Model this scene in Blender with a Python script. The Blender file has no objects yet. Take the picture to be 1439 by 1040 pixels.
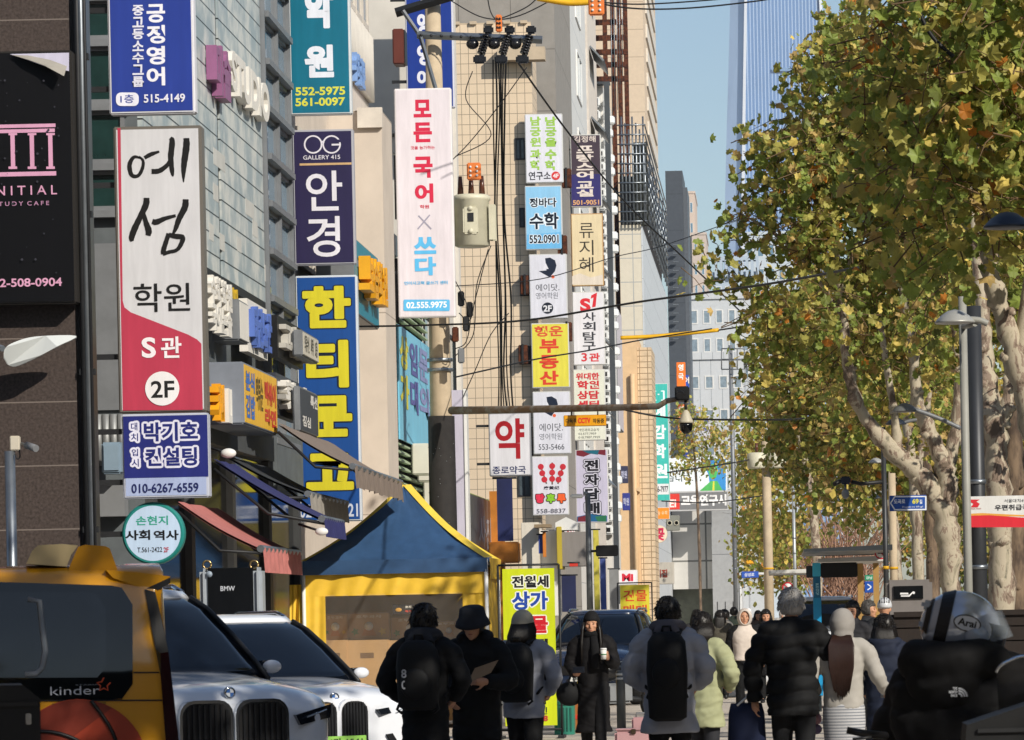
import bpy, bmesh, math, random
from mathutils import Vector, Matrix, noise
R = math.radians
random.seed(7)
scene = bpy.context.scene
COL = scene.collection

# ------------------------------------------------------------------ camera
F, VX, VY, EYE = 6000.0, 1090.0, 857.0, 1.65          # focal length and vanishing point in photo pixels, eye height in metres
ROLL = R(1.2)
CR, SR = math.cos(ROLL), math.sin(ROLL)
cam = bpy.data.cameras.new('camera')
cam.sensor_width = 36
cam.lens = F / 1439 * 36
cam.shift_x = (719.5 - VX) / 1439
cam.shift_y = (VY - 520) / 1439
cam.clip_start, cam.clip_end = 0.5, 9000
camo = bpy.data.objects.new('camera', cam)
camo.matrix_world = Matrix.Translation((0, 0, EYE)) @ Matrix.Rotation(R(90), 4, 'X') @ Matrix.Rotation(-ROLL, 4, 'Z')
COL.objects.link(camo)
scene.camera = camo
cam.dof.use_dof = True
cam.dof.focus_distance = 85
cam.dof.aperture_fstop = 20

# ------------------------------------------------------------------ sky, sun, exposure
SUN_AZ, SUN_EL = R(41), R(31)                          # sun behind the camera, to the right
sun_to = Vector((math.sin(SUN_AZ) * math.cos(SUN_EL), -math.cos(SUN_AZ) * math.cos(SUN_EL), math.sin(SUN_EL)))
w = bpy.data.worlds.new('World')
scene.world = w
w.use_nodes = True
nt = w.node_tree
sky = nt.nodes.new('ShaderNodeTexSky')
sky.sky_type = 'NISHITA'
sky.sun_disc = False
sky.sun_elevation = SUN_EL
sky.sun_rotation = math.atan2(sun_to.x, sun_to.y)
sky.air_density, sky.dust_density, sky.ozone_density = 1.0, .8, 2.0
nt.nodes['Background'].inputs[1].default_value = 0.113
nt.links.new(sky.outputs[0], nt.nodes['Background'].inputs[0])
sl = bpy.data.lights.new('sun', 'SUN')
sl.energy, sl.angle, sl.color = 4.8, R(0.55), (1.0, 0.93, 0.82)
so = bpy.data.objects.new('sun', sl)
so.rotation_euler = (-sun_to).to_track_quat('-Z', 'Y').to_euler()
COL.objects.link(so)
scene.view_settings.view_transform = 'Standard'
scene.view_settings.look = 'None'
scene.view_settings.exposure = 0.0
cy = scene.cycles
cy.use_denoising = True
cy.max_bounces, cy.diffuse_bounces, cy.glossy_bounces, cy.transparent_max_bounces, cy.transmission_bounces = 6, 3, 3, 8, 4
cy.use_adaptive_sampling = True

# ------------------------------------------------------------------ helpers
def at(px, py, Y):
    """photo pixel at depth Y -> point"""
    u, v = px - VX, VY - py
    return Vector(((u * CR + v * SR) * Y / F, Y, EYE + (-u * SR + v * CR) * Y / F))
XF = -7.3
def fy(px, py=500, X=XF):
    """depth at which the plane X shows at a photo pixel"""
    u, v = px - VX, VY - py
    return X * F / (u * CR + v * SR)
def lin(h):
    if not isinstance(h, str): return tuple(h) + (1,)
    h = h.lstrip('#')
    o = []
    for i in (0, 2, 4):
        x = int(h[i:i + 2], 16) / 255
        o.append(x / 12.92 if x <= .04045 else ((x + .055) / 1.055) ** 2.4)
    return tuple(o) + (1,)
MATS = {}
def mat(name, col='#808080', rough=.6, metal=0., var=.12, scale=3., bump=0., bscale=40., spec=.4, coat=0., trans=0., alpha=1., emit=0., stretch=None, col2=None, joints=None):
    """procedural material: base colour broken by noise (streaky when stretch is set), optional second colour, bump, and joints = (axis grid step x, step z, width, colour)"""
    if name in MATS: return MATS[name]
    m = bpy.data.materials.new(name)
    MATS[name] = m
    m.use_nodes = True
    t = m.node_tree
    N, L = t.nodes, t.links
    b = N['Principled BSDF']
    c = lin(col)
    b.inputs['Base Color'].default_value = c
    b.inputs['Roughness'].default_value = rough
    b.inputs['Metallic'].default_value = metal
    b.inputs['Specular IOR Level'].default_value = spec
    b.inputs['Coat Weight'].default_value = coat
    b.inputs['Coat Roughness'].default_value = .05
    b.inputs['Transmission Weight'].default_value = trans
    b.inputs['Alpha'].default_value = alpha
    if emit:
        b.inputs['Emission Color'].default_value = c
        b.inputs['Emission Strength'].default_value = emit
    tc = N.new('ShaderNodeTexCoord')
    mp = N.new('ShaderNodeMapping')
    if stretch: mp.inputs['Scale'].default_value = stretch
    L.new(tc.outputs['Object'], mp.inputs[0])
    out = None
    if var or col2:
        n = N.new('ShaderNodeTexNoise')
        n.inputs['Scale'].default_value = scale
        n.inputs['Detail'].default_value = 6
        n.inputs['Roughness'].default_value = .62
        L.new(mp.outputs[0], n.inputs[0])
        r = N.new('ShaderNodeValToRGB')
        L.new(n.outputs[0], r.inputs[0])
        a, z = r.color_ramp.elements
        a.position, z.position = .3, .72
        if col2:
            a.color, z.color = lin(col2), c
            a.position, z.position = .42, .6
        else:
            a.color = tuple(x * (1 - var) for x in c[:3]) + (1,)
            z.color = tuple(min(1, x * (1 + var)) for x in c[:3]) + (1,)
        out = r.outputs[0]
    if joints:
        sx, sz, wd, jc = joints
        sep = N.new('ShaderNodeSeparateXYZ')
        L.new(tc.outputs['Object'], sep.inputs[0])
        add = N.new('ShaderNodeMath'); add.operation = 'ADD'
        L.new(sep.outputs[0], add.inputs[0]); L.new(sep.outputs[1], add.inputs[1])
        masks = []
        for src, st in ((add.outputs[0], sx), (sep.outputs[2], sz)):
            if not st: continue
            pm = N.new('ShaderNodeMath'); pm.operation = 'PINGPONG'
            L.new(src, pm.inputs[0]); pm.inputs[1].default_value = st / 2
            lt = N.new('ShaderNodeMath'); lt.operation = 'LESS_THAN'
            L.new(pm.outputs[0], lt.inputs[0]); lt.inputs[1].default_value = wd / 2
            masks.append(lt.outputs[0])
        mk = masks[0]
        if len(masks) > 1:
            mx = N.new('ShaderNodeMath'); mx.operation = 'MAXIMUM'
            L.new(masks[0], mx.inputs[0]); L.new(masks[1], mx.inputs[1]); mk = mx.outputs[0]
        mix = N.new('ShaderNodeMix'); mix.data_type = 'RGBA'
        L.new(mk, mix.inputs[0])
        if out: L.new(out, mix.inputs[6])
        else: mix.inputs[6].default_value = c
        mix.inputs[7].default_value = lin(jc)
        out = mix.outputs[2]
    if out: L.new(out, b.inputs['Base Color'])
    if bump:
        n2 = N.new('ShaderNodeTexNoise')
        n2.inputs['Scale'].default_value = bscale
        n2.inputs['Detail'].default_value = 4
        L.new(mp.outputs[0], n2.inputs[0])
        bp = N.new('ShaderNodeBump')
        bp.inputs['Strength'].default_value = bump
        bp.inputs['Distance'].default_value = .02
        L.new(n2.outputs[0], bp.inputs[0])
        L.new(bp.outputs[0], b.inputs['Normal'])
    return m
def paint(col, rough=.45):
    return mat('paint_' + col.lstrip('#'), col, rough, var=.05, scale=2.2)
def vinyl(col):
    return mat('vinyl_' + col.lstrip('#'), col, .4, var=.1, scale=2.6, spec=.35, stretch=(3, 3, .4), bump=.12, bscale=5)

def wpos(o):
    p = Vector((0, 0, 0))
    while o is not None:
        p += o.location
        o = o.parent
    return p
def props(o, label=None, cat=None, group=None, kind=None):
    if label: o['label'] = label
    if cat: o['category'] = cat
    if group: o['group'] = group
    if kind: o['kind'] = kind
    return o
def thing(name, label, cat, loc=(0, 0, 0), group=None, rz=0):
    o = bpy.data.objects.new(name, None)
    o.empty_display_size = .1
    COL.objects.link(o)
    o.location = loc
    o.rotation_euler = (0, 0, rz)
    return props(o, label, cat, group)
FONT = {}
WS = bpy.data.scenes.new('writing')                    # a scratch scene in which the font outlines are read
WL = WS.view_layers[0]
def glyphs(s, bold=0.0, space=1.0):
    """outline of a line of writing as (verts, faces, box), with the built-in font"""
    k = (s, round(bold, 4), space)
    if k not in FONT:
        c = bpy.data.curves.new('writing', 'FONT')
        c.body, c.offset, c.space_character, c.resolution_u = s, bold, space, 4
        o = bpy.data.objects.new('writing', c)
        WS.collection.objects.link(o)
        WL.update()
        e = o.evaluated_get(WL.depsgraph)
        m = e.to_mesh()
        vs = [(v.co.x, v.co.y) for v in m.vertices]
        fs = [tuple(p.vertices) for p in m.polygons]
        e.to_mesh_clear()
        bpy.data.objects.remove(o)
        bpy.data.curves.remove(c)
        xs, ys = [v[0] for v in vs], [v[1] for v in vs]
        FONT[k] = (vs, fs, (min(xs), min(ys), max(xs), max(ys)))
    return FONT[k]
def dup(root, loc, rz=None, label=None, group=None):
    """a copy of a thing, its parts and their sub-parts"""
    def cp(o, par):
        c = o.copy()
        COL.objects.link(c)
        c.parent = par
        for ch in list(o.children): cp(ch, c)
        return c
    r = cp(root, None)
    r.location = loc
    if rz is not None: r.rotation_euler = (0, 0, rz)
    return props(r, label, None, group)

class MB:
    """collects shapes into one mesh"""
    def __init__(s, M=None):
        s.V, s.Fc, s.mi, s.sm, s.mats, s.M = [], [], [], [], [], M
    def m(s, mt):
        if mt not in s.mats: s.mats.append(mt)
        return s.mats.index(mt)
    def add(s, vs, fs, mt, smooth=False):
        o = len(s.V)
        s.V += [tuple(s.M @ Vector(v)) if s.M else tuple(v) for v in vs]
        k = s.m(mt)
        for f in fs:
            s.Fc.append(tuple(o + i for i in f)); s.mi.append(k); s.sm.append(smooth)
        return s
    def box(s, a, b, mt, bev=0.):
        x0, y0, z0 = (min(p, q) for p, q in zip(a, b)); x1, y1, z1 = (max(p, q) for p, q in zip(a, b))
        if bev:
            bm = bmesh.new()
            bmesh.ops.create_cube(bm, size=1, matrix=Matrix.Translation(((x0 + x1) / 2, (y0 + y1) / 2, (z0 + z1) / 2)) @ Matrix.Diagonal((x1 - x0, y1 - y0, z1 - z0, 1)))
            bmesh.ops.bevel(bm, geom=list(bm.edges), offset=bev, segments=2, affect='EDGES')
            bm.verts.index_update()
            s.add([v.co[:] for v in bm.verts], [[v.index for v in f.verts] for f in bm.faces], mt)
            bm.free()
            return s
        return s.add([(x0, y0, z0), (x1, y0, z0), (x1, y1, z0), (x0, y1, z0), (x0, y0, z1), (x1, y0, z1), (x1, y1, z1), (x0, y1, z1)],
                     [(3, 2, 1, 0), (4, 5, 6, 7), (0, 1, 5, 4), (1, 2, 6, 5), (2, 3, 7, 6), (3, 0, 4, 7)], mt)
    def quad(s, a, b, c, d, mt):
        return s.add([a, b, c, d], [(0, 1, 2, 3)], mt)
    def tube(s, pts, r, mt, n=8, cap=True, flat=None, smooth=True):
        """round bar along pts; r = one radius or one per point; flat = (sx, sy) squash"""
        P = [Vector(p) for p in pts]
        rr = list(r) if hasattr(r, '__len__') else [r] * len(P)
        vs, fs = [], []
        up = None
        for i, p in enumerate(P):
            d = (P[min(i + 1, len(P) - 1)] - P[max(i - 1, 0)])
            if d.length < 1e-9: d = Vector((0, 0, 1))
            d.normalize()
            if up is None:
                up = Vector((0, 1, 0)) if abs(d.y) < .9 else Vector((1, 0, 0))
            a = d.cross(up)
            if a.length < 1e-6: a = d.orthogonal()
            a.normalize()
            bb = a.cross(d).normalized()
            up = bb
            fx, fz = flat or (1, 1)
            for k in range(n):
                t = 2 * math.pi * k / n
                vs.append(p + (a * (math.cos(t) * fx) + bb * (math.sin(t) * fz)) * rr[i])
        for i in range(len(P) - 1):
            for k in range(n):
                k2 = (k + 1) % n
                fs.append((i * n + k, i * n + k2, (i + 1) * n + k2, (i + 1) * n + k))
        s.add(vs, fs, mt, smooth)
        if cap:
            o = len(s.V) - len(vs)
            km = s.m(mt)
            for f in (tuple(range(n))[::-1], tuple(range((len(P) - 1) * n, len(P) * n))):
                s.Fc.append(tuple(o + i for i in f)); s.mi.append(km); s.sm.append(False)
        return s
    def loft(s, rings, mt, cap=True, smooth=True, close=True):
        n = len(rings[0])
        vs = [v for r in rings for v in r]
        fs = []
        for i in range(len(rings) - 1):
            for k in range(n if close else n - 1):
                k2 = (k + 1) % n
                fs.append((i * n + k, i * n + k2, (i + 1) * n + k2, (i + 1) * n + k))
        if cap:
            fs += [tuple(range(n))[::-1], tuple(range((len(rings) - 1) * n, len(rings) * n))]
        return s.add(vs, fs, mt, smooth)
    def lathe(s, prof, c, mt, n=20, axis='Z', smooth=True):
        rings = []
        for r, h in prof:
            ring = []
            for k in range(n):
                t = 2 * math.pi * k / n
                a, b = r * math.cos(t), r * math.sin(t)
                ring.append({'Z': (c[0] + a, c[1] + b, c[2] + h), 'Y': (c[0] + a, c[1] + h, c[2] - b), 'X': (c[0] + h, c[1] + a, c[2] + b)}[axis])
            rings.append(ring)
        return s.loft(rings, mt, True, smooth)
    def ball(s, c, r, mt, nu=16, nv=10, fn=None):
        rx, ry, rz = r if hasattr(r, '__len__') else (r, r, r)
        vs = [(c[0], c[1], c[2] - rz)]
        for j in range(1, nv):
            ph = -math.pi / 2 + math.pi * j / nv
            for i in range(nu):
                t = 2 * math.pi * i / nu
                vs.append((c[0] + rx * math.cos(ph) * math.cos(t), c[1] + ry * math.cos(ph) * math.sin(t), c[2] + rz * math.sin(ph)))
        vs.append((c[0], c[1], c[2] + rz))
        if fn: vs = [fn(Vector(v)) for v in vs]
        fs = [(0, 1 + (i + 1) % nu, 1 + i) for i in range(nu)]
        for j in range(nv - 2):
            for i in range(nu):
                a, b = 1 + j * nu + i, 1 + j * nu + (i + 1) % nu
                fs.append((a, b, b + nu, a + nu))
        o = 1 + (nv - 2) * nu
        fs += [(o + i, o + (i + 1) % nu, len(vs) - 1) for i in range(nu)]
        return s.add(vs, fs, mt, True)
    def prism(s, poly, o, a, b, d, mt, smooth=False):
        """polygon in the plane (origin o, axes a, b), extruded by vector d"""
        o, a, b, d = Vector(o), Vector(a), Vector(b), Vector(d)
        n = len(poly)
        lo = [o + a * p[0] + b * p[1] for p in poly]
        vs = lo + [v + d for v in lo]
        fs = [tuple(range(n))[::-1], tuple(range(n, 2 * n))] + [(i, (i + 1) % n, n + (i + 1) % n, n + i) for i in range(n)]
        return s.add(vs, fs, mt, smooth)
    def flat(s, poly, o, a, b, mt):
        o, a, b = Vector(o), Vector(a), Vector(b)
        return s.add([o + a * p[0] + b * p[1] for p in poly], [tuple(range(len(poly)))], mt)
    def write(s, txt, o, a, b, wd, ht, mt, bold=.02, depth=0., space=1., centre=True):
        """a line of writing stretched to wd x ht, centred at o in the plane of unit vectors a, b; depth > 0 makes raised letters"""
        vs, fs, (x0, y0, x1, y1) = glyphs(txt, bold, space)
        o, a, b = Vector(o), Vector(a), Vector(b)
        kx = wd / max(x1 - x0, 1e-6); ky = ht / max(y1 - y0, 1e-6)
        P = [o + a * ((x - (x0 + x1) / 2) * kx) + b * ((y - (y0 + y1) / 2) * ky) for x, y in vs]
        n = a.cross(b).normalized()
        if not depth: return s.add(P, fs, mt)
        Q = [p + n * depth for p in P]
        cnt = {}
        for f in fs:
            for i in range(len(f)):
                e = (f[i], f[(i + 1) % len(f)])
                cnt[e] = 1
        side = [(e[0], e[1], e[1] + len(P), e[0] + len(P)) for e in cnt if (e[1], e[0]) not in cnt]
        return s.add(P + Q, [tuple(i + len(P) for i in f) for f in fs] + side, mt)
    def build(s, name, parent=None, label=None, cat=None, group=None, kind=None, local=False, base=None):
        me = bpy.data.meshes.new(name)
        off = Vector((0, 0, 0)) if local else (wpos(parent) if parent else Vector(base or (0, 0, 0)))
        me.from_pydata([(v[0] - off.x, v[1] - off.y, v[2] - off.z) for v in s.V] if off.length else s.V, [], s.Fc)
        for mt in s.mats: me.materials.append(mt)
        me.polygons.foreach_set('material_index', s.mi)
        me.polygons.foreach_set('use_smooth', s.sm)
        me.update()
        o = bpy.data.objects.new(name, me)
        COL.objects.link(o)
        o.parent = parent
        if not parent and not local: o.location = off
        return props(o, label, cat, group, kind)
def evaluated(o, mods):
    """apply (type, settings) modifiers to a mesh object without operators, in the scratch scene"""
    COL.objects.unlink(o)
    WS.collection.objects.link(o)
    for i, (ty, st) in enumerate(mods):
        m = o.modifiers.new(ty.lower() + str(i), ty)
        for k, v in st.items(): setattr(m, k, v)
    WL.update()
    me = bpy.data.meshes.new_from_object(o.evaluated_get(WL.depsgraph))
    o.modifiers.clear()
    o.data = me
    WS.collection.objects.unlink(o)
    COL.objects.link(o)
    return o
AX, AY, AZ = Vector((1, 0, 0)), Vector((0, 1, 0)), Vector((0, 0, 1))
def circ(n, r, cx=0, cy=0):
    return [(cx + r * math.cos(2 * math.pi * i / n), cy + r * math.sin(2 * math.pi * i / n)) for i in range(n)]
def smoothline(pts, k=4):
    """Catmull-Rom through tuples of any length"""
    P = [tuple(p) for p in pts]
    if len(P) < 3: return P
    out = []
    for i in range(len(P) - 1):
        p0, p1, p2, p3 = P[max(i - 1, 0)], P[i], P[i + 1], P[min(i + 2, len(P) - 1)]
        for j in range(k):
            t = j / k
            out.append(tuple(.5 * (2 * b + (c - a) * t + (2 * a - 5 * b + 4 * c - d) * t * t + (3 * b - a - 3 * c + d) * t ** 3) for a, b, c, d in zip(p0, p1, p2, p3)))
    return out + [P[-1]]

# common materials
STEEL = mat('galvanised_steel', '#8f959a', .38, .8, .15, 6)
GREY = mat('grey_metal', '#7d8083', .5, .3, .12, 4)
DARK = mat('dark_metal', '#2a2b2d', .5, .3, .2, 4)
BLACK = mat('black_plastic', '#151517', .45, 0, .2, 5)
WHITE = mat('white_metal', '#d9d9d6', .45, 0, .06, 1.5)
CONC = mat('concrete_pole', '#b9a88e', .85, 0, .15, 3, bump=.15)
RUST = mat('rusted_steel', '#6b3a22', .85, .2, .3, 5, bump=.3, col2='#3a2016')
WIRE = mat('cable_rubber', '#17181a', .6, 0, .1)
GLASS = mat('window_glass', '#22343a', .04, 0, .25, .8, spec=.9)
GLASSB = mat('blue_window_glass', '#5f7f95', .06, 0, .2, .8, spec=.9)
# ------------------------------------------------------------------ blade signs
BG = 'blade signs along the street front'
def sign(name, label, rect, face, els, Y=None, th=.2, edge='#c9c9c6', rim=.03, bracket=True, group=BG, cat='sign', round_=False, top=None):
    x0, y0, x1, y1 = rect
    if Y is None: Y = 126 if 735 < x0 < 752 else 139 if 800 < x0 < 812 else fy(x0, (y0 + y1) / 2)
    c = at((x0 + x1) / 2, (y0 + y1) / 2, Y)
    s = F / Y
    wd, ht = (x1 - x0) / s, (y1 - y0) / s
    t = thing(name, label, cat, (c.x, Y, c.z - ht / 2), group)
    b = MB()
    E_ = paint(edge)
    if round_:
        b.lathe([(wd / 2 - .02, 0), (wd / 2, .02), (wd / 2, th - .02), (wd / 2 - .02, th)], (c.x, Y, c.z), E_, 40, 'Y', False)
    else:
        b.box((c.x - wd / 2, Y, c.z - ht / 2), (c.x + wd / 2, Y + th, c.z + ht / 2), E_, min(.015, th / 5))
    b.build('cabinet', t)
    f = MB()
    if round_: f.lathe([(wd / 2 - rim, 0), (wd / 2 - rim, -.003)], (c.x, Y, c.z), vinyl(face), 40, 'Y', False)
    else: f.box((c.x - wd / 2 + rim, Y - .004, c.z - ht / 2 + rim), (c.x + wd / 2 - rim, Y + .01, c.z + ht / 2 - rim), vinyl(face))
    f.build('face', t)
    l = MB()
    letters(l, els, Y)
    if l.V: l.build('lettering', t)
    if bracket:
        # two short arms back to the wall on the left
        for zz in ((c.z + ht * .3, c.z - ht * .3) if ht > .8 else (c.z,)):
            k = MB()
            if Y == 126: k.box((c.x - wd * .3, Y + th + .001, zz - .04), (c.x - wd * .2, Y + .5, zz + .04), DARK)
            else: k.box((c.x - wd / 2 - .3, Y + th * .3, zz - .03), (c.x - wd / 2 - .001, Y + th * .3 + .05, zz + .03), DARK)
            k.build('bracket', t)
    return t
def letters(l, els, Y, ang=0):
    for k, e in enumerate(els):
        q = Y - .0055 - .0005 * k
        ty = e[0]
        if ty == 't':
            _, txt, a0, b0, a1, b1, col = e[:7]
            bold = e[7] if len(e) > 7 else .028
            p = at((a0 + a1) / 2, (b0 + b1) / 2, q)
            wd, ht = (a1 - a0) * q / F, (b1 - b0) * q / F
            if bold < .046: l.write(txt, p, AX, AZ, wd, ht, vinyl(col), bold)
            else:                                         # heavy strokes and outlines: shifted copies of one medium weight
                g_ = glyphs(txt, .03)[2]
                rr = (bold - .03) * ht / (g_[3] - g_[1])
                for i in range(12):
                    t = 2 * math.pi * i / 12
                    l.write(txt, p + Vector((rr * math.cos(t), -.00003 * i, rr * math.sin(t))), AX, AZ, wd - 2 * rr, ht - 2 * rr, vinyl(col), .03)
        elif ty == 'r':
            _, a0, b0, a1, b1, col = e
            p = at((a0 + a1) / 2, (b0 + b1) / 2, q)
            hw, hh = (a1 - a0) / 2 * q / F, (b1 - b0) / 2 * q / F
            l.flat([(-hw, -hh), (hw, -hh), (hw, hh), (-hw, hh)], p, AX, AZ, vinyl(col))
        elif ty == 'c':
            _, a, b_, r, col = e
            l.flat(circ(36, r * q / F), at(a, b_, q), AX, AZ, vinyl(col))
        elif ty == 'o':                                   # ring
            _, a, b_, r, wdt, col = e
            p = at(a, b_, q)
            ri, ro = (r - wdt) * q / F, r * q / F
            A, B = circ(36, ri), circ(36, ro)
            vs = [p + AX * x + AZ * z for x, z in A + B]
            l.add(vs, [(i, 36 + i, 36 + (i + 1) % 36, (i + 1) % 36) for i in range(36)], vinyl(col))
        elif ty == 'p':
            l.add([at(x, y, q) for x, y in e[1]][::-1], [tuple(range(len(e[1])))], vinyl(e[2]))
        elif ty == 'b':                                   # brush stroke through (px, py, width)
            P = smoothline(e[1], 5)
            vs, fs = [], []
            for i, (x, y, wdt) in enumerate(P):
                xa, ya, _ = P[max(i - 1, 0)]; xb, yb, _ = P[min(i + 1, len(P) - 1)]
                dx, dy = xb - xa, yb - ya
                n = math.hypot(dx, dy) or 1
                rg = wdt / 2 * (1 + .05 * math.sin(i * 2.3))
                vs += [at(x - dy / n * rg, y + dx / n * rg, q), at(x + dy / n * rg, y - dx / n * rg, q)]
            fs = [(2 * i, 2 * i + 1, 2 * i + 3, 2 * i + 2) for i in range(len(P) - 1)]
            l.add(vs, fs, vinyl(e[2]))
def roundrect(x0, y0, x1, y1, r, col):
    P = []
    for cx, cy_, a in ((x1 - r, y1 - r, 0), (x0 + r, y1 - r, 90), (x0 + r, y0 + r, 180), (x1 - r, y0 + r, 270)):
        for i in range(6):
            t = R(a + i * 18); P.append((cx + r * math.cos(t), cy_ + r * math.sin(t)))
    return ('p', P, col)
def column(txt, x0, x1, y0, y1, col, bold=.028):
    """one character under another"""
    n = len(txt); h = (y1 - y0) / n
    return [('t', ch, x0, y0 + h * i + h * .06, x1, y0 + h * (i + 1) - h * .06, col, bold) for i, ch in enumerate(txt)]

sign('blade_sign', 'royal blue sign with two columns of white writing and 515-4149', (152, -25, 273, 160), '#2a3f93',
     column('긍정영어', 206, 232, 4, 122, '#e9e9f2', .035) + column('중고등소수그룹', 186, 202, 6, 123, '#dfe0ee', .03) +
     [roundrect(163, 130, 195, 149, 7, '#e4e4f0'), ('t', '1층', 169, 133, 188, 145, '#2a3f93', .015), ('t', '515-4149', 202, 132, 260, 144, '#e4e4f0', .02)], Y=47.2, edge='#d5d5da')
INK = '#1d1c1c'
YS = [ # brush written characters, as strokes
 ('b', [(197, 222, 3), (188, 221, 5), (182, 232, 6.5), (185, 246, 6), (194, 247, 5), (200, 237, 5), (201, 226, 4), (195, 220, 3)], INK),
 ('b', [(203, 222, 5), (212, 217, 6), (224, 213, 3)], INK),
 ('b', [(239, 194, 5), (242, 199, 8), (240, 222, 8), (242, 241, 6), (243, 248, 2)], INK),
 ('b', [(213, 241, 7), (224, 240, 7), (235, 232, 6), (241, 222, 5)], INK),
 ('b', [(262, 194, 8), (262, 206, 9.5), (259, 228, 8.5), (258, 242, 6), (258, 256, 1.5)], INK),
 ('b', [(206, 278, 8), (205, 288, 9), (197, 305, 8), (189, 322, 9), (185, 334, 8), (186, 339, 5)], INK),
 ('b', [(201, 297, 5), (205, 312, 7), (209, 324, 9), (208, 331, 7)], INK),
 ('b', [(214, 311, 7), (220, 312, 8), (232, 307, 6), (247, 303, 4)], INK),
 ('b', [(261, 280, 8), (260, 291, 9), (252, 307, 8), (247, 321, 6), (243, 329, 3)], INK),
 ('b', [(237, 328, 6), (234, 338, 6.5), (230, 351, 7), (230, 357, 7)], INK),
 ('b', [(237, 330, 6), (247, 332, 7), (257, 334, 7), (253, 346, 6), (247, 352, 5), (238, 354, 5), (229, 357, 5)], INK)]
sign('blade_sign', 'tall white sign with brush lettering and red lower end marked 2F', (163, 177, 287, 580), '#cdcdd0',
     [('p', [(165, 180), (169.5, 180), (172.5, 423), (175, 432), (184, 439), (264, 470), (277, 477), (283, 483), (285, 576), (172.5, 577)], '#b53c52')] + YS +
     [('t', '학원', 188, 398, 267, 438, '#1d1d1d', .005), ('t', 'S', 199, 474, 219, 503, '#ece7ea', .03), ('t', '관', 226, 473, 255, 503, '#ece7ea', .02),
      ('c', 228, 546, 24, '#e6e4e4'), ('t', '2F', 212, 535, 245, 559, '#222222', .02)], Y=47.3, edge='#6b665f', rim=.035, th=.26)
K3 = [('r', 174, 584, 292, 671, '#262d74')]
for tx, a0, b0, a1, b1 in (('박기호', 201, 592, 279, 621), ('컨설팅', 203, 628, 278, 656), ('대', 183, 593, 194, 606), ('치', 183, 608, 195, 621), ('입', 184, 630, 195, 642), ('시', 184, 644, 196, 657)):
    big = a1 - a0 > 40
    K3.append(('t', tx, a0 - 2, b0 - 2, a1 + 2, b1 + 2, '#d9d9ea', .12 if big else .19))
    K3.append(('t', tx, a0 + 1, b0 + 1, a1 - 1, b1 - 1, '#232a70', .035 if big else .02))
sign('blade_sign', 'navy and pale blue sign reading 010-6267-6559 under the red 2F panel', (172, 581, 293, 700), '#a3b1d4',
     K3 + [('t', '010-6267-6559', 185, 679, 279, 692, '#20275e', .015)], Y=46.9, edge='#b8bcc8', th=.22)
sign('round_sign', 'round pale blue sign with teal rim below the navy phone number sign', (171, 706, 259, 793), '#b9cfe8',
     [('t', '손현지', 191, 725, 236, 738, '#2b9a83', .02), ('t', '사회', 176, 745, 211, 759, '#17181c', .03), ('t', '역사', 216, 745, 251, 759, '#17181c', .03),
      ('t', 'T.561-2422', 193, 769, 228, 776, '#2a2c33', .005), ('t', '2F', 230, 769, 237, 776, '#b03040', .02)], Y=47, edge='#1f7d78', rim=.04, th=.16, round_=True)
sign('blade_sign', 'teal sign with huge white characters and two yellow phone numbers', (406, -70, 492, 161), '#136a82',
     [('t', '학', 426, -28, 469, 40, '#dfe3ec', .05), ('t', '원', 428, 63, 469, 109, '#dfe3ec', .05), ('t', '552-5975', 415, 122, 485, 134, '#d3d24a', .03), ('t', '561-0097', 415, 137, 485, 149, '#d3d24a', .03)], edge='#c9ced0')
sign('blade_sign', 'dark navy optician sign with round spectacles emblem above white characters', (412, 182, 498, 372), '#2b2548',
     [('o', 440, 203, 13, 2.2, '#d8d4dc'), ('o', 466, 203, 13, 2.2, '#d8d4dc'), ('r', 452, 198, 456, 200.5, '#d8d4dc'), ('r', 472, 196, 482, 200, '#2b2548'), ('r', 466, 202, 479, 204.5, '#d8d4dc'),
      ('t', 'GALLERY 415', 426, 218, 478, 224, '#d8d4dc', .01), ('r', 421, 229, 494, 232, '#c9a678'), ('t', '안', 430, 240, 481, 296, '#dcd9e0', .012), ('t', '경', 431, 304, 478, 361, '#dcd9e0', .012)], edge='#a9a9b0')
H = [('t', ch, a - 1.6, b - 1.6, c_ + 1.6, d + 1.6, '#1a2130', .085) for ch, a, b, c_, d in (('한', 425, 402, 493, 461), ('티', 430, 478, 490, 545), ('문', 427, 556, 495, 614), ('고', 430, 637, 497, 689))]
H2 = [('t', ch, a, b, c_, d, '#cfc32c', .055) for ch, a, b, c_, d in (('한', 425, 402, 493, 461), ('티', 430, 478, 490, 545), ('문', 427, 556, 495, 614), ('고', 430, 637, 497, 689))]
sign('blade_sign', 'long deep blue sign with four yellow outlined characters behind the awnings', (418, 387, 505, 733), '#1c4a8d',
     H + H2 + [('t', '02.569.7821', 421, 708, 503, 727, '#c9d0df', .02)], edge='#c7cdd3')
RD, SK = '#c92a48', '#5cb4e4'
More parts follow.
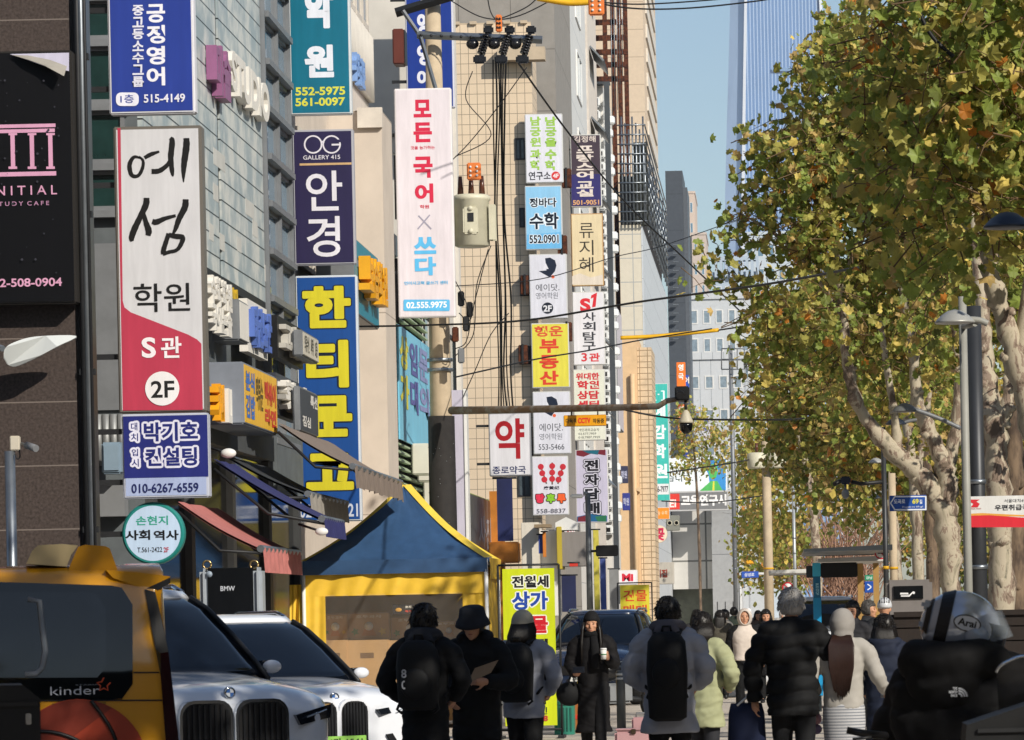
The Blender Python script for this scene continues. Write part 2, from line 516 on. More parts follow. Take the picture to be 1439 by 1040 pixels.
sign('blade_sign', 'tall pale pink white sign with red and sky blue characters and 02.555.9975', (557, 124, 637, 446), '#d9d2d8',
     [('t', '모', 581, 140, 606, 165, RD, .045), ('t', '든', 581, 172, 607, 200, RD, .045), ('t', '것을 능가하는', 577, 205, 611, 210, RD, .02), ('t', '국', 581, 220, 608, 250, RD, .045), ('t', '어', 583, 258, 609, 285, RD, .045),
      ('t', '학원', 590, 288, 603, 293, RD, .02), ('b', [(588, 303, 2), (606, 322, 2)], '#9a97a8'), ('b', [(604, 302, 2), (587, 322, 2)], '#9a97a8'), ('t', '쓰', 582, 333, 613, 357, SK, .05), ('t', '다', 583, 361, 613, 387, SK, .05),
      ('t', '언어사고력 글쓰기 센터', 568, 395, 629, 400, SK, .02), roundrect(567, 421, 632, 437, 2, SK), ('t', '02.555.9975', 571, 424, 628, 433, '#eef4f8', .03)], edge='#e0dcdc', Y=78.4)
sign('blade_sign', 'large blue sign with white characters behind the concrete utility pole', (570, -40, 637, 152), '#1f3a8c',
     [('t', '정', 586, -30, 612, 10, '#dfe0ea', .05), ('t', '앙', 586, 18, 606, 50, '#dfe0ea', .05), ('t', '영', 586, 62, 606, 92, '#dfe0ea', .05), ('t', '어', 586, 98, 606, 122, '#dfe0ea', .05), ('t', '502-7700', 592, 137, 634, 146, '#c9c84a', .03)], Y=86, edge='#cfcfd8')
GN = '#9cc553'
sign('blade_sign', 'white sign with two columns of lime green characters and red 4F dot', (738, 160, 791, 257), '#dcdce4',
     column('남궁원', 745, 760, 163, 207, GN, .045) + column('과학', 745, 760, 209, 240, GN, .045) + column('남궁율', 766, 782, 163, 207, GN, .045) + column('수학', 766, 782, 209, 240, GN, .045) +
     [('t', '연구소', 743, 241, 774, 253, '#35353c', .015), ('c', 781, 247, 6, '#d33b3b'), ('t', '4F', 777, 244, 785, 250, '#f0e8e8', .03)])
sign('blade_sign', 'sky blue sign with black characters and phone number 552.0901', (738, 261, 790, 351), '#8ec4e6',
     [('p', [(740, 330), (788, 326), (788, 349), (740, 350)], '#6db3e0')] + [z for tx, a0, b0, a1, b1, o in (('정바다', 744, 278, 782, 291, .1), ('수학', 744, 299, 785, 322, .1), ('552.0901', 744, 330, 785, 342, .08)) for z in
      (('t', tx, a0 - .8, b0 - .8, a1 + .8, b1 + .8, '#e4eef6', o), ('t', tx, a0, b0, a1, b1, '#16202e', .03))])
AD = lambda x, y: [('p', [(x + 9, y - 12), (x + 16, y - 13), (x + 23, y - 9), (x + 25, y - 2), (x + 23, y + 6), (x + 18, y + 12), (x + 16, y + 15), (x + 0, y + 6), (x + 11, y + 5)], '#20283a'),
                   ('p', [(x + 10, y - 5), (x + 14, y + 3), (x + 6, y + 3)], '#dcdce2'), ('c', x + 20, y + 14, 2.4, '#e0633a')]
sign('blade_sign', 'white sign with dark round letter A emblem and black 2F disc', (744, 357, 797, 448), '#d6d6de',
     AD(757, 375) + [('t', '에이닷.', 753, 399, 786, 409, '#33353f', .0), ('t', '영어학원', 753, 411, 784, 420, '#5a5c66', -.005), ('c', 769.5, 433, 8, '#262b36'), ('t', '2F', 763.5, 429, 775.5, 438, '#e6e6ea', .03)])
sign('blade_sign', 'yellow sign with orange red characters below the 2F disc sign', (747, 454, 800, 545), '#ddd24e',
     [('t', '행운', 751, 458, 791, 473, '#d8553a', .03)] + column('부동산', 758, 785, 475, 542, '#d8452f', .04))
sign('blade_sign', 'white sign with dark letter A emblem above phone number 553-5466', (749, 550, 802, 638), '#d6d6de',
     AD(759, 570) + [('t', '에이닷.', 758, 595, 791, 606, '#33353f', .0), ('t', '영어학원', 758, 609, 790, 618, '#5a5c66', -.005), ('t', '553-5466', 757, 624, 793, 632, '#44464e', .0)])
sign('blade_sign', 'white candied fruit shop sign with red green orange characters and 558-8837', (748, 641, 799, 724), '#d8d6de',
     [('b', [(759, 652, 2), (768, 680, 2)], '#6b4a35'), ('b', [(776, 650, 2), (776, 681, 2)], '#6b4a35'), ('b', [(792, 652, 2), (784, 680, 2)], '#6b4a35')] +
     [('c', x, y, 4.2, '#c22f3a') for x, y in ((760, 656), (762, 665), (765, 674), (776, 655), (776, 664), (776, 673), (791, 656), (788, 665), (785, 674))] +
     [('t', '唐黄纪', 764, 683, 786, 688, '#2a2630', .02)] +
     [z for ch, a0, cc in (('탕', 753, '#d8344f'), ('후', 768, '#86c232'), ('루', 783, '#e8622f')) for z in (('t', ch, a0 - 1, 693, a0 + 13, 708, '#3a2620', .13), ('t', ch, a0, 694, a0 + 12, 707, cc, .07))] +
     [('t', '558-8837', 754, 715, 795, 721, '#4a4a55', .0)])
sign('blade_sign', 'narrow brown and violet sign with pale characters and 501-9051', (802, 189, 845, 291), '#453a45',
     [('r', 803, 245, 844, 289, '#34306a'), ('t', '김정해', 806, 191, 837, 200, '#cfc4bd', .02)] + column('프랑스어', 810, 834, 204, 252, '#d9cfc8', .04) + column('교실', 810, 834, 254, 277, '#d9cfc8', .04) + [('t', '501-9051', 805, 281, 842, 288, '#d0a070', .03)])
sign('blade_sign', 'weathered cream sign with three black characters and rust stained edges', (803, 300, 848, 402), '#d8c9a6',
     [('p', [(804, 388), (815, 384), (830, 390), (847, 386), (847, 400), (804, 400)], '#d5cbbd')] + column('류지혜', 814, 834, 312, 384, '#3a362e', .0), edge='#b08a5c')
sign('blade_sign', 'white sign with red S1 emblem over black characters and red 3', (805, 410, 850, 513), '#dadadf',
     [('t', 'S', 815, 419, 830, 438, '#cf2f38', .05), ('p', [(831, 415), (839, 411), (837, 431), (832, 432), (834, 418), (830, 420)], '#cf2f38')] + column('사회탐구', 819, 837, 438, 493, '#3a3c42', .02) + [('t', '3', 817, 496, 825, 508, '#cf3a40', .02), ('t', '관', 828, 496, 843, 508, '#cf3a40', .03)])
sign('blade_sign', 'pale green sign with rows of red characters and tiny phone numbers', (805, 519, 851, 619), '#d6d9cb',
     [('t', '위대한', 809, 524, 842, 534, '#c4323a', .04), ('t', '학원', 811, 535, 842, 547, '#c4323a', .04), ('t', '상담', 811, 549, 842, 561, '#c4323a', .04), ('t', '센터', 811, 563, 842, 574, '#c4323a', .04),
      ('t', '개인과외교습자', 813, 602, 842, 606, '#44484a', .0), ('t', '02.577.7959', 813, 608, 838, 611, '#44484a', .0), ('t', '010.7907.7959', 813, 613, 843, 616, '#44484a', .0)])
Z = [('p', [(810, 633), (851, 632), (851, 640), (832, 637), (820, 642), (810, 640)], '#6e2330'), ('p', [(818, 633), (842, 632.5), (840, 639), (826, 637)], '#1c5f73'), ('p', [(811, 726), (830, 722), (853, 725), (853, 733), (811, 733)], '#1d5a86'), ('p', [(812, 727), (824, 724), (830, 733), (812, 733)], '#6e2330'), ('p', [(836, 726), (852, 724), (852, 733), (840, 733)], '#2a6a4c')]
Z += [('t', ch, 820 - 1.6 + k * .6, 645 + 20 * k - 1.4, 842 + 1.6 + k * .6, 645 + 20 * k + 19.4, '#20202a', .14) for k, ch in enumerate('전자담배')]
Z += [('t', ch, 820 - .6 + k * .6, 645 + 20 * k - .4, 842 + .6 + k * .6, 645 + 20 * k + 18.4, '#c9c9d8', .11) for k, ch in enumerate('전자담배')]
Z += [('t', ch, 820 + 1 + k * .6, 646 + 20 * k, 841 + k * .6, 645 + 20 * k + 17, '#16161e', .05) for k, ch in enumerate('전자담배')]
sign('blade_sign', 'lilac vape shop sign with black outlined characters and graffiti edged ends', (809, 632, 855, 735), '#b9b6cc', Z)
sign('round_sign', 'round red property agent sign with white rim and white characters', (779, 731, 808, 760), '#b8242e',
     [('t', '평민', 785, 734, 802, 741, '#f0e6e6', .02), ('t', '부동산', 782, 742, 806, 756, '#f0e6e6', .05)], Y=118, edge='#e3dede', rim=.03, th=.15, round_=True)
sign('blade_sign', 'white pharmacy sign with one huge dark red character', (687, 580, 746, 669), '#cfcfd6',
     [('t', '약', 696, 588, 737, 645, '#9c1822', .025), ('t', '종로약국', 692, 655, 739, 666, '#26305c', .02)], Y=101, edge='#8e9096', th=.25)
sign('blade_sign', 'narrow turquoise sign with white characters above a phone number', (912, 539, 940, 704), '#3fb0a6',
     [('t', '[·]', 917, 549, 934, 563, '#e2eeec', .0), ('t', '예', 917, 570, 935, 586, '#e2eeec', .04), ('t', '감', 917, 597, 936, 617, '#e2eeec', .04), ('t', '학', 917, 624, 936, 644, '#e2eeec', .04), ('t', '원', 918, 652, 938, 672, '#e2eeec', .04),
      ('r', 915, 680, 940, 695, '#d8d8da'), ('t', '6326-7977', 916, 683, 939, 692, '#3a3a40', .03)])
sign('blade_sign', 'small orange sign hanging under the turquoise sign', (912, 713, 941, 730), '#e88a2a',
     [('t', '윤여송 수학', 915, 718, 938, 724, '#f3d9b8', .0)], Y=250)
sign('round_sign', 'round cream florist sign with one pink character', (913, 738, 938, 763), '#dccdb6', [('t', '꽃', 919, 742, 934, 760, '#c2284f', .04)], Y=252, edge='#c9b9a0', th=.25, round_=True)
sign('shop_sign', 'grey fascia sign with red end panel and bold white characters', (930, 690, 1024, 718), '#77787a',
     [('r', 932, 694, 955, 716, '#cf3b32'), ('t', 'LEI', 934, 702, 950, 713, '#f0dcd8', .03), ('t', '교육연구시', 957, 695, 1021, 711, '#ececec', .05)], Y=296, th=.6, bracket=False, group=None, edge='#b5b5b5', rim=.1)
ban = sign('banner', 'white and blue banner with green road emblem above the grey fascia', (920, 643, 1022, 692), '#dfe6ea',
     [('p', [(985, 645), (1020, 645), (1020, 690), (998, 690), (996, 668)], '#3f8fd0'), ('p', [(995, 661), (1000, 652), (1007, 652), (1009, 662), (1006, 672), (998, 672)], '#54b35f'), ('c', 1003, 660, 3.2, '#cfe6d2'), ('p', [(999, 676), (1008, 676), (1016, 690), (983, 690)], '#54b35f'), ('p', [(1002, 676), (1004, 676), (1004, 690), (1001, 690)], '#d9d04a'), ('t', '했습니다.', 925, 667, 974, 677, '#2c3238', .01)], Y=297, th=.08, bracket=False, group=None, edge='#d0d6da', rim=.02)
sign('blade_sign', 'small white sign with red letters M i above the yellow sale banner', (869, 801, 896, 822), '#d6d4da', [('t', 'Mi', 874, 806, 890, 817, '#c3263c', .06)], Y=150, bracket=True, group=None)
def standbanner(label, rect, face, els, Y, fr=.025):
    x0, y0, x1, y1 = rect
    t = sign('standing_banner', label, rect, face, els, Y=Y, th=.02, bracket=False, group=None, cat='banner', edge=face, rim=.001)
    c0, c1 = at(x0, (y0 + y1) / 2, Y).x - .06, at(x1, (y0 + y1) / 2, Y).x + .06
    zt = at((x0 + x1) / 2, y0, Y).z + .05
    k = MB()
    for x in (c0, c1): k.tube([(x, Y + .03, .02), (x, Y + .03, zt)], .015, DARK)
    k.tube([(c0, Y + .03, zt), (c1, Y + .03, zt)], .015, DARK)
    k.tube([(c0, Y + .03, .12), (c1, Y + .03, .12)], .015, DARK)
    for x in (c0, c1): k.box((x - .04, Y - .3, 0), (x + .04, Y + .36, .04), DARK)
    k.build('stand', t)
LY = '#c3cf1f'
standbanner('lime green standing banner advertising rentals in black, blue and red', (708, 799, 781, 1020), LY,
     [z for tx, a0, b0, a1, b1, cc in (('전월세', 719, 809, 771, 826, '#1c1c20'), ('상가', 719, 831, 770, 857, '#2446a0'), ('건물', 720, 865, 770, 890, '#c4202c')) for z in (('t', tx, a0 - 1.6, b0 - 1.6, a1 + 1.6, b1 + 1.6, '#e6e8d8', .11), ('t', tx, a0, b0, a1, b1, cc, .04))] +
     [('t', '매매', 722, 898, 770, 920, '#1c1c20', .04), ('t', '전문', 722, 930, 770, 952, '#2446a0', .04), ('t', '강남', 745, 978, 769, 990, '#1c1c20', .03), ('t', '공인', 745, 994, 769, 1004, '#1c1c20', .01), ('t', '555-4758', 722, 1006, 770, 1014, '#b03038', .03)], 57)
standbanner('yellow standing banner with red characters for building sales', (872, 822, 913, 905), '#d9cc3c',
     [('t', '건물', 876, 829, 909, 845, '#d8502f', .02), ('t', '매매', 876, 850, 909, 866, '#d8502f', .02)], 100)
sign('road_sign', 'blue arrow shaped road name sign with yellow number 69', (1250, 696, 1302, 718), '#27509f',
     [('p', [(1250.5, 707), (1257, 697), (1302, 697), (1302, 717), (1257, 717.5)], '#e2e6ec'), ('p', [(1252.5, 707), (1258, 699), (1300, 698.5), (1300, 715), (1258, 715.5)], '#244f9f'),
      ('t', '도곡로', 1256, 702, 1272, 708, '#e8ecf2', .03), ('t', '69', 1282, 701, 1291, 708, '#d6cf4a', .04), ('t', '길', 1292, 702, 1296, 708, '#e8ecf2', .02), ('t', 'Dogok-ro 69-gil', 1268, 711, 1297, 714, '#e8ecf2', .0)], Y=62, th=.03, bracket=False, group=None, edge='#244f9f', rim=.005)
sign('direction_sign', 'white post office direction sign with red lower band and arrow', (1353, 697, 1445, 740), '#dcdcd9',
     [('p', [(1353, 731), (1353, 722.5), (1380, 721), (1420, 723), (1446, 724), (1446, 726), (1410, 725.5)], '#e0a24a'), ('p', [(1353, 725), (1390, 724), (1446, 728), (1446, 741), (1353, 741)], '#d3303c'), ('b', [(1363, 727, 1.6), (1357, 730.5, 1.6), (1363, 734, 1.6)], '#f0e6e6'),
      ('p', [(1362, 702), (1377, 702), (1372, 705), (1377, 708), (1374, 713), (1364, 713), (1368, 708), (1361, 704)], '#cf2f3a'), ('t', 'KOREA POST', 1361, 714, 1379, 716, '#b03038', .0), ('t', '서울대치4동', 1411, 701, 1444, 706, '#55565a', .0), ('t', '우편취급국', 1398, 709, 1446, 717, '#3a3a40', .02)], Y=44, th=.05, bracket=False, group=None, edge='#cfcfcf', rim=.005)

# black sign of the study cafe on the granite wall
PK = '#d8a0bd'
t = sign('wall_sign', 'black study cafe sign with pink pillar emblem and peeling top corner', (-90, 72, 104, 428), '#0d0d10',
     [('r', -60, 175, 78, 180, PK), ('r', -60, 182, 77, 187, PK), ('r', -60, 242, 79, 248, PK)] +
     [e for x in (-40, -14, 12, 39, 65) for e in (('r', x + 3, 190, x + 9, 236, PK), ('r', x, 187, x + 12, 190, PK), ('r', x, 234, x + 12, 237.5, PK))] +
     [('t', 'I N I T I A L', -16, 261, 80, 274, PK, .005), ('t', 'S T U D Y  C A F E', -9, 283, 69, 289, '#b88aa8', .01), ('t', '02-508-0904', -10, 391, 87, 403, PK, .02)] +
     [('c', random.uniform(-5, 95), random.uniform(95, 400), random.uniform(.5, 1.8), '#3c3c44') for _ in range(34)], Y=41.72, bracket=False, group=None, edge='#2a2724', rim=.02, th=.26)
pm = MB()
pc = [at(x, y, 41.69) for x, y in ((14, 76), (97, 74), (97, 100), (60, 92))]
pm.add([pc[0], pc[1], pc[2], pc[3]], [(0, 3, 2, 1)], vinyl('#c9c6da'))
cl = [at(x, y, Yq) for x, y, Yq in ((16, 77, 41.68), (40, 84, 41.62), (62, 92, 41.6), (90, 107, 41.56), (94, 93, 41.6), (70, 84, 41.66), (40, 78, 41.68))]
pm.add(cl, [(0, 1, 6), (1, 2, 5, 6), (2, 3, 4, 5)], mat('peeled_vinyl', '#a5a096', .3, var=.2))
pm.build('peeled_corner', t)
# ------------------------------------------------------------------ ground
g = MB(); g.box((-400, -80, -.6), (600, 6000, -.16), mat('far_ground', '#7c7a75', .9, var=.2, scale=.2)); g.build('ground', kind='structure')
PAVE = mat('pavement_blocks', '#bfb5a8', .85, var=.22, scale=1.2, bump=.2, joints=(.3, 0, .02, '#6d675e'))
g = MB(); g.box((-7.9, -30, -.3), (4.6, 100, 0), PAVE); g.box((-7.9, 126, -.3), (4.6, 900, 0), PAVE); g.build('pavement', kind='structure')
g = MB(); g.box((-60, 100, -.3), (4.6, 126, -.12), mat('asphalt', '#4d4e50', .9, var=.25, scale=2, bump=.3)); g.build('side_road', kind='structure')
g = MB(); g.box((4.9, -60, -.3), (26, 1500, -.12), mat('asphalt')); g.build('road', kind='structure')
g = MB()
for a, b in ((-30, 100), (126, 900)): g.box((4.6, a, -.3), (4.9, b, .004), mat('kerb_granite', '#9d9a94', .8, var=.15, joints=(1., 0, .012, '#5d5a55')))
g.build('kerb', kind='structure')
g = MB()
for k in range(7): g.box((-6.6 + k * 1.6, 104, -.12), (-5.8 + k * 1.6, 121, -.113), mat('road_paint', '#d8d6cf', .7, var=.15))
for k in range(40): g.box((8.4, 20 + k * 14, -.12), (8.55, 26 + k * 14, -.115), mat('road_paint'))
for k in range(40): g.box((15.4, 20 + k * 14, -.12), (15.6, 34 + k * 14, -.115), mat('road_paint_yellow', '#c99a2a', .7))
g.build('road_markings', kind='structure')

# ------------------------------------------------------------------ buildings
def block(parent, a, b, mt, name='wall', kids=True, bev=0):
    m = MB(); m.box(a, b, mt, bev); return m.build(name, parent)
def pane_front(parent, x0, x1, z0, z1, Y, fr=DARK, gl=GLASS, fw=.06, mull=0, rows=0):
    """window in a wall that faces the camera; frame 3 cm proud, pane set back in it"""
    m = MB()
    for a, b in (((x0, Y - .04, z0), (x0 + fw, Y + .02, z1)), ((x1 - fw, Y - .04, z0), (x1, Y + .02, z1)), ((x0 + fw, Y - .04, z0), (x1 - fw, Y + .02, z0 + fw)), ((x0 + fw, Y - .04, z1 - fw), (x1 - fw, Y + .02, z1))): m.box(a, b, fr)
    for k in range(mull): xx = x0 + (x1 - x0) * (k + 1) / (mull + 1); m.box((xx - fw / 2, Y - .035, z0 + fw), (xx + fw / 2, Y + .02, z1 - fw), fr)
    for k in range(rows): zz = z0 + (z1 - z0) * (k + 1) / (rows + 1); m.box((x0 + fw, Y - .03, zz - fw / 2), (x1 - fw, Y + .02, zz + fw / 2), fr)
    w_ = m.build('window', parent)
    m = MB(); m.box((x0 + fw, Y - .012, z0 + fw), (x1 - fw, Y + .01, z1 - fw), gl); m.build('pane', w_)
    return w_
def pane_side(parent, X, y0, y1, z0, z1, fr=DARK, gl=GLASS, fw=.06, mull=0):
    """window in the street front (facing +X)"""
    m = MB()
    for a, b in (((X - .02, y0, z0), (X + .05, y0 + fw, z1)), ((X - .02, y1 - fw, z0), (X + .05, y1, z1)), ((X - .02, y0 + fw, z0), (X + .05, y1 - fw, z0 + fw)), ((X - .02, y0 + fw, z1 - fw), (X + .05, y1 - fw, z1))): m.box(a, b, fr)
    for k in range(mull): yy = y0 + (y1 - y0) * (k + 1) / (mull + 1); m.box((X - .02, yy - fw / 2, z0 + fw), (X + .045, yy + fw / 2, z1 - fw), fr)
    w_ = m.build('window', parent)
    m = MB(); m.box((X - .01, y0 + fw, z0 + fw), (X + .012, y1 - fw, z1 - fw), gl); m.build('pane', w_)
    return w_
def zat(px, py, Y): return at(px, py, Y).z
def xat(px, py, Y): return at(px, py, Y).x

# granite building at the left edge
GRAN = mat('polished_granite', '#4d4440', .28, var=.5, scale=38, spec=.5, joints=(0, .627, .012, '#7d736c'))
GRAN2 = mat('dark_granite', '#2f2b2a', .3, var=.4, scale=30, spec=.5)
zj = zat(60, 565, 42) % .627
xg = xat(117, 350, 42)
t = thing('granite_building', 'dark brown polished granite building carrying the black study cafe sign', 'building', (-10, 45, zj - .627))
m = MB(); m.prism([(-14, 42), (xg - .09, 42), (xg - .09, 42.6), (-9.4, 52), (-14, 52)], (0, 0, -.3), AX, AY, (0, 0, 15), GRAN); m.build('wall', t)
m = MB(); m.box((xg - .088, 42.03, -.3), (xg, 42.7, 14.7), GRAN2); m.build('corner_strip', t)
for px, r, c_ in ((115, .03, DARK), (120.5, .03, STEEL), (125.5, .018, DARK)):
    p = at(px, 400, 41.93); m = MB(); m.tube([(p.x, 41.95, 0), (p.x, 41.95, 14)], r, c_)
    for k in range(7): m.box((p.x - r - .015, 41.94, 1 + k * 1.55), (p.x + r + .015, 42.03, 1.06 + k * 1.55), DARK)
    m.build('drainpipe', t)
m = MB()
p = at(16, 490, 41.4)
m.tube([at(-30, 478, 41.99), at(4, 490, 41.5)], .03, STEEL)
ob = m.build('leaf_fixture', None, 'white leaf shaped blade on a bracket under the black wall sign', 'lamp', base=p)  # leaf shaped fixture, use unknown
m = MB()
pr = smoothline([(5, 503, 0), (7, 490, 0), (20, 481, 0), (50, 473, 0), (107, 472, 0), (80, 487, 0), (50, 503, 0), (22, 515, 0), (10, 512, 0)], 4)
A_ = [at(x, y, 41.45 + .12 * abs(y - 490) / 25) for x, y, _ in pr]
B_ = [v + Vector((0, .05, 0)) for v in A_]
n = len(A_)
m.add(A_ + B_, [tuple(range(n)), tuple(range(n, 2 * n))[::-1]] + [(i, n + i, n + (i + 1) % n, (i + 1) % n) for i in range(n)], mat('white_gloss', '#d4d8d6', .25, var=.03, coat=.5))
m.build('blade', ob)

# metal clad building: end wall with window bands, then the panelled street front
ZB = 14.5
t = thing('metal_clad_building', 'building clad in weathered pale metal panels above small shops', 'building', (-9.6, 56, 0))
PATINA = mat('weathered_metal_panels', '#c9cbc5', .42, .0, .12, 1.6, bump=.35, bscale=9, col2='#98a5a8', joints=(0, .27, .02, '#23282a'))
ENDW = mat('end_wall_grey', '#5a6063', .7, var=.2)
block(t, (-12, 50, 0), (-7.36, 65.6, ZB), ENDW)
zlo = lambda px, py: zat(px, py, fy(px, py))
zb_ = zlo(330, 399)
block(t, (-7.36, 50.05, zb_), (-7.3, 56.85, ZB), PATINA, 'metal_cladding')
block(t, (-7.36, 57.15, zb_), (-7.3, 61.9, ZB), PATINA, 'metal_cladding')
block(t, (-7.36, 56.86, zb_ - .1), (-7.33, 57.14, ZB), DARK, 'dark_post')
block(t, (-7.6, 50.05, zb_ - .12), (-7.3, 61.9, zb_ - .003), DARK, 'soffit')
PL = mat('bare_patch', '#c3c2bb', .5, var=.08)
for px, py, w_, h_ in ((300, 230, 1.2, .22), (355, 330, .6, .22), (294, 336, .45, .22), (333, 352, .5, .2), (300, 280, .5, .22), (372, 395, .7, .24), (345, 300, 1.0, .22), (309, 350, .5, .22)):
    Y = fy(px, py); z = zat(px, py, Y)
    block(t, (-7.305, Y, z), (-7.297, Y + w_, z + h_), PL, 'panel_patch')
for i, (yt, yb) in enumerate(((-60, -8), (0, 56), (66, 146), (156, 230), (240, 296))):
    z1, z0 = zat(146, yt, 50), zat(146, yb, 50)
    pane_front(t, -8.6, -7.5, z0, z1, 50, GREY, mat('green_glass', '#1d3634', .08, var=.3, spec=.8), .05, 1)
    block(t, (-8.7, 49.86, z0 - .09), (-7.4, 49.99, z0 - .01), GREY, 'sill')
# glass bay with fins
for k in range(13):
    z = zlo(404, 62) + (k - 9) * .69
    if z < 4.2: continue
    block(t, (-7.3, 62.1, z - .045), (-7.19, 65.2, z + .045), GREY, 'fin')
    pane_side(t, -7.34, 62.05, 63.6, z + .05, z + .64, GREY, GLASSB, .05)
    pane_side(t, -7.34, 63.65, 65.2, z + .05, z + .64, GREY, GLASSB, .05)
for yy in (61.95, 63.6, 65.2): block(t, (-7.36, yy, 4.3), (-7.24, yy + .09, ZB), GREY, 'mullion')
block(t, (-7.36, 62.05, 3.5), (-7.2, 65.5, 4.4), ENDW, 'spandrel')
# shop floor: fascias, dark openings, pillars, glazing
block(t, (-7.36, 50.03, 3.95), (-7.22, 61.9, 4.6), mat('fascia_grey', '#4b4e50', .6, var=.15), 'fascia')
SHOPG = mat('shop_glass', '#0d1112', .08, var=.3, spec=.8)
for a, b in ((50.3, 53.2), (53.6, 57.3), (57.7, 61.4), (61.8, 65.2)):
    block(t, (-7.37, a, .3), (-7.34, b, 3.9), SHOPG, 'shop_window')
for yy in (50.02, 53.25, 57.35, 61.45, 65.25): block(t, (-7.36, yy, 0), (-7.26, yy + .32, 3.94), mat('pillar_render', '#9a9c9c', .8, var=.12) if 57 < yy < 58 else mat('pillar_shade', '#3c3d3d', .7, var=.2), 'pillar')  # all but one pillar coloured dark, standing for the deep shop shade
block(t, (-8.7, 49.95, 4.15), (-7.45, 49.985, 6.1), GREY, 'grey_cladding')
CORR = mat('corrugated_sheet', '#8d8f8f', .5, .4, .15, 2)
m = MB()
for k in range(14): m.tube([(-8.6 + k * .09, 49.96, 3.5), (-8.6 + k * .09, 49.96, 4.1)], .05, CORR, 6)
m.build('corrugated_panel', t)
block(t, (-8.55, 49.7, 2.9), (-7.55, 49.98, 3.3), mat('awning_box_grey', '#77797b', .6), 'canopy')
m = MB(); p0, p1 = at(143, 666, 49.4), at(170, 621, 49.4); m.box((p0.x, 49.4, p0.z), (p1.x, 49.7, p1.z), mat('pale_blue_metal', '#7f93a3', .5, var=.08), .02)
tt = thing('meter_box', 'pale blue metal box on the wall behind the navy sign', 'box', p0); m.build('body', tt)
m = MB(); m.box((p0.x + .03, 49.38, p0.z + .04), (p1.x - .03, 49.4, p1.z - .04), mat('pale_blue_metal')); m.build('door', tt)

# letters and small signs fixed on that front
def facade_letters(label, txt, px0, px1, pyt, pyb, mt, depth=.22, X=XF, bold=.045, name='channel_letters', plate=None, Z=None):
    y0, y1 = fy(px0, pyt, X), fy(px1, pyb, X)
    z1 = zat(px0, pyt, y0); z0 = zat(px0, pyb, y0)
    m = MB()
    m.write(txt, (X, (y0 + y1) / 2, (z0 + z1) / 2), AY, AZ, y1 - y0, z1 - z0, mt, bold, depth)
    if plate: m.box((X - .12, y0 - .1, z0 - .08), (X - .004, y1 + .1, z1 + .08), plate)
    else: m.box((X - .06, y0, z0 + .12), (X - .002, y1, z0 + .22), GREY); m.box((X - .06, y0, z1 - .22), (X - .002, y1, z1 - .12), GREY)
    return m.build(name, None, label, 'lettering', 'raised shop letters on the street front', base=(X, y0, z0))
LW, LP, LY_, LB, LO = mat('letter_white', '#dcd8cf', .5, var=.05), mat('letter_plum', '#8e5a80', .45), mat('letter_yellow', '#c8a524', .5), mat('letter_blue', '#5570b8', .5), mat('letter_orange', '#e6a01c', .45)
facade_letters('plum raised letters high on the metal clad front', '미술', 289, 311, 57, 128, LP, .14, -7.29)
facade_letters('white raised letters following the plum ones on metal cladding', 'STUDIO', 312, 366, 68, 126, LW, .13, -7.29)
facade_letters('two rows of white raised letters under the metal cladding', '수학학원', 283, 314, 383, 425, LW, .12, -7.2)
facade_letters('lower row of white raised letters beside the dark yellow panel', '국어논술', 285, 314, 424, 462, LW, .12, -7.2)
facade_letters('yellow letters on black strip beside the small red panel', '영재', 316, 327, 402, 460, LY_, .08, -7.2, plate=BLACK)
def facade_box(name, label, px0, px1, pyt, pyb, mt, X=XF, th=.25, els=None, side=None, cat='sign', group=None):
    y0, y1 = fy(px0, pyt, X), fy(px1, pyt, X)
    z1, z0 = zat(px0, pyt, y0), zat(px0, pyb, y0)
    t = thing(name, label, cat, (X, (y0 + y1) / 2, z0), group)
    m = MB(); m.box((X - th, y0, z0), (X, y1, z1), side or GREY, .02); m.build('cabinet', t)
    m = MB(); m.box((X - .01, y0 + .03, z0 + .03), (X + .004, y1 - .03, z1 - .03), mt); m.build('face', t)
    if els:
        m = MB()
        for txt, u0, u1, v0, v1, col, bold in els:
            m.write(txt, (X + .008, y0 + (y1 - y0) * (u0 + u1) / 2, z0 + (z1 - z0) * (v0 + v1) / 2), AY, AZ, (y1 - y0) * (u1 - u0), (z1 - z0) * (v1 - v0), vinyl(col), bold)
        m.build('lettering', t)
    return t
FB = 'box signs flat on the street front'
facade_box('wall_sign', 'small red panel among raised letters on the street front', 327, 336, 418, 458, vinyl('#b8404a'), -7.1, .3, [('관', .2, .8, .3, .7, '#e0c0c0', .03)], group=FB)
facade_box('wall_sign', 'white rounded sign blocks between red panel and blue letters', 336, 349, 420, 478, LW, -7.0, .4, group=FB)
facade_letters('blue and white raised letters over the yellow box sign', '태권도관', 349, 375, 428, 486, LB, .08, -7.1, plate=LW)
facade_letters('grey white raised letters on a dark plate near the blue sign', '고시뷔페', 391, 425, 451, 494, mat('letter_grey', '#b9b5ab', .5), .1, -7.0, plate=BLACK)
facade_box('wall_sign', 'cream box sign with two columns of grey writing', 425, 447, 463, 500, vinyl('#c9c3b4'), -6.75, .15, [('의류수선', .1, .38, .2, .85, '#55534c', .02), ('세탁', .48, .66, .2, .85, '#55534c', .02), ('2층', .75, .9, .2, .85, '#55534c', .02)], group=FB)
facade_letters('orange and white raised letters over the left awnings', '카페', 294, 304, 538, 590, LO, .11, -6.9)
facade_letters('white raised letters between orange ones above the awnings', 'ILLY', 304, 316, 546, 594, LW, .15, -6.9)
facade_letters('last orange raised letters beside the yellow box sign', '커피', 316, 330, 541, 596, LO, .11, -6.9)
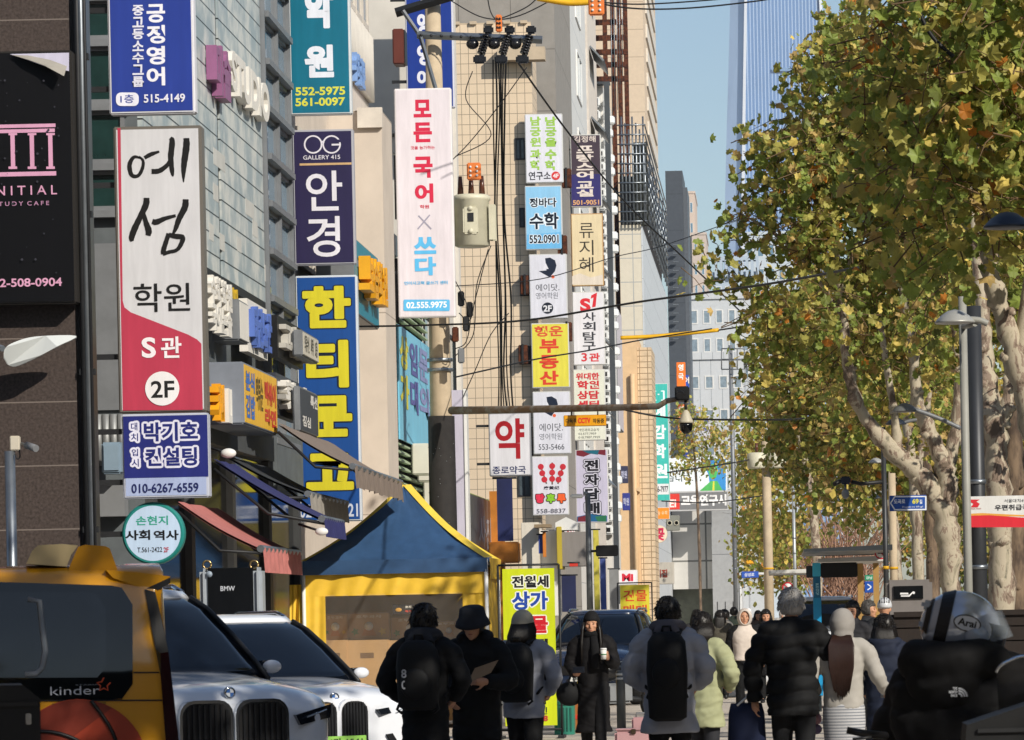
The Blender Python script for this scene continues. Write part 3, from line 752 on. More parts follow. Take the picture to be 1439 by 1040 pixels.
facade_box('wall_sign', 'bright yellow box sign with blue and red writing above awnings', 342, 388, 508, 596, vinyl('#e3b23c'), -6.6, .55,
           [('분식', .04, .3, .55, .88, '#3a6fc0', .04), ('김밥', .04, .3, .12, .5, '#3a6fc0', .04), ('떡튀순', .34, .55, .3, .85, '#5a4a20', .02), ('떡볶이', .6, .95, .45, .85, '#c8402c', .05), ('라면', .6, .95, .1, .4, '#c8402c', .05)], mat('sign_side_grey', '#7c828c', .5), group=FB)
facade_letters('white brush letters on the dark plate left of the blue sign', '횟집', 389, 420, 532, 574, LW, .12, -6.75, plate=mat('slate_plate', '#3a3f4a', .4))
facade_box('wall_sign', 'dark slate sign with small white letters beside deep blue sign', 421, 446, 542, 606, mat('slate_plate'), -6.5, .1, [('특선', .55, .95, .62, .9, '#d9d6d0', .04), ('점심', .1, .55, .14, .38, '#d9d6d0', .04)], group=FB)
# awnings over the shops
def awning(label, Y0, Y1, wall, outer, val, mt, under=None, scallop=0, group='fabric awnings over the shops'):
    W, O = at(*wall, Y0), at(*outer, Y0)
    t = thing('awning', label, 'awning', (W.x, (Y0 + Y1) / 2, O.z), group)
    m = MB()
    n = 10
    rows = []
    for i in range(n + 1):
        f = i / n
        sag = -.04 * math.sin(f * math.pi)
        rows.append([Vector((W.x + (O.x - W.x) * f, Y0 + (Y1 - Y0) * j / 8, W.z + (O.z - W.z) * f + sag + .008 * math.sin(j * 2.1))) for j in range(9)])
    vs = [v for r in rows for v in r] + [v - Vector((0, 0, .03)) for r in rows for v in r]
    o = 9 * (n + 1)
    fs = []
    for i in range(n):
        for j in range(8):
            a = i * 9 + j
            fs += [(a, a + 9, a + 10, a + 1), (o + a, o + a + 1, o + a + 10, o + a + 9)]
    m.add(vs, fs, mt, True)
    m.build('canopy', t)
    m = MB()
    for yy in (Y0 + .03, Y1 - .03): m.tube([(W.x, yy, W.z - .12), ((W.x + O.x) / 2, yy, (W.z + O.z) / 2 - .3), (O.x, yy, O.z - .05)], .02, DARK)
    m.tube([(O.x, Y0, O.z), (O.x, Y1, O.z)], .045, STEEL)
    m.build('folding_arm', t)
    m = MB()
    P, Q = [], []
    ns = 48
    for j in range(ns + 1):
        yy = Y0 + (Y1 - Y0) * j / ns
        xx = O.x + .03 + .025 * math.sin(j * 1.3)
        P.append((xx, yy, O.z + .01)); Q.append((xx + .02, yy, O.z - val + (scallop * abs(math.sin(j * math.pi / 6)) if scallop else 0)))
    m.add(P + Q, [(i, ns + 1 + i, ns + 2 + i, i + 1) for i in range(ns)], under or mt, True)
    m.build('valance', t)
    return t
awning('faded red awning with ribbed valance behind the yellow van', 50, 54, (250, 705), (366, 771), .28, mat('red_canvas', '#b4706a', .8, var=.2, scale=6))
awning('black awning with pale grey fringe in front of the blue sign', 55.5, 60.5, (318, 640), (432, 694), .28, mat('black_canvas', '#33363a', .8, var=.2), mat('grey_fringe', '#8f8a82', .85, var=.35, scale=14, stretch=(1, 8, .5)))
awning('navy awning with dropped navy end below the black one', 52, 54.4, (300, 645), (452, 729), .22, mat('navy_canvas', '#2b2d5c', .75, var=.15))
awning('long brown grey awning with scalloped fringe crossing the blue sign', 56.5, 63.8, (390, 594), (495, 655), .3, mat('taupe_canvas', '#7b6e64', .85, var=.25, scale=5, stretch=(1, 5, 1)), None, .03)
# wall lamps and little things under the awnings
for px, py, r in ((321, 637, .06), (452, 747, .05)):
    m = MB(); p = at(px, py, 52); m.ball(p, (r * 1.6, r, r), WHITE); m.tube([p, p + Vector((-.3, .2, .1))], .015, DARK)
    m.build('spot_lamp', None, {321: 'small white spot lamp beside the pale blue phone number panel', 452: 'small white spot lamp under the navy awning end'}[px], 'lamp', base=p)
# charger cabinet behind the cars
t = thing('charging_cabinet', 'black charging cabinet with white sides and two metal rings', 'cabinet', at(322, 1020, 47) * 1)
c0, c1 = at(281, 852, 47), at(363, 797, 47)
t.location = ((c0.x + c1.x) / 2, 47, 0)
m = MB(); m.box((c0.x + .06, 47, .05), (c1.x - .03, 47.35, c1.z), mat('black_gloss', '#101215', .2, coat=.3), .03); m.build('body', t)
for a in (c0.x, c1.x - .06): m = MB(); m.box((a, 46.98, .05), (a + .1, 47.3, c1.z), mat('silver_plastic', '#9fa6ad', .35), .04); m.build('side_trim', t)
for px in (291, 357):
    p = at(px, 795, 47.1); m = MB(); m.tube([p + Vector((.045 * math.cos(k * .4), 0, .045 * math.sin(k * .4) + .01)) for k in range(17)], .012, mat('brass', '#a58d62', .3, .9), 6); m.build('lifting_ring', t)
m = MB(); m.write('BMW', at(320, 827, 46.99), AX, AZ, .16, .055, vinyl('#b8bcc4'), .02); m.lathe([(.035, 0), (.035, -.004)], at(294, 807, 46.995), vinyl('#8a97a5'), 20, 'Y'); m.build('lettering', t)

# beige building with window strip behind the blue signs
BEIGE = mat('beige_render', '#c8bcae', .85, var=.1, scale=1.2, bump=.15, joints=(0, 3.4, .02, '#9c9184'))
t = thing('beige_building', 'beige rendered building behind the navy optician sign', 'building', (-9, 73, 0))
xr = xat(541, 400, 72)
block(t, (-13, 66.2, 0), (-7.38, 71.95, 14.5), BEIGE)
block(t, (-13, 72, 0), (xr, 73.9, zat(520, 155, 72)), BEIGE)
block(t, (-13, 74, 0), (-7.35, 79.2, 16), mat('pale_render', '#cfc6bb', .85, var=.1), 'upper_wall')
zc = zat(507, 85, 75)
for k in range(4): pane_side(t, -7.35, 74.2 + k * 1.25, 75.3 + k * 1.25, zc + 1.05, zc + 4.5, mat('cream_frame', '#ccc4b8', .6), mat('frosted_glass', '#9b9d9c', .25, var=.3, scale=4), .1)
m = MB()
for k in range(26): m.tube([(-7.3, 74.1 + k * .2, zc - .25), (-7.3, 74.1 + k * .2, zc + .95)], .07, mat('cream_corrugated', '#d0cabf', .6, var=.08), 6)
m.build('corrugated_band', t)
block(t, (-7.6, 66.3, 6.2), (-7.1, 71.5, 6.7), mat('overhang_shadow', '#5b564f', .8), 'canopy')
pane_side(t, -7.37, 67, 71, 7.2, 9.4, mat('cream_frame'), GLASS, .07, 3)
block(t, (xr - .4, 71.9, zat(520, 180, 72)), (xr + .02, 72, zat(520, 152, 72)), mat('cream_frame'), 'cornice')
facade_letters('pale blue raised letters right of the teal sign', '수학전문', 492, 506, 70, 112, mat('letter_pale_blue', '#7d9fd2', .5), .1, -7.15)
tt = facade_box('wall_sign', 'teal projecting sign with yellow and white raised letters', 497, 530, 332, 440, vinyl('#1d7f96'), -6.45, .6, group=FB)
facade_letters('yellow and white raised letters on the teal projecting sign', '보습학원', 503, 530, 355, 414, mat('letter_yellow2', '#e6a41c', .5), .18, -6.43)
m = MB(); p0, p1 = at(552, 90, 79.4), at(567, 40, 79.4); m.box((p0.x, 79.4, p0.z), (p1.x, 79.9, p1.z), mat('red_brown_box', '#5d2a20', .5), .02)
tt = thing('sign_box', 'blank red brown box left of the large blue sign', 'sign', (p0.x, 79.4, p0.z)); m.build('cabinet', tt)
m = MB(); m.box((p1.x - .001, 79.42, p0.z + .02), (p1.x + .02, 79.88, p1.z - .02), BLACK); m.build('side_panel', tt)
for px, py in ((545, 185), (545, 330)):
    p = at(px, py, 78.6); m = MB(); m.box((p.x - .1, 78.6, p.z - .4), (p.x + .14, 79, p.z + .02), STEEL, .02)
    m.tube([(p.x + .12, 78.8, p.z - .42), (p.x + .12, 78.8, p.z - 1.6)], .04, DARK); m.tube([(p.x + .02, 78.8, p.z - .42), (p.x + .02, 78.8, p.z - 1.6)], .03, GREY)
    m.build('sign_bracket', None, {185: 'upper grey bracket box holding the tall pink white sign', 330: 'lower grey bracket box holding the tall pink white sign'}[py], 'bracket', base=p)

# green louvred building
t = thing('louvred_building', 'pale green louvred building behind the tent peak', 'building', (-7.6, 83, 0))
gx0, gx1 = xat(541, 500, 79.3), xat(553, 500, 79.3)
zt = zat(547, 357, 79.3)
GRN = mat('sage_green_paint', '#a3b394', .6, var=.08)
block(t, (-12, 79.3, 0), (gx1, 79.7, zt), GRN, 'pilaster')
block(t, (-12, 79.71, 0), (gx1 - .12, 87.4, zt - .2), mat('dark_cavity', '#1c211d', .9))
m = MB()
k = 0
z = 2.2
while z < zt - .1:
    m.prism([(-.1, 0), (.0, .0), (.0, .03), (-.1, .1)], (gx1, 79.75, z), AX, AZ, (0, 7.6, 0), GRN); z += .15
m.build('louvre_screen', t)
m = MB(); m.box((gx1 + .02, 79.8, zat(556, 617, 79.8)), (gx1 + .05, 87.2, zat(556, 455, 79.8)), vinyl('#7cc4e2')); tb = thing('wall_banner', 'light blue banner with yellow and violet writing over the louvres', 'banner', (gx1, 83, 4)); m.build('sheet', tb)
zl, zh = zat(556, 617, 79.8), zat(556, 455, 79.8); hh = zh - zl
m = MB()
for txt, a, b, cc, bb in (('상가', 80.0, 81.9, '#d8cf3c', .05), ('임대', 82.2, 84.0, '#5a5aa0', .04), ('문의', 84.3, 86.6, '#8b93c4', .04)):
    for u, v, o_, c3 in ((0, .05, 0, '#4b4b94'), (0, 0, .004, cc)):
        m.write(txt[0], (gx1 + .055 + o_, (a + b) / 2 + v, zl + hh * .78), AY, AZ, b - a, hh * .3, vinyl(c3), bb)
        m.write(txt[1], (gx1 + .055 + o_, (a + b) / 2 + v, zl + hh * .44), AY, AZ, b - a, hh * .3, vinyl(c3), bb)
m.build('lettering', tb)
for i, (px, py) in enumerate(((583, 645), (590, 655), (597, 690))):
    Y = 82.5 + i * 1.3; z = zat(px, py, Y)
    a_ = thing('air_conditioner', ['white air conditioner unit highest on the green louvres', 'middle white air conditioner unit on the green louvres', 'lowest white air conditioner unit by the pole'][i], 'air conditioner', (gx1 + .1, Y, z - .3), 'air conditioners on the louvres')
    m = MB(); m.box((gx1 + .03, Y, z - .3), (gx1 + .36, Y + .85, z + .3), mat('cream_white', '#cfccbf', .5, var=.06), .02); m.build('casing', a_)
    m = MB(); m.lathe([(.23, 0), (.23, .02), (.2, .025), (.05, .02)], (gx1 + .36, Y + .42, z), GREY, 20, 'X'); m.build('fan_grille', a_)

# white building up to the side street
WH = mat('off_white_render', '#c9c4ba', .8, var=.12, scale=.9)
t = thing('white_building', 'off white narrow fronted building at the side street corner', 'building', (-9, 95, 0))
block(t, (-14, 87.6, 0), (-7.35, 100.2, 17), WH)
for k in range(5):
    for j in range(3): pane_side(t, -7.35, 90.4 + j * 3.3, 92.6 + j * 3.3, 3.6 + k * 2.7, 5.4 + k * 2.7, DARK, mat('teal_glass', '#27454c', .06, var=.2, spec=.8), .07)
for y in (88.2, 93.3, 99.4): block(t, (-7.35, y, 0), (-7.2, y + .5, 17), mat('white_pilaster', '#d2cdc4', .8, var=.08), 'pilaster')
b0, b1 = at(630, 868, 90), at(655, 548, 90)
tt = thing('blank_sign', 'tall blank lavender white sign box beside the utility pole', 'sign', (b0.x, 90, 1))
m = MB(); m.box((b0.x, 90, zat(640, 832, 90)), (b1.x - .07, 90.5, b1.z), vinyl('#b6b2c2'), .01); m.build('face', tt)
m = MB(); m.box((b1.x - .068, 89.97, zat(640, 832, 90)), (b1.x, 90.52, b1.z + .02), WHITE, .01); m.build('edge_frame', tt)
tt = facade_box('wall_sign', 'dark photo sign with green end under the pharmacy sign', 655, 700, 690, 800, mat('photo_panel', '#4b4f56', .3, var=.6, scale=3, stretch=(1, 2, .3)), -6.9, .3, [('사진관', .35, .95, .3, .75, '#a9a9ae', .02)], mat('olive_side', '#8fa05a', .5), group=FB)
# side street corner: orange fascia, navy strip banner
t = thing('orange_canopy', 'orange brown corner canopy and post above the yellow tent', 'canopy', at(712, 790, 104))
OR = mat('orange_paint', '#b8742a', .55, var=.2)
p0, p1 = at(690, 812, 104), at(706, 690, 104)
m = MB(); m.box((p0.x, 104, 0), (p1.x, 104.6, p1.z), OR); m.build('post', t)
m = MB(); a, b = at(690, 792, 103.9), at(731, 762, 103.9); m.box((a.x, 103, a.z), (b.x, 103.99, b.z), OR, .03); m.build('fascia', t)
a, b = at(701, 761, 103.4), at(721, 672, 103.4)
t = thing('strip_banner', 'narrow dark navy strip banner hanging below the pharmacy sign', 'banner', (a.x, 103.4, a.z))
m = MB(); m.box((a.x, 103.0, a.z), (b.x, 103.03, b.z), mat('navy_cloth', '#1a2352', .7, var=.3, scale=1)); m.build('sheet', t)
m = MB(); m.tube([(a.x - .1, 103.02, b.z), (b.x + .1, 103.02, b.z)], .03, DARK); m.build('rod', t)

# beige tiled building across the side street
TILE = mat('beige_wall_tiles', '#d3bfa4', .6, var=.1, scale=.5, bump=.1, joints=(.235, .3, .016, '#7d7263'))
t = thing('tiled_building', 'beige tiled building with black joints behind the hanging cable bundle', 'building', (-10, 130, 0))
tx = xat(747, 100, 126.4)
ztop = zat(700, 34, 126.4)
block(t, (-24, 126.4, 0), (tx, 129, ztop), TILE)
m = MB()
for k in range(24): m.box((tx - .3 - k * .5, 126.3, ztop), (tx - .1 - k * .5, 126.5, ztop + .09), mat('coping', '#b9a890', .8))
m.box((-24, 126.4, ztop), (tx - .003, 126.6, ztop + .05), mat('coping')); m.build('coping', t)
for px0, px1, py0, py1 in ((724, 738, 194, 225), (730, 743, 292, 320), (731, 743, 390, 416), (732, 746, 486, 512), (690, 706, 600, 660), (731, 748, 600, 640), (728, 745, 655, 698)):
    a, b = at(px0, py1, 126.4), at(px1, py0, 126.4)
    pane_front(t, a.x, b.x, a.z, b.z, 126.4, mat('dark_frame', '#2b2d31', .5), mat('dull_glass', '#4c565c', .15, var=.3), .05, 1)
block(t, (xat(747, 95, 125.9) - 1, 125.8, zat(757, 84, 125.9)), (xat(766, 95, 125.9), 126.39, zat(757, 66, 125.9)), mat('coping'), 'ledge')
for i, (px, py) in enumerate(((790, 344), (738, 400), (797, 466), (735, 498), (796, 250))):
    p = at(px, py, 126.05); m = MB(); m.box((p.x - .14, 126.05, p.z - .28), (p.x + .14, 126.35, p.z + .28), RUST, .02)
    a_ = thing('rusty_box', ['rusty sign bracket box left of the cream three character sign', 'rusty bracket box left of the white letter A sign', 'rusty bracket box left of the S1 sign', 'rusty bracket box left of the yellow sign', 'rusty bracket box above the sky blue sign'][i], 'bracket', p, 'rusty sign bracket boxes'); m.build('casing', a_)
    m = MB(); m.box((p.x - .04, 126, p.z - .3), (p.x + .02, 126.049, p.z + .3), DARK); m.build('strap', a_)
# slabs of the next fronts
def slab(name, label, px, Y, Y1, mt, top=32, wins=None, xl=-18, py=80):
    t = thing(name, label, 'building', (xl + 5, (Y + Y1) / 2, 0))
    x = xat(px, py, Y)
    block(t, (xl, Y, 0), (x, Y1, top), mt)
    return t, x
GW = mat('grey_stone_panels', '#8d8983', .8, var=.1, joints=(1.6, 1.9, .025, '#67635e'))
slab('grey_building', 'grey stone panelled building rising above the beige tiled one', 780, 131, 141.5, GW)
t, x = slab('pale_building', 'pale white metal panelled building beside the grey one', 800, 142, 155, mat('white_panels', '#d3d2ce', .5, var=.08, joints=(0, 2.7, .02, '#8d9498')))
for k in range(9): pane_side(t, x, 147, 150.5, 6 + k * 2.7, 7.6 + k * 2.7, WHITE, GLASSB, .07, 1)
t, x = slab('window_building', 'building with pale blue tilted windows left of white balconies', 826, 156, 163.8, mat('warm_white', '#d2cac0', .8, var=.1))
for k in range(10):
    z = 5 + k * 2.6
    pane_front(t, x - .95, x - .08, z, z + 1.7, 156, WHITE, GLASSB, .05, 1)
    m = MB(); m.prism([(0, 0), (.5, -.55), (.54, -.5), (.04, .05)], (x + .02, 157, z + 1.9), AX, AZ, (0, 4, 0), STEEL); m.build('awning_window', t)
# building with the stacked white balcony boxes
t, x = slab('balcony_building', 'building front of stacked white balcony boxes with a dark drain post', 846, 165, 174, mat('cool_white', '#d2d0cb', .6, var=.1), zat(830, 120, 165))
WB = mat('white_balcony', '#dcdfe0', .45, var=.05)
zz = zat(830, 752, 165)
n_ = 0
while zz < zat(830, 132, 165) - .3 and n_ < 60:
    m = MB()
    for dx in (-.98, -.5) if zz > 19.5 else (-.34,):
        m.box((x + dx, 164.45, zz), (x + dx + .4, 164.99, zz + .36), WB, .05)
        m.box((x + dx + .14, 164.44, zz + .1), (x + dx + .3, 164.46, zz + .26), BLACK)
    m.box((x + .02, 164.7, zz), (x + .13, 164.98, zz + .3), WB, .03)
    if n_ % 3: m.box((x + .002, 166, zz), (x + .30 + .15 * random.random(), 166.6, zz + .3), WB, .04)
    m.build('balcony', t)
    zz += .5; n_ += 1
m = MB(); m.box((x + .1, 163.6, 2), (x + .3, 163.9, zat(853, 118, 164)), mat('slate_metal', '#3c4248', .5)); m.build('drain_post', t)
m = MB(); m.box((x - 1.1, 164.3, zat(830, 121, 165)), (x + .3, 165, zat(830, 118, 165)), mat('slate_metal')); m.build('roof_edge', t)
facade_box('wall_sign', 'small violet sign edge on the balcony building wall', 866, 873, 430, 600, vinyl('#cfc5c9'), -6.3, .3, group=FB)
# rusty steel frame
t = thing('steel_frame', 'rust brown steel columns and beams of a building site', 'steel frame', (-7.6, 249.4, 0))
for i, px in enumerate((851, 862, 871, 880)):
    x = xat(px, 100, 249.4 + i); m = MB(); h = 42
    m.box((x - .13, 249.4 + i, 14), (x + .13, 249.44 + i, h), RUST); m.box((x - .03, 249.441 + i, 0), (x + .03, 249.7 + i, h), RUST); m.box((x - .13, 249.701 + i, 0), (x + .13, 249.74 + i, h), RUST); m.build('column', t)
for py in (30, 52, 72, 90, 110):
    z = zat(840, py, 250); m = MB(); m.box((xat(822, 60, 250), 250.4, z - .16), (xat(882, 60, 250), 250.6, z + .16), RUST); m.build('beam', t)
m = MB()
for k in range(5): m.tube([(xat(858 + k * 4, 60, 249.2), 249.2, 29 + k), (xat(860 + k * 4, 60, 249.2), 249.3, 39)], .02, STEEL, 5)
m.build('hanging_cable', t)
# tall beige tower behind the site
t = thing('beige_tower', 'tall plain beige apartment tower behind the scaffold', 'building', (-14, 325, 0))
BT = mat('tower_beige', '#cfbca4', .8, var=.06, joints=(0, 2.0, .05, '#a5947f'))
x = xat(905, 90, 310)
block(t, (-24, 310, 0), (x, 345, 62), BT)
for k in range(28):
    block(t, (x, 316, 10 + k * 1.8), (x + .12, 340, 11 + k * 1.8), mat('tower_side_pale', '#cfc9be', .7), 'balcony')
# scaffold and site hoarding
t = thing('scaffold', 'silver tube scaffold with black netting over a cream site wall', 'scaffold', (-8, 260, 0))
xs0 = xat(870, 300, 246)
for k in range(7):
    m = MB(); m.tube([(xs0 + (-7.3 - xs0) * k / 6 + .25, 245.6, zat(890, 316, 246)), (xs0 + (-7.3 - xs0) * k / 6 + .25, 245.6, zat(890, 165 + (k % 3) * 9, 246))], .05, STEEL, 6); m.build('upright', t)
for k in range(14):
    m = MB(); m.tube([(-7.0, 246 + k * 3.6, zat(890, 316, 246)), (-7.0, 246 + k * 3.6, 28 + 1.2 * (k % 2))], .05, STEEL, 6); m.build('upright', t)
for k in range(11):
    z = zat(890, 312 - k * 13.5, 246)
    m = MB(); m.tube([(xs0, 245.5, z), (-6.9, 245.5, z)], .04, STEEL, 6); m.tube([(-6.95, 245.5, z), (-6.95, 296, z)], .04, STEEL, 6); m.build('ledger', t)
m = MB(); m.box((xat(889, 250, 247), 247, zat(900, 318, 247)), (xat(910, 250, 247), 247.1, zat(900, 200, 247)), mat('black_net', '#22241f', .95, var=.5, scale=4)); m.build('netting', t)
for k in range(40):
    y = 247 + random.random() * 48; z = 24 + random.random() * 4
    m = MB(); m.tube([(-7.1, y, z), (-6.95, y + random.uniform(-2, 2), z + 1.6)], .03, STEEL, 5); m.build('brace', t)
block(t, (xs0, 248, 13), (-7.4, 296, 27), mat('site_dark', '#3a3633', .9, var=.4), 'inner_wall')
t = thing('site_hoarding', 'cream panelled site wall below the silver scaffold', 'hoarding', (-8, 270, 0))
block(t, (xs0, 246, 0), (-7.31, 247.9, zat(890, 316, 246)), mat('cream_panels', '#cfc7b5', .7, var=.05, joints=(.85, 1.38, .05, '#9fa1a0')))
block(t, (-7.3, 246.02, 0), (-7.22, 302, zat(890, 318, 246)), mat('pale_sheet', '#c3c8cc', .6, var=.1, joints=(3.2, 1.9, .04, '#9aa0a4')))
# tan building with tiled side
t = thing('tan_building', 'tan rendered narrow building with brick tile strip and drainpipe', 'building', (-8, 226, 0))
zt = zat(880, 472, 222)
TAN = mat('tan_render', '#dab88e', .75, var=.08)
x1, x2 = xat(897, 600, 222), xat(917, 600, 222)
block(t, (xat(864, 600, 222), 222, 0), (x1, 230, zt), TAN)
block(t, (x1 + .01, 222.3, 0), (x2, 229, zt - .6), mat('tan_brick_tiles', '#d2bb9b', .75, var=.15, joints=(.42, .3, .04, '#8a7458')), 'tiled_wall')
m = MB(); m.tube([(x1 - .25, 221.8, 0), (x1 - .25, 221.8, zt - 2)], .12, TAN, 8); m.build('drainpipe', t)
m = MB(); m.prism([(0, 0), (.35, .2), (.35, -.15)], (x1 - .3, 221.7, zt - 8), AX, AZ, (0, .3, 0), TAN); m.build('gutter_head', t)
for px, py, col, lab in ((877, 667, '#3d3f55', 'small dark violet sign on the tan wall'), (880, 705, '#39408a', 'small blue violet sign lower on the tan wall')):
    p = at(px, py, 221.2); tt = thing('wall_sign', lab, 'sign', p); m = MB(); m.box((p.x - .2, 221.2, p.z - .45), (p.x + .2, 221.4, p.z + .45), vinyl(col), .02); m.build('cabinet', tt); m = MB(); m.write('학원', p + Vector((0, -.01, 0)), AX, AZ, .3, .4, vinyl('#b9bad0'), .03); m.build('lettering', tt)
# grey concrete building at the bend
t = thing('concrete_building', 'grey concrete building with jointed wall and plain grey stair block', 'building', (-5, 305, 0))
CP = mat('cast_concrete', '#c6c4bf', .85, var=.12, scale=.6, bump=.1, joints=(2.4, 2.6, .12, '#6e6e6b'))
x0, x1, x2 = xat(925, 780, 300), xat(1001, 780, 300), xat(1039, 780, 298)
block(t, (x0 - 1.5, 300, zat(960, 828, 300)), (x1, 312, zat(960, 706, 300)), CP)
block(t, (x0 - 1.5, 301.5, 0), (x1, 312, zat(960, 828, 300) - .01), mat('dull_green_wall', '#6f7265', .9, var=.2), 'recessed_wall')
block(t, (x1 + .01, 298, 0), (x2, 311, zat(1020, 706, 298)), mat('stair_block_grey', '#999b9d', .8, var=.1, joints=(0, 5.6, .05, '#686a6d')), 'stair_block')
block(t, (x2 - .02, 297.9, 0), (x2 + .12, 311, zat(1020, 704, 298)), mat('white_edge', '#cfd1d2', .6), 'edge_trim')
for k in range(3): m = MB(); m.box((x1 + .3 + k * .55, 297.96, 0), (x1 + .34 + k * .55, 298, 2.3), DARK); m.build('door_joint', t)
for i, (a0, b0, a1, b1, cc, lab) in enumerate(((892, 790, 947, 822, '#b9b3a8', 'pale grey shop canopy board left of the concrete wall'), (897, 736, 908, 790, '#b5b6b4', 'white upright board beside the florist sign'), (936, 724, 955, 746, '#7f8078', 'grey board with two rings under the fascia'))):
    p, q = at(a0, b1, 262), at(a1, b0, 262); tt = thing('shop_board', lab, 'board', (p.x, 262, p.z)); m = MB(); m.box((p.x, 262, p.z), (q.x, 262.3, q.z), vinyl(cc), .03); m.build('board', tt)
    m = MB()
    if i == 0: m.write('고기집', at(925, 806, 261.98), AX, AZ, 1.1, .5, vinyl('#9a3b2a'), .03)
    elif i == 2:
        for d in (-.2, .22): m.lathe([(.16, 0), (.16, -.02), (.11, -.02), (.11, 0)], at(945.5, 735, 261.98) + Vector((d, 0, 0)), vinyl('#b9b3a0'), 20, 'Y')
    else: m.box((p.x + .05, 261.97, p.z + .3), (q.x - .05, 261.99, q.z - .3), vinyl('#c9c9c6'))
    m.build('lettering', tt)
# dark tower and far pale blocks
t = thing('dark_tower', 'slim dark grey tower right of the scaffold', 'building', (-10, 405, 0))
block(t, (xat(936, 300, 400), 400, 0), (xat(960, 300, 400), 412, zat(950, 240, 400)), mat('charcoal_panels', '#474d55', .5, var=.12, joints=(0, 3.4, .05, '#33383e')))
block(t, (xat(960, 300, 400) + .01, 401, 0), (xat(966, 300, 400), 411, zat(950, 262, 400)), mat('charcoal_side', '#555b63', .5), 'side_wall')
for k in range(12): m = MB(); p = at(946, 345 + k * 12, 399.6); m.box((p.x, 399.3, p.z), (p.x + .5, 399.7, p.z + .08), STEEL); m.build('rung', t)
def officeblock(name, label, px0, px1, py, Y, dep, mt, rows, cols, gl, wf=.55, hf=.6, fh=3.4, z0=4):
    t = thing(name, label, 'building', ((px0 + px1 - 2180) / 2 * Y / F, Y, 0))
    a, b, zt = xat(px0, py, Y), xat(px1, py, Y), zat((px0 + px1) / 2, py, Y)
    block(t, (a, Y, -.2), (b, Y + dep, zt), mt)
    block(t, (a - .2, Y - .2, zt), (b + .2, Y + dep, zt + .7), mt, 'parapet')
    cw = (b - a) / cols
    for r in range(rows):
        z = zt - (r + 1) * fh + .4
        if z < z0: break
        for c_ in range(cols):
            pane_front(t, a + cw * (c_ + .5 - wf / 2), a + cw * (c_ + .5 + wf / 2), z, z + fh * hf, Y, WHITE, gl, .12)
    return t
PALE = mat('pale_concrete', '#bfc3c6', .8, var=.06)
officeblock('office_building', 'pale grey office building half hidden by leaves', 966, 1072, 420, 450, 30, PALE, 10, 6, mat('pale_glass', '#8494a0', .15, var=.3), .6, .5, 3.0)
officeblock('apartment_building', 'stepped beige apartment block far behind the dark tower', 966, 976, 272, 1250, 40, mat('far_beige', '#cbb9aa', .8), 4, 1, GLASSB, .4, .5, 6)
officeblock('office_building', 'beige apartment block beside the stepped one', 972, 992, 330, 1240, 40, mat('far_beige2', '#c3b4a8', .8), 3, 2, GLASSB, .4, .5, 6)
t = officeblock('office_building', 'pale blue grey building with slotted roof screen', 1003, 1068, 388, 700, 30, mat('pale_blue_wall', '#aab8c6', .7, var=.05), 3, 5, GLASSB, .6, .5, 4)
m = MB()
for k in range(9): x = xat(1004 + k * 7.3, 375, 699); m.box((x, 699, zat(1030, 389, 699)), (x + .45, 702, zat(1030, 366, 699)), mat('pale_blue_wall'))
m.box((xat(1003, 366, 699), 699, zat(1030, 366, 699)), (xat(1066, 366, 699), 702, zat(1030, 360, 699)), mat('pale_blue_wall')); m.build('roof_screen', t)
officeblock('office_building', 'low white building with grey shutters behind the traffic arm', 966, 1046, 505, 420, 20, mat('white_tiles', '#c2c6ca', .7, var=.05, joints=(1.1, 0, .06, '#8f969c')), 9, 4, mat('pale_glass'), .62, .4, 3.3, 3)
officeblock('office_building', 'distant pale tower block between trees', 1046, 1120, 330, 900, 30, mat('haze_white', '#bcc6ce', .8), 9, 5, GLASSB, .6, .5, 5)
for i, (px0, px1, py0, py1, col, lab) in enumerate(((951, 963, 509, 545, '#e2762a', 'orange and white vertical sign far down the street'), (962, 968, 527, 560, '#2c55b8', 'narrow blue vertical sign behind the orange one'), (953, 962, 568, 612, '#d9702a', 'lower orange sign behind thin branches'), (955, 966, 612, 650, '#2f4592', 'dark blue sign with lines behind thin branches'), (986, 998, 583, 630, '#c9ccd6', 'pale sign with violet writing far down the street'))):
    p, q = at(px0, py1, 330 + i), at(px1, py0, 330 + i)
    tt = thing('blade_sign', lab, 'sign', (p.x, 330 + i, p.z), BG); m = MB(); m.box((p.x, 330 + i, p.z), (q.x, 330.4 + i, q.z), vinyl(col), .03); m.build('cabinet', tt)
    m = MB(); c_ = (p + q) / 2
    m.write('영어'[i % 2], Vector((c_.x, 329.98 + i, q.z - .4)), AX, AZ, .4, .5, vinyl('#e8e6e2' if i < 4 else '#5560a0'), .04)
    m.write('국수'[i % 2], Vector((c_.x, 329.98 + i, q.z - 1.1)), AX, AZ, .4, .5, vinyl('#e8e6e2' if i < 4 else '#5560a0'), .04); m.build('lettering', tt)
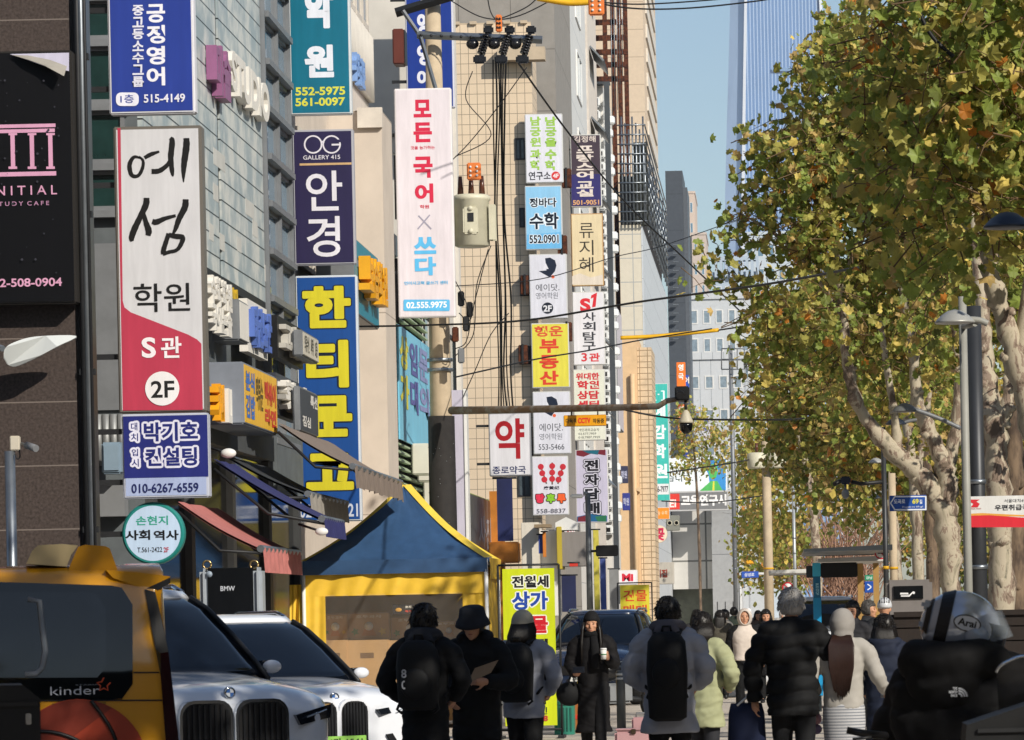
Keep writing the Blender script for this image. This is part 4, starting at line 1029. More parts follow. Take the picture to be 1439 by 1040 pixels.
# the very tall tower
t = thing('skyscraper', 'very tall tapering pale blue glass skyscraper on the skyline', 'skyscraper', (0, 3030, 0))
YT = 3000
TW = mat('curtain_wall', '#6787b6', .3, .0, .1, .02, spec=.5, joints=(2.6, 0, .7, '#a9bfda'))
TD = mat('curtain_wall_shade_lift', '#b3cae8', .25, .0, .08, .02, spec=.6)  # paler than the front and turned sunward, to lift the shaded side
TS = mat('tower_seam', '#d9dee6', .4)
prof = [(1012, 1192, 860), (1014, 1182, 600), (1017, 1173, 350), (1021, 1164, 180), (1026, 1155, 0), (1034, 1140, -200), (1042, 1124, -350), (1050, 1110, -450)]
def trings(f):
    out = []
    for a, b, py in prof:
        z = zat(1090, py, YT); xa, xb = xat(a, py, YT), xat(b, py, YT); wd = xb - xa
        z = max(z, -.5)
        out.append([Vector((x, y, z)) for x, y in f(xa, xb, wd)])
    return out
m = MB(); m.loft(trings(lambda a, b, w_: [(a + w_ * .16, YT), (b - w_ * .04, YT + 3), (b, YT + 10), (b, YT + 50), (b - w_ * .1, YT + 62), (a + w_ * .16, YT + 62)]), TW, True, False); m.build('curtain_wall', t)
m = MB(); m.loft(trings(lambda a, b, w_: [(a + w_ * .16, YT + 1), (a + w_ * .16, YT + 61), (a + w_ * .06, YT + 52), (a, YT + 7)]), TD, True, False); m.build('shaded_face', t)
m = MB(); m.loft(trings(lambda a, b, w_: [(a + w_ * .155, YT - 1.5), (a + w_ * .185, YT - 1.5), (a + w_ * .185, YT - .3), (a + w_ * .155, YT - .3)]), TS, True, False); m.build('seam', t)
m = MB(); m.loft(trings(lambda a, b, w_: [(b - w_ * .03, YT + 1), (b, YT + 5), (b - .5, YT + 9), (b - w_ * .03, YT + 3.5)]), TS, True, False); m.build('seam', t)
for py in (95, 140, 215, 232, 250, 300):
    z = zat(1110, py, YT); m = MB(); m.box((xat(1085, py, YT), YT - .6, z - 2.4), (xat(1140, py, YT), YT - .25, z), mat('tower_band', '#7d9cc0', .4)); m.build('service_band', t)

# blocks added across the road and behind the camera to cut sky light; only the far row shows
for i, (x0, x1, y0, y1, h, cc, lab) in enumerate(((27, 45, -60, 30, 19, '#6f6a64', 'added unseen brown grey block across the road, nearest'), (27, 45, 31, 110, 20, '#77716a', 'grey shop block across the road, second'), (27, 45, 112, 240, 19, '#6b6660', 'added unseen long block across the road, third'), (27.5, 45, 245, 620, 18, '#8a8784', 'far row of pale shop blocks seen between trunks'), (-30, -7.4, -70, 30, 18, '#5d5651', 'added unseen brown block beside the camera on the left'), (-60, 80, -140, -110, 22, '#5a544f', 'added unseen dark block behind the camera, darkening reflections'))):
    t = thing('added_block', lab, 'building', ((x0 + x1) / 2, (y0 + y1) / 2, 0))
    block(t, (x0, y0, -.2), (x1, y1, h), mat('block_' + cc[1:], cc, .85, var=.2, scale=.3, joints=(4, 3.2, .25, '#4a4744')))
    for k in range(5):
        for j in range(int((y1 - y0) // 12) if i != 4 else 2):
            if i < 4 and y0 > -70: pane_side(t, x1 if i == 4 else x0, y0 + 2 + j * 12, y0 + 9 + j * 12, 3 + k * 3.2, 5 + k * 3.2, DARK, GLASS, .1, 2)
# ------------------------------------------------------------------ trees
def leafmat(name, col, tr=.42):
    m = bpy.data.materials.new(name); m.use_nodes = True
    t = m.node_tree; N, L = t.nodes, t.links
    N.remove(N['Principled BSDF'])
    c = lin(col)
    d = N.new('ShaderNodeBsdfPrincipled'); d.inputs['Roughness'].default_value = .5; d.inputs['Specular IOR Level'].default_value = .35
    tl = N.new('ShaderNodeBsdfTranslucent'); mx = N.new('ShaderNodeMixShader'); mx.inputs[0].default_value = tr
    tc = N.new('ShaderNodeTexCoord'); n = N.new('ShaderNodeTexNoise'); n.inputs['Scale'].default_value = 5; n.inputs['Detail'].default_value = 3
    L.new(tc.outputs['Object'], n.inputs[0])
    r = N.new('ShaderNodeValToRGB'); L.new(n.outputs[0], r.inputs[0])
    a, z = r.color_ramp.elements; a.position, z.position = .3, .7
    a.color = tuple(x * .65 for x in c[:3]) + (1,); z.color = tuple(min(1, x * 1.35) for x in c[:3]) + (1,)
    L.new(r.outputs[0], d.inputs['Base Color']); L.new(r.outputs[0], tl.inputs[0])
    L.new(d.outputs[0], mx.inputs[1]); L.new(tl.outputs[0], mx.inputs[2]); L.new(mx.outputs[0], N['Material Output'].inputs[0])
    return m
LEAF = [leafmat('leaf_olive', '#b3ad5a'), leafmat('leaf_green', '#8f9e4b'), leafmat('leaf_yellow', '#d8c268'), leafmat('leaf_tan', '#c2a668'), leafmat('leaf_orange', '#cb8538'), leafmat('leaf_dark', '#7a8340')]
NEARW, FARW, NEARW1 = (30, 31, 13, 10, 2, 16), (32, 22, 16, 18, 2, 10), (33, 33, 16, 6, 2, 10)
def barkmat(name, cols, sc=4.6):
    """flaking plane bark: sharp edged patches of several tones"""
    m = mat(name, cols[0], .85, var=.15, scale=7, bump=.5, bscale=14)
    N, L = m.node_tree.nodes, m.node_tree.links
    tc = N.new('ShaderNodeTexCoord'); mp = N.new('ShaderNodeMapping'); mp.inputs['Scale'].default_value = (1, 1, .5); L.new(tc.outputs['Object'], mp.inputs[0])
    n = N.new('ShaderNodeTexNoise'); n.inputs['Scale'].default_value = sc; n.inputs['Detail'].default_value = 5; n.inputs['Roughness'].default_value = .7; n.inputs['Distortion'].default_value = .6; L.new(mp.outputs[0], n.inputs[0])
    r = N.new('ShaderNodeValToRGB'); r.color_ramp.interpolation = 'CONSTANT'; L.new(n.outputs[0], r.inputs[0])
    e = r.color_ramp.elements
    e[0].position, e[0].color = 0, lin(cols[1]); e[1].position, e[1].color = .41, lin(cols[2])
    for p, c_ in ((.47, cols[0]), (.58, cols[3]), (.64, cols[4])): q = e.new(p); q.color = lin(c_)
    mx = N.new('ShaderNodeMix'); mx.data_type = 'RGBA'; mx.inputs[0].default_value = .88
    b_ = N['Principled BSDF']; src = b_.inputs['Base Color'].links[0].from_socket
    L.new(src, mx.inputs[6]); L.new(r.outputs[0], mx.inputs[7]); L.new(mx.outputs[2], b_.inputs['Base Color'])
    return m
BARK = barkmat('plane_bark', ('#b0a590', '#57473a', '#837062', '#9f9681', '#706c5c'))
BARKD = mat('brown_bark', '#7d6a56', .9, var=.35, scale=6, bump=.6, bscale=16, col2='#4d4036', stretch=(1, 1, .3))
TWIG = mat('twig_bark', '#6b563e', .9, var=.3)
LOBES = [(0, -.44), (.22, -.4), (.33, -.2), (.53, -.12), (.4, .06), (.47, .3), (.24, .26), (.14, .36), (0, .56), (-.14, .36), (-.24, .26), (-.47, .3), (-.4, .06), (-.53, -.12), (-.33, -.2), (-.22, -.4)]
def leaves(m, centre, size, rng, wts, simple=False):
    ax = Vector((rng.gauss(0, 1), rng.gauss(0, 1), rng.gauss(-.1, .8))).normalized()
    bx = Vector((rng.gauss(0, .6), rng.gauss(0, .6), rng.gauss(-.9, .5)))
    bx = (bx - ax * bx.dot(ax)).normalized()
    cx = ax.cross(bx)
    sz = size * rng.uniform(.45, 1.15)
    curl = rng.uniform(-.9, .9)
    asp = rng.uniform(.75, 1.1); skew = rng.uniform(-.25, .25)
    mt = rng.choices(LEAF, wts)[0]
    if simple:
        P = [(0, -.5), (.45, -.1), (.3, .3), (0, .5), (-.3, .3), (-.45, -.1)]
    else: P = LOBES
    V = [centre + (cx * (x * asp + skew * y) + bx * -y + ax * (curl * (abs(x) + 1.1 * y * y) + .06 * math.sin(9 * x + 7 * y))) * sz for x, y in P]
    V.append(centre)
    n = len(P)
    if simple: m.add(V[:-1], [(0, 1, 2, 3), (0, 3, 4, 5)], mt)
    else: m.add(V, [(i, (i + 1) % n, n) for i in range(n)], mt)
def crown(parent, blobs, count, size, wts=NEARW, seed=1, simple=False, twigs=True, root=None, per=9):
    """leaf clusters spread through overlapping ellipsoids (px, py, Y, rx, ry, rz in metres)"""
    rng = random.Random(seed)
    m, tw = MB(), MB()
    vol = [b[3] * b[4] * b[5] for b in blobs]
    k = 0
    while k < count:
        b = rng.choices(blobs, vol)[0]
        c = at(b[0], b[1], b[2]) if len(b) == 6 else Vector(b[:3])
        r = b[-3:]
        while True:
            u = Vector((rng.uniform(-1, 1), rng.uniform(-1, 1), rng.uniform(-1, 1)))
            if u.length < 1: break
        u = u.normalized() * (u.length ** .6)
        if noise.noise(Vector((u.x * 2.6 + c.x, u.y * 2.6 + c.y, u.z * 2.6 + c.z))) < -.04: continue
        p = c + Vector((u.x * r[0], u.y * r[1], u.z * r[2]))
        d = Vector((rng.gauss(0, .5), rng.gauss(0, .5), rng.gauss(.1, .35)))
        L_ = rng.uniform(.3, .9) * (size / .18)
        if twigs: tw.tube([p - d * L_ * .9, p - d * L_ * .2 + Vector((0, 0, .05)), p + d * L_ * .5], [.008, .006, .003], TWIG, 4, False)
        for j in range(rng.randint(per // 2, per * 3 // 2)):
            q = p + d * rng.uniform(-.8, .6) * L_ + Vector((rng.gauss(0, .17), rng.gauss(0, .17), rng.gauss(-.06, .15))) * (size / .18)
            leaves(m, q, size, rng, wts, simple); k += 1
    m.build('crown', parent)
    if twigs: tw.build('twigs', parent)
def limb(m, pts, Y, mt=BARK, knob=0, seed=0, n=10):
    """(px, py, radius in px[, depth]) -> bark tube with knots"""
    rng = random.Random(seed)
    P = smoothline([(p[0], p[1], p[2], p[3] if len(p) > 3 else Y) for p in pts], 5)
    m.tube([at(x + rng.uniform(-.12, .12) * r, y, q) for x, y, r, q in P], [r * q / F * (1 + rng.uniform(-.16, .2)) for x, y, r, q in P], mt, n)
    for _ in range(knob):
        x, y, r, q = rng.choice(P)
        c = at(x, y, q); rr = r * q / F
        a = rng.uniform(0, 6.28)
        m.ball(c + Vector((math.cos(a), math.sin(a) * .5 - .4, rng.uniform(-.3, .3))) * rr * .8, (rr * .55, rr * .55, rr * .5), mt, 8, 6, lambda v: v + Vector((noise.noise(v * 9), noise.noise(v * 9 + Vector((5, 0, 0))), noise.noise(v * 9 + Vector((0, 7, 0))))) * rr * .4)
def tree(label, Y, limbs, blobs, count, size, wts=NEARW, seed=1, simple=False, bark=BARK, twigs=True, knob=8, group='plane trees along the kerb', name='plane_tree', per=9):
    b = at(limbs[0][0][0], limbs[0][0][1], limbs[0][0][3] if len(limbs[0][0]) > 3 else Y)
    t = thing(name, label, 'tree', (b.x, b.y, 0), group)
    m = MB()
    for i, L_ in enumerate(limbs): limb(m, L_, Y, bark, knob if i < 2 else 2, seed + i)
    m.tube([(b.x, b.y, -.05), (b.x, b.y, .3), b], [limbs[0][0][2] * Y / F * 1.35, limbs[0][0][2] * Y / F * 1.1, limbs[0][0][2] * Y / F], bark, 12)
    m.build('trunk', t)
    crown(t, blobs, count, size, wts, seed, simple, twigs, per=per)
    return t
# near tree: big leaves at the top right
tree('nearest plane tree with large yellow green leaves at the right edge', 40,
     [[(1478, 930, 22), (1470, 760, 20), (1455, 620, 19), (1432, 520, 17), (1408, 440, 14), (1392, 380, 13), (1390, 330, 12), (1386, 280, 10), (1380, 180, 8), (1372, 60, 6), (1366, -80, 5)],
      [(1432, 520, 12), (1440, 450, 10), (1455, 300, 9), (1450, 120, 7), (1456, -60, 5)], [(1390, 330, 7), (1370, 260, 5), (1320, 170, 4), (1270, 100, 3)], [(1392, 370, 6), (1345, 300, 4), (1290, 250, 3), (1230, 230, 2)]],
     [(1390, 40, 38, 1.1, 1.6, .9), (1400, 190, 38, .95, 1.5, .8), (1330, 130, 39, .85, 1.3, .8), (1290, 250, 40, .75, 1.0, .6), (1360, 300, 39, .75, 1.0, .55), (1300, 360, 41, .55, .9, .45), (1440, -60, 38, 1.0, 1.5, .6), (1490, 100, 38, .7, 1.4, 1.2), (1470, 280, 40, .5, .9, .5)], 3900, .17, NEARW1, seed=3)
# the tree whose crown hides the tower
tree('spreading plane tree whose olive crown overlaps the glass skyscraper', 64,
     [[(1338, 905, 17), (1336, 830, 16), (1332, 760, 16), (1326, 720, 17), (1296, 672, 14), (1262, 640, 13), (1225, 600, 10), (1204, 566, 9), (1192, 520, 8), (1188, 470, 7), (1180, 400, 5), (1172, 320, 4), (1160, 200, 3)],
      [(1328, 724, 15), (1332, 690, 15), (1326, 655, 14), (1312, 618, 11), (1296, 585, 10), (1288, 560, 9), (1284, 500, 7), (1270, 420, 5), (1255, 300, 4)], [(1330, 660, 10), (1345, 600, 9), (1348, 520, 8), (1340, 430, 6)], [(1262, 640, 8), (1258, 590, 6), (1250, 540, 5), (1236, 450, 4)],
      [(1186, 450, 3), (1140, 380, 2.5), (1090, 330, 2), (1040, 300, 1.5)], [(1180, 400, 3), (1210, 330, 2.5), (1230, 250, 2)]],
     [(1200, 120, 64, .95, 1.5, 1.0), (1130, 210, 64, .8, 1.2, .75), (1250, 230, 64, .9, 1.5, 1.0), (1110, 310, 64, .65, 1.2, .65), (1190, 340, 64, .9, 1.3, .8), (1270, 400, 65, .8, 1.2, .7), (1210, 60, 64, .6, .9, .6), (1290, 110, 66, .9, 1.4, 1.0), (1200, 470, 66, .8, 1.2, .55), (1265, 500, 66, .7, 1.2, .5), (1290, -40, 66, .9, 1.2, .5), (1150, 250, 63, .5, .8, .9), (1330, 380, 66, .5, 1, .8),
      (1085, 215, 64, .32, .6, .35), (1150, 85, 64, .3, .6, .4), (1052, 330, 64, .3, .6, .25), (1020, 335, 63, .22, .4, .16), (995, 345, 63, .16, .4, .1), (1010, 375, 64, .2, .4, .16), (1060, 400, 64, .36, .6, .25), (1085, 440, 64, .4, .6, .3), (1040, 415, 64, .2, .4, .15), (1025, 300, 64, .12, .3, .1), (1045, 265, 64, .12, .3, .15), (1075, 160, 64, .12, .3, .12), (1050, 455, 64, .25, .5, .16), (985, 300, 63, .14, .3, .12), (975, 350, 63, .14, .3, .08), (1000, 390, 63, .26, .4, .2), (1075, 500, 65, .3, .5, .3), (1085, 560, 65, .3, .5, .3), (1100, 470, 65, .4, .6, .35), (1030, 360, 64, .3, .5, .25), (1065, 290, 64, .25, .5, .25), (1245, 475, 61, .5, .6, .45), (1305, 465, 60, .5, .6, .5), (1345, 500, 60, .3, .5, .4), (1165, 430, 62, .5, .6, .45), (1225, 560, 68, .5, .8, .5), (1290, 555, 70, .4, .8, .4)], 10500, .165, seed=5)
tree('plane tree with knobbly pale trunk beside the post office sign', 52,
     [[(1411, 940, 17), (1408, 840, 17), (1405, 740, 18), (1402, 660, 17), (1398, 610, 20), (1392, 570, 17), (1384, 520, 14), (1382, 450, 11), (1372, 360, 8), (1362, 250, 6)], [(1398, 610, 12), (1412, 580, 11), (1418, 545, 8), (1412, 528, 6)], [(1400, 620, 10), (1380, 600, 7), (1376, 570, 5)]],
     [(1400, 380, 54, .55, 1, .6), (1345, 440, 56, .5, 1, .4), (1440, 420, 54, .5, 1, .7), (1330, 330, 58, .6, 1, .7), (1420, 240, 56, 1, 1.2, 1), (1400, 120, 56, 1.0, 1.5, .8), (1500, 500, 52, .6, 1.4, .8)], 2600, .18, seed=8, knob=14)
tree('brown barked plane tree behind the knobbly trunk', 60,
     [[(1432, 930, 15), (1428, 800, 15), (1426, 700, 14), (1424, 600, 14), (1430, 520, 12), (1442, 440, 10), (1450, 300, 8)], [(1425, 620, 9), (1440, 560, 8), (1455, 500, 6)]], [(1440, 330, 62, .9, 1.2, .9), (1470, 150, 62, 1.3, 1.5, 1.3), (1460, 520, 62, .5, 1, .6)], 1500, .18, seed=9, bark=BARKD)
# farther trees of the row
tree('slim pale trunked plane tree left of the lamp post', 84, [[(1293, 880, 8), (1290, 790, 8), (1288, 730, 7.5), (1282, 660, 7), (1270, 560, 7), (1250, 450, 5)], [(1286, 680, 6), (1300, 600, 5), (1308, 520, 4)]],
     [(1220, 540, 86, .9, 1.5, .8), (1290, 560, 86, .7, 1.2, .7), (1330, 540, 90, .9, 1.2, .9), (1240, 420, 86, 1.4, 1.8, 1.4), (1360, 430, 90, 1.4, 1.6, 1.4), (1330, 200, 90, 2.4, 2, 2)], 7000, .18, FARW, 11, knob=4)
tree('plane tree with tan autumn crown over the street name sign', 105, [[(1262, 880, 9), (1260, 800, 8), (1250, 700, 7), (1230, 600, 6), (1205, 520, 4)], [(1252, 700, 5), (1268, 620, 4), (1280, 540, 3)]],
     [(1150, 560, 108, 1.3, 1.8, 1.2), (1200, 620, 108, 1.1, 1.6, .9), (1100, 520, 108, 1.0, 1.5, 1.0), (1120, 620, 110, .9, 1.4, .9), (1230, 500, 108, 1.3, 1.8, 1.2), (1160, 450, 108, 1.5, 1.8, 1.2), (1270, 600, 110, 1, 1.5, 1), (1090, 450, 110, .7, 1, .8), (1300, 480, 110, 1.5, 2, 1.6), (1170, 690, 110, .6, 1, .45)], 15000, .19, FARW, 13, True, knob=0, per=14)
tree('far plane tree between the transformer pole and the steel pole', 150, [[(1150, 870, 6), (1148, 790, 6), (1140, 690, 5), (1120, 600, 4)], [(1145, 740, 3), (1165, 660, 3)]],
     [(1090, 690, 152, 1.0, 2, 1.6), (1130, 640, 152, 1.6, 2, 1.5), (1080, 600, 152, 1.1, 1.8, 1.2), (1100, 760, 154, 1.1, 1.6, 1.0), (1060, 730, 155, .55, 1.4, .9), (1160, 590, 152, 1.6, 2, 1.4), (1240, 660, 152, 1.4, 2, 1.6), (1300, 640, 152, 1.6, 2, 1.8), (1360, 660, 152, 1.8, 2, 2), (1200, 740, 156, .5, 1, .5)], 11000, .24, FARW, 17, True, knob=0, per=14)
tree('thin brown leaved street tree in front of the blue grey offices', 285, [[(985, 870, 2.2), (983, 780, 2), (980, 700, 1.8), (975, 620, 1.4)]], [(975, 600, 285, 1.3, 1.5, 1.7), (1000, 640, 285, 1.4, 1.5, 1.3), (960, 640, 285, .9, 1.2, 1.6), (1010, 605, 285, .9, 1.2, 1.2)], 1500, .3, FARW, 19, True, knob=0, bark=BARKD, group=None, name='street_tree')
tree('far green brown tree near the end of the street', 250, [[(1110, 868, 4), (1108, 800, 3.6), (1104, 740, 3)]], [(1080, 780, 252, 2, 2.5, 2.2), (1060, 690, 252, 1.0, 2.5, 2.6), (1130, 770, 252, 2, 2.5, 2.2), (1070, 640, 252, 1.1, 2, 1.8)], 5000, .34, FARW, 23, True, knob=0, bark=BARKD)
tree('plane tree trunk seen between the lamp column and knobbly trunk', 78, [[(1372, 890, 8), (1368, 780, 8), (1362, 660, 7.5), (1352, 560, 6), (1348, 460, 5)], [(1362, 650, 7), (1380, 560, 6), (1386, 470, 5)]],
     [(1370, 400, 80, .9, 1.4, 1.2), (1330, 620, 82, .5, 1, .5), (1390, 560, 80, .6, 1, .6), (1420, 330, 80, 1.2, 1.5, 1.4)], 2600, .18, FARW, 31, knob=10)
tree('brown plane tree trunk right of the tan concrete pole', 95, [[(1312, 880, 9), (1310, 790, 9), (1306, 700, 8), (1300, 620, 7), (1306, 540, 5)]],
     [(1300, 580, 97, 1.0, 1.4, .9), (1340, 640, 97, .8, 1.4, .9), (1270, 650, 98, .7, 1.4, .7), (1225, 610, 98, 1.0, 1.4, 1.0), (1190, 690, 98, .7, 1.2, .6), (1400, 620, 99, 1.2, 1.6, 1.3)], 6000, .2, FARW, 33, True, bark=BARKD)
tree('far plane tree behind the trunks at the right', 190, [[(1380, 868, 5), (1378, 800, 5), (1372, 700, 4)]], [(1300, 760, 192, 1.8, 3, 2.0), (1370, 760, 192, 2.2, 3, 2.4), (1430, 770, 192, 2.2, 3, 2.6), (1340, 690, 194, 2.5, 3, 2.5), (1420, 690, 194, 2.5, 3, 2.5), (1260, 720, 194, 1.4, 3, 2)], 7000, .3, FARW, 37, True, knob=0, bark=BARKD, per=14)
# bare winter bush seen through the gap
t = thing('bare_bush', 'leafless reddish brown bush of upright twigs beyond the shelter', 'bush', (5, 170, 0))
rng = random.Random(4); m = MB()
for k in range(170):
    a = at(rng.uniform(1150, 1225), 850, 170 + rng.uniform(-2, 2)); a.z = rng.uniform(.5, 3)
    d = Vector((rng.gauss(0, .5), rng.gauss(0, .5), 1)).normalized()
    L_ = rng.uniform(1.5, 4.2)
    b = a + d * L_ * .6; c = a + d * L_ + Vector((rng.gauss(0, .3), 0, 0))
    m.tube([a, b, c], [.035, .025, .012], mat('reddish_twigs', '#9c7a66', .9, var=.3), 4, False)
    for _ in range(2): m.tube([b, b + Vector((rng.gauss(0, .4), rng.gauss(0, .4), rng.uniform(.4, 1)))], [.02, .008], mat('reddish_twigs'), 4, False)
m.build('branches', t)
# trees of the same row beside and behind the camera, which shade the foreground; the last three only reflect in the van window
for i, (x, y, h) in enumerate(((4.3, 26.5, 8.6), (4.2, 20.5, 8.6), (4.4, 14.5, 8.8), (4.3, 8.5, 8.6), (4.4, 2, 8.8), (-3.5, -16, 7.5), (1.5, -24, 8), (-5.5, -30, 8))):
    rng = random.Random(60 + i)
    t = thing('plane_tree', ['plane tree just outside the right edge shading the cars', 'second shading plane tree nearer the camera', 'third shading plane tree beside the camera', 'fourth shading plane tree by the camera', 'fifth shading plane tree behind the camera', 'plane tree on the pavement behind the camera', 'tall plane tree far behind the camera', 'last plane tree behind the camera'][i], 'tree', (x, y, 0), 'plane trees along the kerb')
    m = MB(); m.tube(smoothline([(x, y, -.05), (x + .1, y, 2), (x, y + .2, 4.2), (x - .1, y, 6.2), (x, y, h + .6)], 3), [.26, .24, .22, .2, .19, .18, .17, .15, .13, .12, .1, .08, .06], BARK, 10)
    for k in range(5):
        a = k * 1.3 + i; m.tube([(x, y, 4.4 + k * .5), (x + 1.0 * math.cos(a), y + 1.3 * math.sin(a), 6 + k * .5), (x + 1.8 * math.cos(a), y + 2.6 * math.sin(a), 7.2 + k * .5)], [.1, .07, .03], BARK, 7)
    m.build('trunk', t)
    m = MB()
    rng2 = random.Random(90 + i)
    for _ in range(3400):
        b = rng2.choice([(x, y, h, 2.9, 4.0, 2.4), (x - .3, y + 1.5, h - 1.7, 2.0, 2.8, 1.5), (x + 1.4, y - 1.5, h - 1.9, 2.2, 2.8, 1.8), (x, y, h + 2, 2.2, 3.2, 1.4)])
        while True:
            u = Vector((rng2.uniform(-1, 1), rng2.uniform(-1, 1), rng2.uniform(-1, 1)))
            if u.length < 1: break
        leaves(m, Vector((b[0] + u.x * b[3], b[1] + u.y * b[4], b[2] + u.z * b[5])), .3, rng2, NEARW, True)
    m.build('crown', t)
# ------------------------------------------------------------------ poles, wires and cameras
def pole(m, px, py, Y, z1, r0, r1, mt, z0=0, n=14):
    p = at(px, py, Y); m.tube([(p.x, Y, z0), (p.x, Y, z1)], [r0, r1], mt, n); return p
t = thing('utility_pole', 'concrete utility pole with crossarms beside the green louvred building', 'pole', (-6.35, 80, 0))
m = MB(); pp = pole(m, 614, 300, 80, 14, .25, .14, CONC); m.build('shaft', t)
X8 = pp.x
m = MB(); m.tube([(X8, 80, .02), (X8, 80, zat(620, 585, 80))], [.272, .25], mat('pole_sleeve', '#24211f', .8, var=.3, scale=9), 16)
for k in range(34):
    a, z = random.uniform(2.6, 6.2), random.uniform(1.4, 5)
    m.ball((X8 + .26 * math.cos(a), 80 + .26 * math.sin(a), z), .008, GREY, 5, 4)
m.build('sleeve', t)
m = MB()
for py in (590, 600, 520, 506): z = zat(620, py, 80); m.tube([(X8, 80, z - .03), (X8, 80, z + .03)], .245, STEEL, 16)
m.build('band', t)
def bar(m, a, b, Y, mt, w_=.05, Yb=None):
    p, q = at(*a, Y), at(*b, Yb or Y)
    m.tube([p, q], w_, mt, 4, True, (1, 1), False)
m = MB(); bar(m, (556, 18), (636, -6), 79.7, DARK, .09); m.build('crossarm', t)
m = MB(); bar(m, (586, 49), (762, 56), 79.6, STEEL, .075)
for k in range(12): p = at(592 + k * 14, 49.5 + k * .55, 79.53); m.ball(p, .03, DARK, 6, 5)
m.build('crossarm', t)
m = MB(); bar(m, (591, 52), (612, 124), 79.55, STEEL, .04); bar(m, (566, 15), (590, 50), 79.6, GREY, .04); m.build('brace', t)
POR = mat('black_porcelain', '#1a1a1d', .25, var=.1)
for i, px in enumerate((682, 712, 742)):
    m = MB(); a, b = at(px + 4, 44, 79.5), at(px - 8, 82, 79.4)
    m.tube([a, b], .03, POR, 8)
    for k in range(7): c = a + (b - a) * (.2 + .1 * k); d = (b - a).normalized(); m.tube([c - d * .015, c + d * .015], .08, POR, 12)
    m.box(b - Vector((.12, .05, .1)), b + Vector((.12, .05, .06)), POR, .03); m.box(a - Vector((.09, .05, .05)), a + Vector((.1, .05, .1)), POR, .03)
    m.build('insulator', t)
    m = MB(); m.ball(at(px - 18, 62, 79.5), (.12, .1, .1), POR, 10, 8); m.build('fuse_cap', t)
ORC = mat('orange_plastic', '#d97a3a', .5, var=.1)
for px, py, Y, i in ((701, 33, 79, 0), (666, 241, 79, 1), (838, 8, 70, 2)):
    p = at(px, py, Y); m = MB(); m.box(p - Vector((.06 if i == 0 else .13, .05, .16)), p + Vector((.06 if i == 0 else .13, .05, .16)), ORC, .02)
    a_ = thing('cable_clamp', ['orange cable clamp above the black insulators', 'orange cable clamp above the cream transformer', 'orange cable clamp hanging before the rusty columns'][i], 'clamp', p); m.build('body', a_)
    m = MB()
    for dx in (-.06, .06):
        for dz in (-.08, .0, .08): m.lathe([(.022, 0), (.022, -.02)], p + Vector((dx * (.4 if i == 0 else 1), -.05, dz)), WHITE if i else DARK, 8, 'Y')
    m.build('bolts', a_)
# transformer
tr = thing('transformer', 'cream pole transformer hanging right of the pink white sign', 'transformer', at(662, 346, 79.3))
CRM = mat('cream_enamel', '#c9c5ae', .45, var=.1, scale=4)
p = at(663, 312, 79.3)
m = MB(); m.lathe([(.27, -.47), (.33, -.44), (.33, .38), (.355, .4), (.355, .46), (.3, .5), (.1, .52)], p, CRM, 24); m.build('tank', tr)
m = MB()
for s_ in (-1, 1):
    for k in range(4): m.box((p.x + s_ * .33, p.y - .2 + k * .1, p.z - .35), (p.x + s_ * .45, p.y - .17 + k * .1, p.z + .3), CRM)
m.build('cooling_fins', tr)
m = MB(); m.box((p.x - .14, p.y - .345, p.z - .25), (p.x + .14, p.y - .31, p.z + .25), CRM, .03); m.box((p.x - .05, p.y - .36, p.z - .02), (p.x + .06, p.y - .34, p.z + .14), DARK)
for dz in (-.2, .22): m.ball((p.x, p.y - .34, p.z + dz), .05, CRM, 10, 6)
m.build('front_plate', tr)
for dx in (-.2, 0, .2): m = MB(); m.tube([p + Vector((dx, 0, .48)), p + Vector((dx, 0, .85))], [.06, .035], mat('brown_porcelain', '#5a3526', .3), 10); m.build('bushing', tr)
m = MB(); m.box((X8 + .1, 79.6, p.z - .3), (p.x, 79.7, p.z - .2), STEEL); m.box((X8 + .1, 79.6, p.z + .2), (p.x, 79.7, p.z + .3), STEEL); m.build('hanger', tr)
def wire(label, pts, r, mt=WIRE, name='cable', group='overhead cables'):
    """pts = (px, py, depth)"""
    P = [at(*q) for q in smoothline(pts, 8)]
    m = MB(); m.tube(P, r, mt, 5)
    return m.build(name, None, label, 'cable', group, base=P[0])
wire('thick black cable crossing from the navy sign into the tree', [(498, 459, 67.4), (600, 457, 66), (740, 450, 62), (900, 424, 58), (1080, 399, 52), (1206, 376, 46)], .016)
wire('black diagonal cable running down from insulators past the sign columns', [(728, 88, 79), (790, 175, 84), (870, 275, 92), (960, 362, 100), (1045, 442, 112)], .02)
wire('thin cable from the tiled wall rising to the pale office', [(640, 402, 80), (760, 392, 84), (860, 362, 90), (932, 345, 96), (1060, 300, 100)], .01)
wire('yellow guarded cable section before the cream panels', [(872, 475, 100), (930, 472, 100), (1010, 464, 100)], .05, mat('yellow_guard', '#e0ac1c', .5), 'cable_guard')
wire('black cable continuing from the yellow guard', [(1010, 464, 100), (1060, 456, 98), (1110, 445, 96)], .02)
wire('drooping black cable across the yellow property sign', [(640, 530, 80), (752, 505, 84), (830, 492, 88), (900, 478, 92), (1000, 462, 99)], .016)
wire('black cable from traffic arm running right to the lamp posts', [(868, 574, 75), (950, 588, 75), (1090, 590, 72), (1130, 588, 70)], .018)
wire('low black cable from the turquoise sign to the transformer pole', [(938, 664, 120), (1020, 652, 130), (1085, 640, 140)], .022)
wire('second low black cable to the transformer pole', [(930, 704, 120), (1000, 706, 130), (1088, 694, 140)], .02)
wire('sagging black cable at the top edge above the blue sky', [(800, -4, 75), (880, 11, 76), (960, 12, 78), (1060, 2, 80), (1130, -10, 80)], .016)
